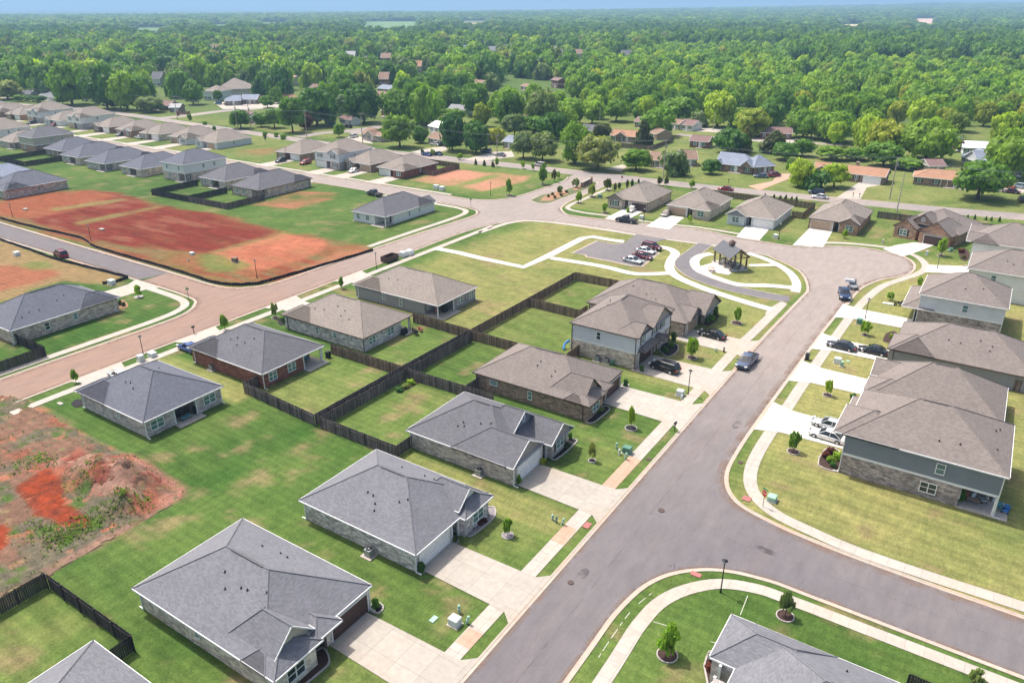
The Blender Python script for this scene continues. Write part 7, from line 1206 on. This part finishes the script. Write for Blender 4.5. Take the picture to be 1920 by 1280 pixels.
def sign(bx, by, top, kind, label, fac):
    x, y = P(bx, by); h = min(3.0, max(2.1, height_to(x, y, top))); r = empty(kind+'_sign', (x, y, 0), fac); tag(r, label, kind.replace('_', ' ')+' sign')
    MB().box((0, 0, h/2), (.06, .06, h), 'grey_metal' if kind == 'stop' else 'black_metal').build('post', r)
    if kind == 'stop':
        pl = MB(); R = .38; pts = [(math.cos(RAD(22.5+45*k))*R, math.sin(RAD(22.5+45*k))*R) for k in range(8)]; pl.loft([[(a, -.04, h-.3+b_) for a, b_ in pts], [(a, -.06, h-.3+b_) for a, b_ in pts]], 'sign_red')
        pl.build('sign_plate', r); cu = bpy.data.curves.new('lettering', 'FONT'); cu.body = 'STOP'; cu.size = .27; cu.align_x = 'CENTER'; cu.align_y = 'CENTER'; cu.extrude = .003; t = bpy.data.objects.new('lettering', cu); COL.objects.link(t); t.parent = r; t.location = (0, -.066, h-.3); t.rotation_euler = (RAD(90), 0, 0); cu.materials.append(M['trim_white']); bpy.context.view_layer.update(); lm = bpy.data.meshes.new_from_object(t.evaluated_get(bpy.context.evaluated_depsgraph_get())); t2 = bpy.data.objects.new('lettering', lm); COL.objects.link(t2); t2.parent = r; t2.location = t.location; t2.rotation_euler = t.rotation_euler; bpy.data.objects.remove(t); t2.name = 'lettering'
        if by > 600: MB().box((0, 0, h+.2), (.7, .03, .18), 'sign_green').build('name_blade', r)
    else:
        MB().box((0, 0, h+.02), (.75, .03, .2), 'sign_green').box((0, 0, h-.2), (.03, .75, .2), 'sign_green').build('name_blade', r)
sign(1430, 950, 920, 'stop', 'red stop sign with green street blade at the lower right junction', RAD(-30)); sign(1166, 343, 331, 'stop', 'red stop sign where the entrance meets the highway', RAD(0)); sign(354, 560, 541, 'street_name', 'green street name sign on the left corner verge', 0); sign(883, 388, 373, 'street_name', 'street name sign beside the white corner house lawn', 0)
# dumpster and wrapped pallets on the reddish street
x, y = P(731, 489); r = empty('dumpster', (x, y, 0), RAD(90)); tag(r, 'dark open dumpster at the kerb behind the grey-sided house', 'dumpster')
d_ = MB(); [d_.box(c, s, 'garage_brown') for c, s in (((0, 0, .25), (3.6, 1.9, .1)), ((0, .95, .75), (3.6, .08, 1.0)), ((0, -.95, .75), (3.6, .08, 1.0)), ((1.8, 0, .75), (.08, 1.9, 1.0)), ((-1.8, 0, .75), (.08, 1.9, 1.0)))]; [d_.box((k, -1.0, .75), (.12, .06, .9), 'garage_brown') for k in (-1.5, -.5, .5, 1.5)]; d_.build('container', r)
for k in (-1.3, 1.3): MB().tube((k, -.8, .1), (k, .8, .1), .12, .12, 'rubber', 10).build('roller', r)
for k, (px, py) in enumerate([(756, 481), (768, 478)]):
    x, y = P(px, py); tag(MB().box((0, 0, .55), (1.5, 1.4, 1.0), 'white_plastic', 0, .92).box((0, 0, 1.12), (1.25, 1.15, .2), 'white_plastic', .1, .8).box((0, 0, .05), (1.6, 1.5, .12), 'wood_post').build('wrapped_pallet', None, loc=(x, y, 0)), ['left', 'right'][k]+' white wrapped pallet at the kerb beside the dumpster', 'pallet')
# pavilion
ang = RAD(-41); r = empty('pavilion', (-44.9, 152.2, 0.0), ang); r.scale = (.9, .9, .95); tag(r, 'timber-post park pavilion with dark standing-seam roof and small cupola', 'pavilion')
MB().box((0, 0, .1), (8.0, 5.0, .2), 'co_new').build('floor_slab', r)
LX, WY, ez, rz_ = 4.0, 2.55, 3.0, 4.95; pr = MB()
for s_ in (-1, 1):
    pr.poly([(-LX, s_*WY, ez), (LX, s_*WY, ez), (LX, 0, rz_), (-LX, 0, rz_)][::s_*-1], 'metal_roof'); pr.poly([(-LX, s_*WY, ez-.14), (LX, s_*WY, ez-.14), (LX, 0, rz_-.14), (-LX, 0, rz_-.14)][::s_], 'tan_wood')
    pr.poly([(-LX, s_*WY, ez-.14), (LX, s_*WY, ez-.14), (LX, s_*WY, ez), (-LX, s_*WY, ez)], 'wood_post')
    for k in range(24):
        X = -LX+.03+k*(2*LX-.06)/23; pr.tube((X, s_*WY, ez+.02), (X, 0, rz_+.02), .02, .02, 'metal_roof', 4)
for X in (-LX, LX): pr.poly([(X, -WY, ez-.14), (X, WY, ez-.14), (X, 0, rz_-.14)], 'tan_wood') if False else None
pr.build('roof', r)
for X in (-3.5, -1.2, 1.2, 3.5):
    for Y in (-2.05, 2.05): MB().box((X, Y, 1.6), (.28, .28, 2.9), 'trim_brown').box((X, Y, .5), (.42, .42, .7), 'stone').build('post', r)
tr = MB()
for X in (-3.85, 3.85, 0):
    tr.tube((X, -2.5, 2.85), (X, 0, 4.7), .1, .1, 'tan_wood', 6); tr.tube((X, 2.5, 2.85), (X, 0, 4.7), .1, .1, 'tan_wood', 6); tr.tube((X, -2.4, 2.9), (X, 2.4, 2.9), .1, .1, 'tan_wood', 6); tr.tube((X, 0, 3.0), (X, 0, 4.5), .08, .08, 'tan_wood', 6); tr.tube((X, -1.2, 3.05), (X, 0, 3.8), .06, .06, 'tan_wood', 6); tr.tube((X, 1.2, 3.05), (X, 0, 3.8), .06, .06, 'tan_wood', 6)
tr.build('truss', r); cp = MB().box((0, 0, 5.1), (1.0, 1.0, .7), 'wood_post'); cp.poly([(-.75, -.75, 5.45), (.75, -.75, 5.45), (0, 0, 6.05)], 'garage_brown').poly([(.75, -.75, 5.45), (.75, .75, 5.45), (0, 0, 6.05)], 'garage_brown').poly([(.75, .75, 5.45), (-.75, .75, 5.45), (0, 0, 6.05)], 'garage_brown').poly([(-.75, .75, 5.45), (-.75, -.75, 5.45), (0, 0, 6.05)], 'garage_brown'); cp.build('cupola', r)
def table(x, y, z, ang, mat, label, L=1.8):
    r = empty('picnic_table', (x, y, z), ang); tag(r, label, 'picnic table'); MB().box((0, 0, .74), (L, .75, .06), mat).build('tabletop', r)
    for s_ in (-1, 1): MB().box((0, s_*.7, .45), (L, .28, .05), mat).build('bench', r); MB().box((s_*L*.35, 0, .4), (.08, 1.3, .07), mat).box((s_*L*.35, -.3, .37), (.08, .08, .74), mat).box((s_*L*.35, .3, .37), (.08, .08, .74), mat).build('leg_frame', r)
for k, (a, b_) in enumerate([(-2.3, 0), (0.3, .3), (2.7, -.2)]): table(-44.9+a*math.cos(ang)-b_*math.sin(ang), 152.2+a*math.sin(ang)+b_*math.cos(ang), .2, ang+.4*k, 'black_metal', ['left', 'middle', 'right'][k]+' black picnic table under the park pavilion')
x, y = P(1333, 508); table(x, y, .08, .3, 'co_orange', 'low orange-brown fire bench on the pavilion terrace', 1.4)
# entrance sign wall, roadside sign board
a = Vector((*P(1090, 352), 0)); c_ = Vector((*P(1108, 343), 0)); d_ = c_-a; r = empty('entrance_sign_wall', (a+c_)/2, math.atan2(d_.y, d_.x)); tag(r, 'low tan brick entrance sign wall on the median', 'sign wall')
MB().box((0, 0, .75), (d_.length, .5, 1.5), 'br_orange').build('wall', r); MB().box((0, 0, 1.55), (d_.length+.15, .62, .12), 'co_walk').build('coping', r); MB().box((0, -.28, .85), (d_.length*.6, .05, .6), 'trim_brown').build('name_panel', r); MB().box((d_.length/2+.2, 0, .95), (.7, .7, 1.9), 'br_orange').build('pillar', r)
a = Vector((*P(334, 217), 0)); c_ = Vector((*P(355, 218), 0)); d_ = c_-a; r = empty('sign_board', (a+c_)/2, math.atan2(d_.y, d_.x)); tag(r, 'maroon sign board between two brick pillars at the far left road fork', 'sign board')
MB().box((0, 0, 1.3), (d_.length, .2, 1.2), 'sh_maroon').build('board', r); [MB().box((s_*d_.length/2, 0, 1.2), (.8, .8, 2.4), 'br_red').box((s_*d_.length/2, 0, 2.5), (.95, .95, .2), 'co_walk').build('pillar', r) for s_ in (-1, 1)]
# poles and wires
PT = []
def pole(bx, by, top, label, arms=1, mat='pole_wood', z=None):
    x, y = P(bx, by); h = z or min(15, height_to(x, y, top)); r = empty('power_pole', (x, y, 0)); tag(r, label, 'power pole', 'wooden power poles'); MB().tube((0, 0, 0), (0, 0, h), .17, .11, mat, 8).build('pole', r)
    for k in range(arms):
        MB().box((0, 0, h-.35-k*.9), (.12, 2.3, .12), 'pole_wood', 0).build('crossarm', r)
        for j in (-1, 0, 1): MB().tube((0, j*1.0, h-.3-k*.9), (0, j*1.0, h-.08-k*.9), .05, .04, 'grey_metal', 6).build('insulator', r)
    if arms: MB().tube((.3, .1, h-2.4), (.3, .1, h-1.6), .2, .2, 'grey_metal', 10).build('transformer', r)
    PT.append((x, y, h)); return r
pole(61, 187, 166, 'leftmost power pole beyond the far left row'); pole(177, 198, 169, 'power pole between the dark trees at left'); pole(333, 224, 180, 'power pole beside the maroon sign board'); pole(446, 246, 194, 'power pole at the highway fork right of the tall shrub'); pole(576, 262, 207, 'power pole before the very dark tree'); pole(681, 279, 212, 'power pole before the brown-gabled house'); pole(932, 295, 254, 'power pole entwined by the golden tree'); pole(1243, 340, 262, 'tall grey power pole before the chestnut ranch house'); pole(1668, 373, 295, 'tall power pole with double crossarm left of the right-hand ranch', 2)
x1, y1 = P(2010, 415); PT.append((x1, y1, 12)); main = list(PT)
pole(1681, 398, 325, 'pale power pole without wires beside the double-crossarm pole', 0, 'sd_beige'); pole(471, 246, 196, 'power pole right behind the tall shrub pole', 1); pole(1124, 236, 202, 'pale power pole among the trees left of the bright orange roof', 0, 'sd_beige'); pole(1618, 246, 225, 'power pole left of the round yellowish tree', 1); pole(1337, 245, 211, 'power pole on the open lawn clearing', 0, 'sd_beige'); pole(787, 128, 95, 'thin mast in the far trees', 0, 'sd_beige')
wr = random.Random(2)
for i in range(len(main)-1):
    a, c_ = main[i], main[i+1]
    o = empty('power_line', (a[0], a[1], 0)); tag(o, 'overhead wires, span %s' % ['at the far left edge', 'between the two leftmost poles and the dark trees', 'reaching the maroon sign board', 'ending at the tall shrub pole', 'before the very dark tree', 'left of the brown-gabled house', 'over the bushy roadside tree', 'over the line of three grey-green trees', 'from the tall grey pole to the double-crossarm pole', 'leaving the frame at right'][i+1 if i+1 < 10 else 9], 'power line', 'overhead wires')
    for off, dz in ((-1, 0), (0, 0), (1, 0), (.15, -1.9), (.15, -2.6)):
        mb = MB(); pr_ = None
        for k in range(13):
            t = k/12; z = a[2]+(c_[2]-a[2])*t+dz-1.3*4*t*(1-t); p = (off*.1+(c_[0]-a[0])*t, off+(c_[1]-a[1])*t, z)
            if pr_: mb.tube(pr_, p, .022, .022, 'grey_metal', 4, False)
            pr_ = p
        mb.build('wire', o)
# patio and yard items
def chair(x, y, z, ang, mat, label, g='patio furniture'):
    r = empty('patio_chair', (x, y, z), ang); tag(r, label, 'patio chair', g); MB().box((0, 0, .42), (.6, .6, .12), mat).build('seat', r); MB().box((-.27, 0, .72), (.08, .6, .55), mat).build('backrest', r)
    for a_ in (-1, 1): MB().box((0, a_*.31, .55), (.6, .06, .06), 'wicker').build('armrest', r)
    for a_ in (-1, 1):
        for c__ in (-1, 1): MB().box((a_*.25, c__*.26, .18), (.05, .05, .36), 'wicker').build('leg', r)
bp = -83.4
chair(-84.9, 49.1, .09, 0, 'wicker', 'left black cushioned chair on the patio of the nearest middle-row house'); chair(-84.9, 50.2, .09, 0, 'wicker', 'right black cushioned chair on the same patio'); 
r = empty('patio_table', (-83.9, 49.4, .09)); tag(r, 'low black table with teal top on the patio of the nearest middle-row house', 'patio table'); MB().box((0, 0, .4), (.6, 1.3, .06), 'cushion_teal').build('tabletop', r); [MB().box((a_*.25, c__*.6, .19), (.05, .05, .38), 'wicker').build('leg', r) for a_ in (-1, 1) for c__ in (-1, 1)]
chair(-83.9, 70.6, .09, 0, 'cushion_teal', 'teal chair on the red brick house patio'); chair(-84.2, 69.3, .09, 0, 'tan_wood', 'tan chair on the red brick house patio')
def grill(x, y, z, label):
    r = empty('barbecue_grill', (x, y, z)); tag(r, label, 'barbecue grill', 'covered barbecue grills'); MB().box((0, 0, .45), (.6, 1.1, .85), 'black_metal').build('cabinet', r); MB().tube((0, -.45, .92), (0, .45, .92), .28, .28, 'black_metal', 10).build('lid', r)
grill(-84.2, 51.4, .09, 'covered black grill on the patio of the nearest middle-row house'); grill(-84.8, 68.2, .09, 'black grill under the red brick house patio roof'); grill(-78.4, 87.0, .0, 'dark covered grill beside the trampled patio of the taupe stone house'); grill(-78.9, 98.6, .09, 'round black grill on the patio of the grey-sided house')
chair(-77.4, 88.4, .09, .5, 'wicker', 'dark chair on the trampled patio'); chair(-76.6, 87.9, .0, 2.2, 'wicker', 'second dark chair at the edge of the trampled patio'); chair(-76.9, 89.4, .0, 1.2, 'cushion_red', 'reddish chair at the edge of the trampled patio'); chair(-79.6, 97.2, .09, 2.0, 'cushion_red', 'orange-brown chair on the patio of the grey-sided house')
for k, (px, py, m_, lab) in enumerate([(1808, 938, 'cushion_red', 'red cushioned chair at the left of the big two-storey house patio'), (1818, 941, 'sd_lgrey', 'white cushioned chair in the middle of the big two-storey house patio'), (1842, 948, 'sd_lgrey', 'white cushioned chair at the right of the big two-storey house patio'), (1884, 962, 'patio_blue', 'blue chair outside the big two-storey house patio'), (1876, 958, 'cushion_teal', 'teal chair outside the big two-storey house patio')]):
    x, y = P(px, py); chair(x, y+(.6 if k < 3 else 0), .09 if k < 3 else 0.0, 1.5+k, m_, lab)
x, y = P(1822, 946); r = empty('patio_table', (x, y+.5, .09)); tag(r, 'wooden coffee table on the big two-storey house patio', 'patio table'); MB().box((0, 0, .4), (1.2, .6, .08), 'co_orange').build('tabletop', r); [MB().box((a_*.5, c__*.22, .19), (.07, .07, .38), 'tan_wood').build('leg', r) for a_ in (-1, 1) for c__ in (-1, 1)]
tree(*P(1799, 938), 1.3, 1.0, 'fo_mid', 'bush', 'potted green plant on the big two-storey house patio', None, 'potted_plant', 'plant')
# slide in the yard
x, y = -52.6, 96.6; r = empty('garden_slide', (x, y, 0), RAD(100)); r.scale = (.62, .62, .8); tag(r, 'bright blue child slide beside the white-sided two-storey house', 'slide'); sb = MB()
for k in range(8):
    t0, t1 = k/8, (k+1)/8; f = lambda t: (math.cos(t*2.4)*1.1, math.sin(t*2.4)*1.1, 1.5*(1-t)+.15)
    a, c_ = f(t0), f(t1); sb.tube(a, c_, .28, .28, 'patio_blue', 10, False)
sb.build('chute', r); MB().box((1.25, -.3, .8), (.1, .5, 1.6), 'white_plastic').build('ladder', r)
for px, py, lab in ((205, 291, 'white and blue yard toy between the dark fences at left'),): 
    x, y = P(px, py); tag(MB().box((0, 0, .5), (.5, .5, 1), 'patio_blue').tube((0, 0, 1), (0, 0, 1.5), .3, .2, 'white_plastic', 8).build('yard_toy', None, loc=(x, y, 0)), lab, 'toy')
x, y = P(34, 294); tag(MB().tube((0, 0, 0), (0, 0, .9), 1.9, 1.9, 'patio_blue', 20).tube((0, 0, .86), (0, 0, .95), 2.0, 2.0, 'white_plastic', 20, False).build('round_pool', None, loc=(P(622, 233)[0], P(622, 233)[1], 0)), 'round turquoise pool beside the white shed beyond the side road', 'pool')
for k, (px, py) in enumerate([(1790, 262+2), (1797, 265), (1775, 266), (1867, 282), (1875, 286)]):
    x, y = P(px, py); tag(MB().tube((0, 0, 0), (0, 0, 2.0), 1.3, 1.3, 'white_plastic', 12).tube((0, 0, 2.0), (0, 0, 2.5), 1.3, .3, 'white_plastic', 12).build('storage_tank', None, loc=(x, y, 0)), [ 'pale tank left of the long white barn, middle one', 'pale tank left of the long white barn, nearest it', 'pale tank left of the long white barn, leftmost', 'pale tank right of the blue-grey house, left one', 'pale tank right of the blue-grey house, right one'][k], 'tank')
for k, (bx, by, lab) in enumerate([(1342+24, 344, 'black mailbox post on the highway verge above the red car'), (1599, 370, 'dark mailbox at the pale drive mouth of the orange ranch'), (1611, 371, 'second dark mailbox at the same drive mouth')]):
    mailbox(bx, by, lab)

# ------------------------------------------------------------------ woods
BND = [(-400, 174), (0, 180), (130, 185), (260, 190), (365, 188), (380, 166), (480, 165), (520, 186), (560, 212), (640, 226), (690, 228), (760, 248), (850, 250), (915, 240), (1000, 246), (1060, 250), (1120, 244), (1200, 238), (1260, 222), (1340, 210), (1400, 230), (1450, 258), (1500, 270), (1560, 288), (1640, 296), (1700, 302), (1740, 300), (1790, 268), (1880, 276), (1920, 300), (2300, 330)]
def bnd(px):
    for i in range(len(BND)-1):
        if BND[i][0] <= px <= BND[i+1][0]:
            t = (px-BND[i][0])/(BND[i+1][0]-BND[i][0]); return BND[i][1]*(1-t)+BND[i+1][1]*t
    return 175
CLEAR = [[(915, 175), (985, 149), (1055, 158), (1062, 195), (1030, 240), (930, 225)], [(1300, 238), (1395, 203), (1425, 236), (1345, 258)], [(1778, 122), (1832, 122), (1832, 137), (1778, 137)], [(1800, 268), (1862, 268), (1862, 285), (1800, 285)], [(1640, 236), (1700, 236), (1700, 275), (1640, 275)], [(1742, 104), (1778, 104), (1778, 118), (1742, 118)]]
def inpoly(x, y, p):
    c = False
    for i in range(len(p)):
        ax, ay = p[i]; bx, by = p[(i+1) % len(p)]
        if (ay > y) != (by > y) and x < (bx-ax)*(y-ay)/(by-ay)+ax: c = not c
    return c
HOUSES = [(o.location.x, o.location.y) for o in COL.objects if o.get('category') == 'house' and o.location.y > 225]
HOUSES_PX = [Q(x, y, 0) for x, y in HOUSES]
FPX = [[Q(*q) for q in p] for p, c in FIELDS]
rf_ = random.Random(11); CAND = []
ux, uy = -math.sin(AZ), math.cos(AZ)
def gen(r0, r1, sp, dens):
    n = int(r1*1.6/sp)
    for i in range(-n, n+1):
        for j in range(0, int(r1/sp)+1):
            f = j*sp+rf_.uniform(-.45, .45)*sp; l = i*sp+rf_.uniform(-.45, .45)*sp
            if f < 150: continue
            D = math.hypot(f, l)
            if not (r0 <= D < r1) or abs(l) > f*0.78+90: continue
            X, Y = ux*f+math.cos(AZ)*l, uy*f+math.sin(AZ)*l
            px, py = Q(X, Y)
            if py > bnd(max(-399, min(2299, px))) or px < -250 or px > 2170: continue
            if rf_.random() > dens(px, py): continue
            if any(inpoly(px, py, c) for c in CLEAR): continue
            if D > 900 and any(inpoly(px, py-k, q) for q in FPX for k in (-1, 2, 5, 8, 11, 14, 17) if k < 17*1417/D): continue
            bad = False
            for (hx, hy), (qx, qy) in zip(HOUSES, HOUSES_PX):
                s = 1417/max(60, math.hypot(hx, hy))
                if math.hypot(X-hx-5, Y-hy-4) < 12.5 or (abs(px-qx-7*s) < (8*s if s < 3.2 else 9*s) and -4 < py-qy < (12*s if s < 3.2 else 11*s*.38)): bad = True; break
            if bad: continue
            CAND.append((D, X, Y, px, py, sp))
_g = random.Random(77); _G = [[_g.random() for _ in range(300)] for _ in range(300)]
def vn2(x, y, s=26.0):
    x = x/s+50; y = y/s+50; i, j = int(x), int(y); a, b = x-i, y-j; a = a*a*(3-2*a); b = b*b*(3-2*b); i %= 299; j %= 299
    return (_G[i][j]*(1-a)+_G[i+1][j]*a)*(1-b)+(_G[i][j+1]*(1-a)+_G[i+1][j+1]*a)*b
def dens1(px, py):
    if py > 215 and px > 540: return 0.55
    if px < 1100 and py > 66: return 0.0 if vn2(px*1.0, py*2.6) > 0.66 else 0.80
    if px >= 1100 and py > 110: return 0.05 if vn2(px*.8+400, py*2.2) > 0.80 else 0.97
    return 0.97
gen(200, 900, 10.2, dens1); gen(900, 1900, 13.5, lambda a, b: 0.8 if a < 1040 and b > 60 else 0.95); gen(1900, 5200, 27, lambda a, b: 0.93); gen(5200, 16000, 75, lambda a, b: 0.97)
CAND.sort()
def style(px, py, n):
    if py < 82: return ('fo_dark' if n < 0.62 else 'fo_mid' if n < .95 else 'fo_pale', rf_.uniform(9, 17))
    if px > 1070 and py > 104+10*math.sin(px*0.013) and not (px > 1480 and py < 132): return ('fo_bright' if n < 0.5 else 'fo_yellow' if n > 0.95 else 'fo_mid', rf_.uniform(9, 13))
    if px > 1600 and py > 185: return ('fo_mid' if n < 0.42 else 'fo_bright', rf_.uniform(10, 15))
    if px > 1250 and py > 82: return ('fo_mid' if n < 0.5 else 'fo_dark', rf_.uniform(14, 18))
    return ('fo_mid' if n < 0.42 else 'fo_dark' if n < 0.6 else 'fo_bright' if n < 0.84 else 'fo_pale', rf_.uniform(9.5, 17.5))
near, rest = [], []
for c in CAND:
    if any(math.hypot(c[1]-t[0], c[2]-t[1]) < t[2]+2.0 for t in TREES[:140]): continue
    (near if len(near) < 192 else rest).append(c)
for (D, X, Y, px, py, sp) in near:
    mat, h = style(px, py, rf_.random()); sh_ = rf_.choice(['round', 'round', 'wide', 'oval'])
    side = 'on the left' if px < 700 else 'near the centre' if px < 1100 else 'on the right'
    tone = {'fo_bright': 'fresh light green', 'fo_mid': 'mid-green', 'fo_dark': 'dark green', 'fo_yellow': 'yellow-green', 'fo_pale': 'grey-green', 'fo_cedar': 'olive'}[mat]
    tree(X, Y, h, h*rf_.uniform(.78, 1.05), mat, sh_, '%s broadleaf tree at the front edge of the woods %s' % (tone, side), 'woodland edge trees, %s %s' % (tone, side))
bpy.context.view_layer.update()
# the rest of the woods: one mass, instanced on a cloud of points
LOW = {}
for k, (shp, sd) in enumerate([('round', 31), ('round', 32), ('wide', 33), ('wide', 34)]): LOW[k] = crown_mesh('crown', sd, 20, 24, 0.17, shp, 0.32, 0.10)
def stand(name, pts, mats, label):
    col_ = bpy.data.collections.new('crown_shapes')
    for k in LOW:
        for mt in mats:
            me_ = LOW[k].copy(); me_.materials.append(M[mt]); o_ = bpy.data.objects.new('crown', me_); col_.objects.link(o_)
    me_ = bpy.data.meshes.new(name); me_.from_pydata([(p[0], p[1], p[2]) for p in pts], [], [])
    a1 = me_.attributes.new('scl', 'FLOAT_VECTOR', 'POINT'); a1.data.foreach_set('vector', [v for p in pts for v in (p[3], p[3], p[4])])
    a2 = me_.attributes.new('ang', 'FLOAT', 'POINT'); a2.data.foreach_set('value', [p[5] for p in pts]); a3 = me_.attributes.new('pick', 'INT', 'POINT'); a3.data.foreach_set('value', [p[6] for p in pts])
    ob = bpy.data.objects.new(name, me_); COL.objects.link(ob); ob['kind'] = 'stuff'; ob['label'] = label; ob['category'] = 'forest'
    ng = bpy.data.node_groups.new(name, 'GeometryNodeTree'); ng.interface.new_socket('Geometry', in_out='INPUT', socket_type='NodeSocketGeometry'); ng.interface.new_socket('Geometry', in_out='OUTPUT', socket_type='NodeSocketGeometry')
    N = ng.nodes.new; gi, go = N('NodeGroupInput'), N('NodeGroupOutput'); ip = N('GeometryNodeInstanceOnPoints'); ci = N('GeometryNodeCollectionInfo'); ci.inputs[0].default_value = col_; ci.inputs['Separate Children'].default_value = True; ci.inputs['Reset Children'].default_value = True
    def at_(nm, ty):
        n = N('GeometryNodeInputNamedAttribute'); n.data_type = ty; n.inputs[0].default_value = nm; return n.outputs['Attribute']
    cx = N('ShaderNodeCombineXYZ'); ng.links.new(at_('ang', 'FLOAT'), cx.inputs[2]); ip.inputs['Pick Instance'].default_value = True
    ng.links.new(gi.outputs[0], ip.inputs['Points']); ng.links.new(ci.outputs[0], ip.inputs['Instance']); ng.links.new(at_('scl', 'FLOAT_VECTOR'), ip.inputs['Scale']); ng.links.new(cx.outputs[0], ip.inputs['Rotation']); ng.links.new(at_('pick', 'INT'), ip.inputs['Instance Index']); ng.links.new(ip.outputs[0], go.inputs[0])
    md = ob.modifiers.new('stand', 'NODES'); md.node_group = ng
    return ob
ptsA, ptsB = [], []
hz = hills(np.array([[c[1] for c in rest]]), np.array([[c[2] for c in rest]]))[0]
for i, (D, X, Y, px, py, sp) in enumerate(rest):
    mat, h = style(px, py, rf_.random()); m_ = ['fo_mid', 'fo_dark', 'fo_bright', 'fo_pale', 'fo_yellow'].index(mat if mat in ('fo_mid', 'fo_dark', 'fo_bright', 'fo_pale', 'fo_yellow') else 'fo_mid')
    w = (h*rf_.uniform(.42, .58)) if sp < 20 else sp*rf_.uniform(.62, .85)
    if sp > 60: h = rf_.uniform(12, 20)
    bright = px > 1070 and py > 100
    (ptsB if bright else ptsA).append((X, Y, hz[i]-(h*.10), w, h*rf_.uniform(.92, 1.25), rf_.uniform(0, 6.28), rf_.randrange(4)*5+m_))
ORDER5 = ['fo_mid', 'fo_dark', 'fo_bright', 'fo_pale', 'fo_yellow']
stand('forest', ptsA, ORDER5, 'unbroken dark mixed woodland stretching to the horizon'); stand('woodland', ptsB, ORDER5, 'dense light green young woodland on the right beyond the houses')

# ------------------------------------------------------------------ air
hb = MB().box((-1000, 11900, 40), (46500, 30500, 290), 'black_metal'); hz_o = hb.build('haze'); hz_o['kind'] = 'stuff'; hz_o.data.materials.clear()
hm = bpy.data.materials.new('air'); hm.use_nodes = True; nt = hm.node_tree; nt.nodes.clear(); out = nt.nodes.new('ShaderNodeOutputMaterial'); pv = nt.nodes.new('ShaderNodeVolumePrincipled')
pv.inputs['Color'].default_value = (0.40, 0.66, 0.95, 1); pv.inputs['Density'].default_value = 0.00020; pv.inputs['Anisotropy'].default_value = 0.1; nt.links.new(pv.outputs[0], out.inputs['Volume']); hz_o.data.materials.append(hm)

# ------------------------------------------------------------------ light and sky
SUN_EL, SUN_AZ = 62.0, 188.0     # azimuth: direction TO the sun measured as angle from +X, counter-clockwise
sd = Vector((math.cos(RAD(SUN_EL))*math.cos(RAD(SUN_AZ)), math.cos(RAD(SUN_EL))*math.sin(RAD(SUN_AZ)), math.sin(RAD(SUN_EL))))
SUN_AZ = 172.0; sd = Vector((math.cos(RAD(SUN_EL))*math.cos(RAD(SUN_AZ)), math.cos(RAD(SUN_EL))*math.sin(RAD(SUN_AZ)), math.sin(RAD(SUN_EL))))
sl = bpy.data.lights.new('sun', 'SUN'); sl.energy = 3.6; sl.angle = RAD(0.6); sl.color = (1.0, 0.955, 0.88); so = bpy.data.objects.new('sun', sl); COL.objects.link(so); so.rotation_euler = sd.to_track_quat('Z', 'Y').to_euler(); so.location = (0, 0, 300)
w = bpy.data.worlds.new('World'); sc.world = w; w.use_nodes = True; nt = w.node_tree; bg = nt.nodes['Background']; sk = nt.nodes.new('ShaderNodeTexSky'); sk.sky_type = 'NISHITA'; sk.sun_disc = False; sk.sun_elevation = RAD(SUN_EL); sk.sun_rotation = RAD(90-SUN_AZ); sk.air_density = 1.0; sk.dust_density = 5.5; sk.ozone_density = 0.7
nt.links.new(sk.outputs[0], bg.inputs[0]); bg.inputs[1].default_value = 0.15
cam = bpy.data.cameras.new('camera'); cam.sensor_width = 36; cam.sensor_fit = 'HORIZONTAL'; cam.lens = 36*F/1920; cam.clip_start = 0.5; cam.clip_end = 60000
co = bpy.data.objects.new('camera', cam); COL.objects.link(co); co.location = (0, 0, H)
fwd = Vector((-math.sin(AZ)*math.cos(PIT), math.cos(AZ)*math.cos(PIT), -math.sin(PIT))); co.rotation_euler = fwd.to_track_quat('-Z', 'Y').to_euler(); sc.camera = co
sc.view_settings.view_transform = 'Standard'; sc.view_settings.look = 'None'; sc.view_settings.exposure = 0.50; sc.view_settings.gamma = 1.0
sc.render.film_transparent = False; sc.cycles.use_denoising = True; sc.cycles.max_bounces = 6; sc.cycles.diffuse_bounces = 3; sc.cycles.transparent_max_bounces = 8; sc.cycles.volume_bounces = 0
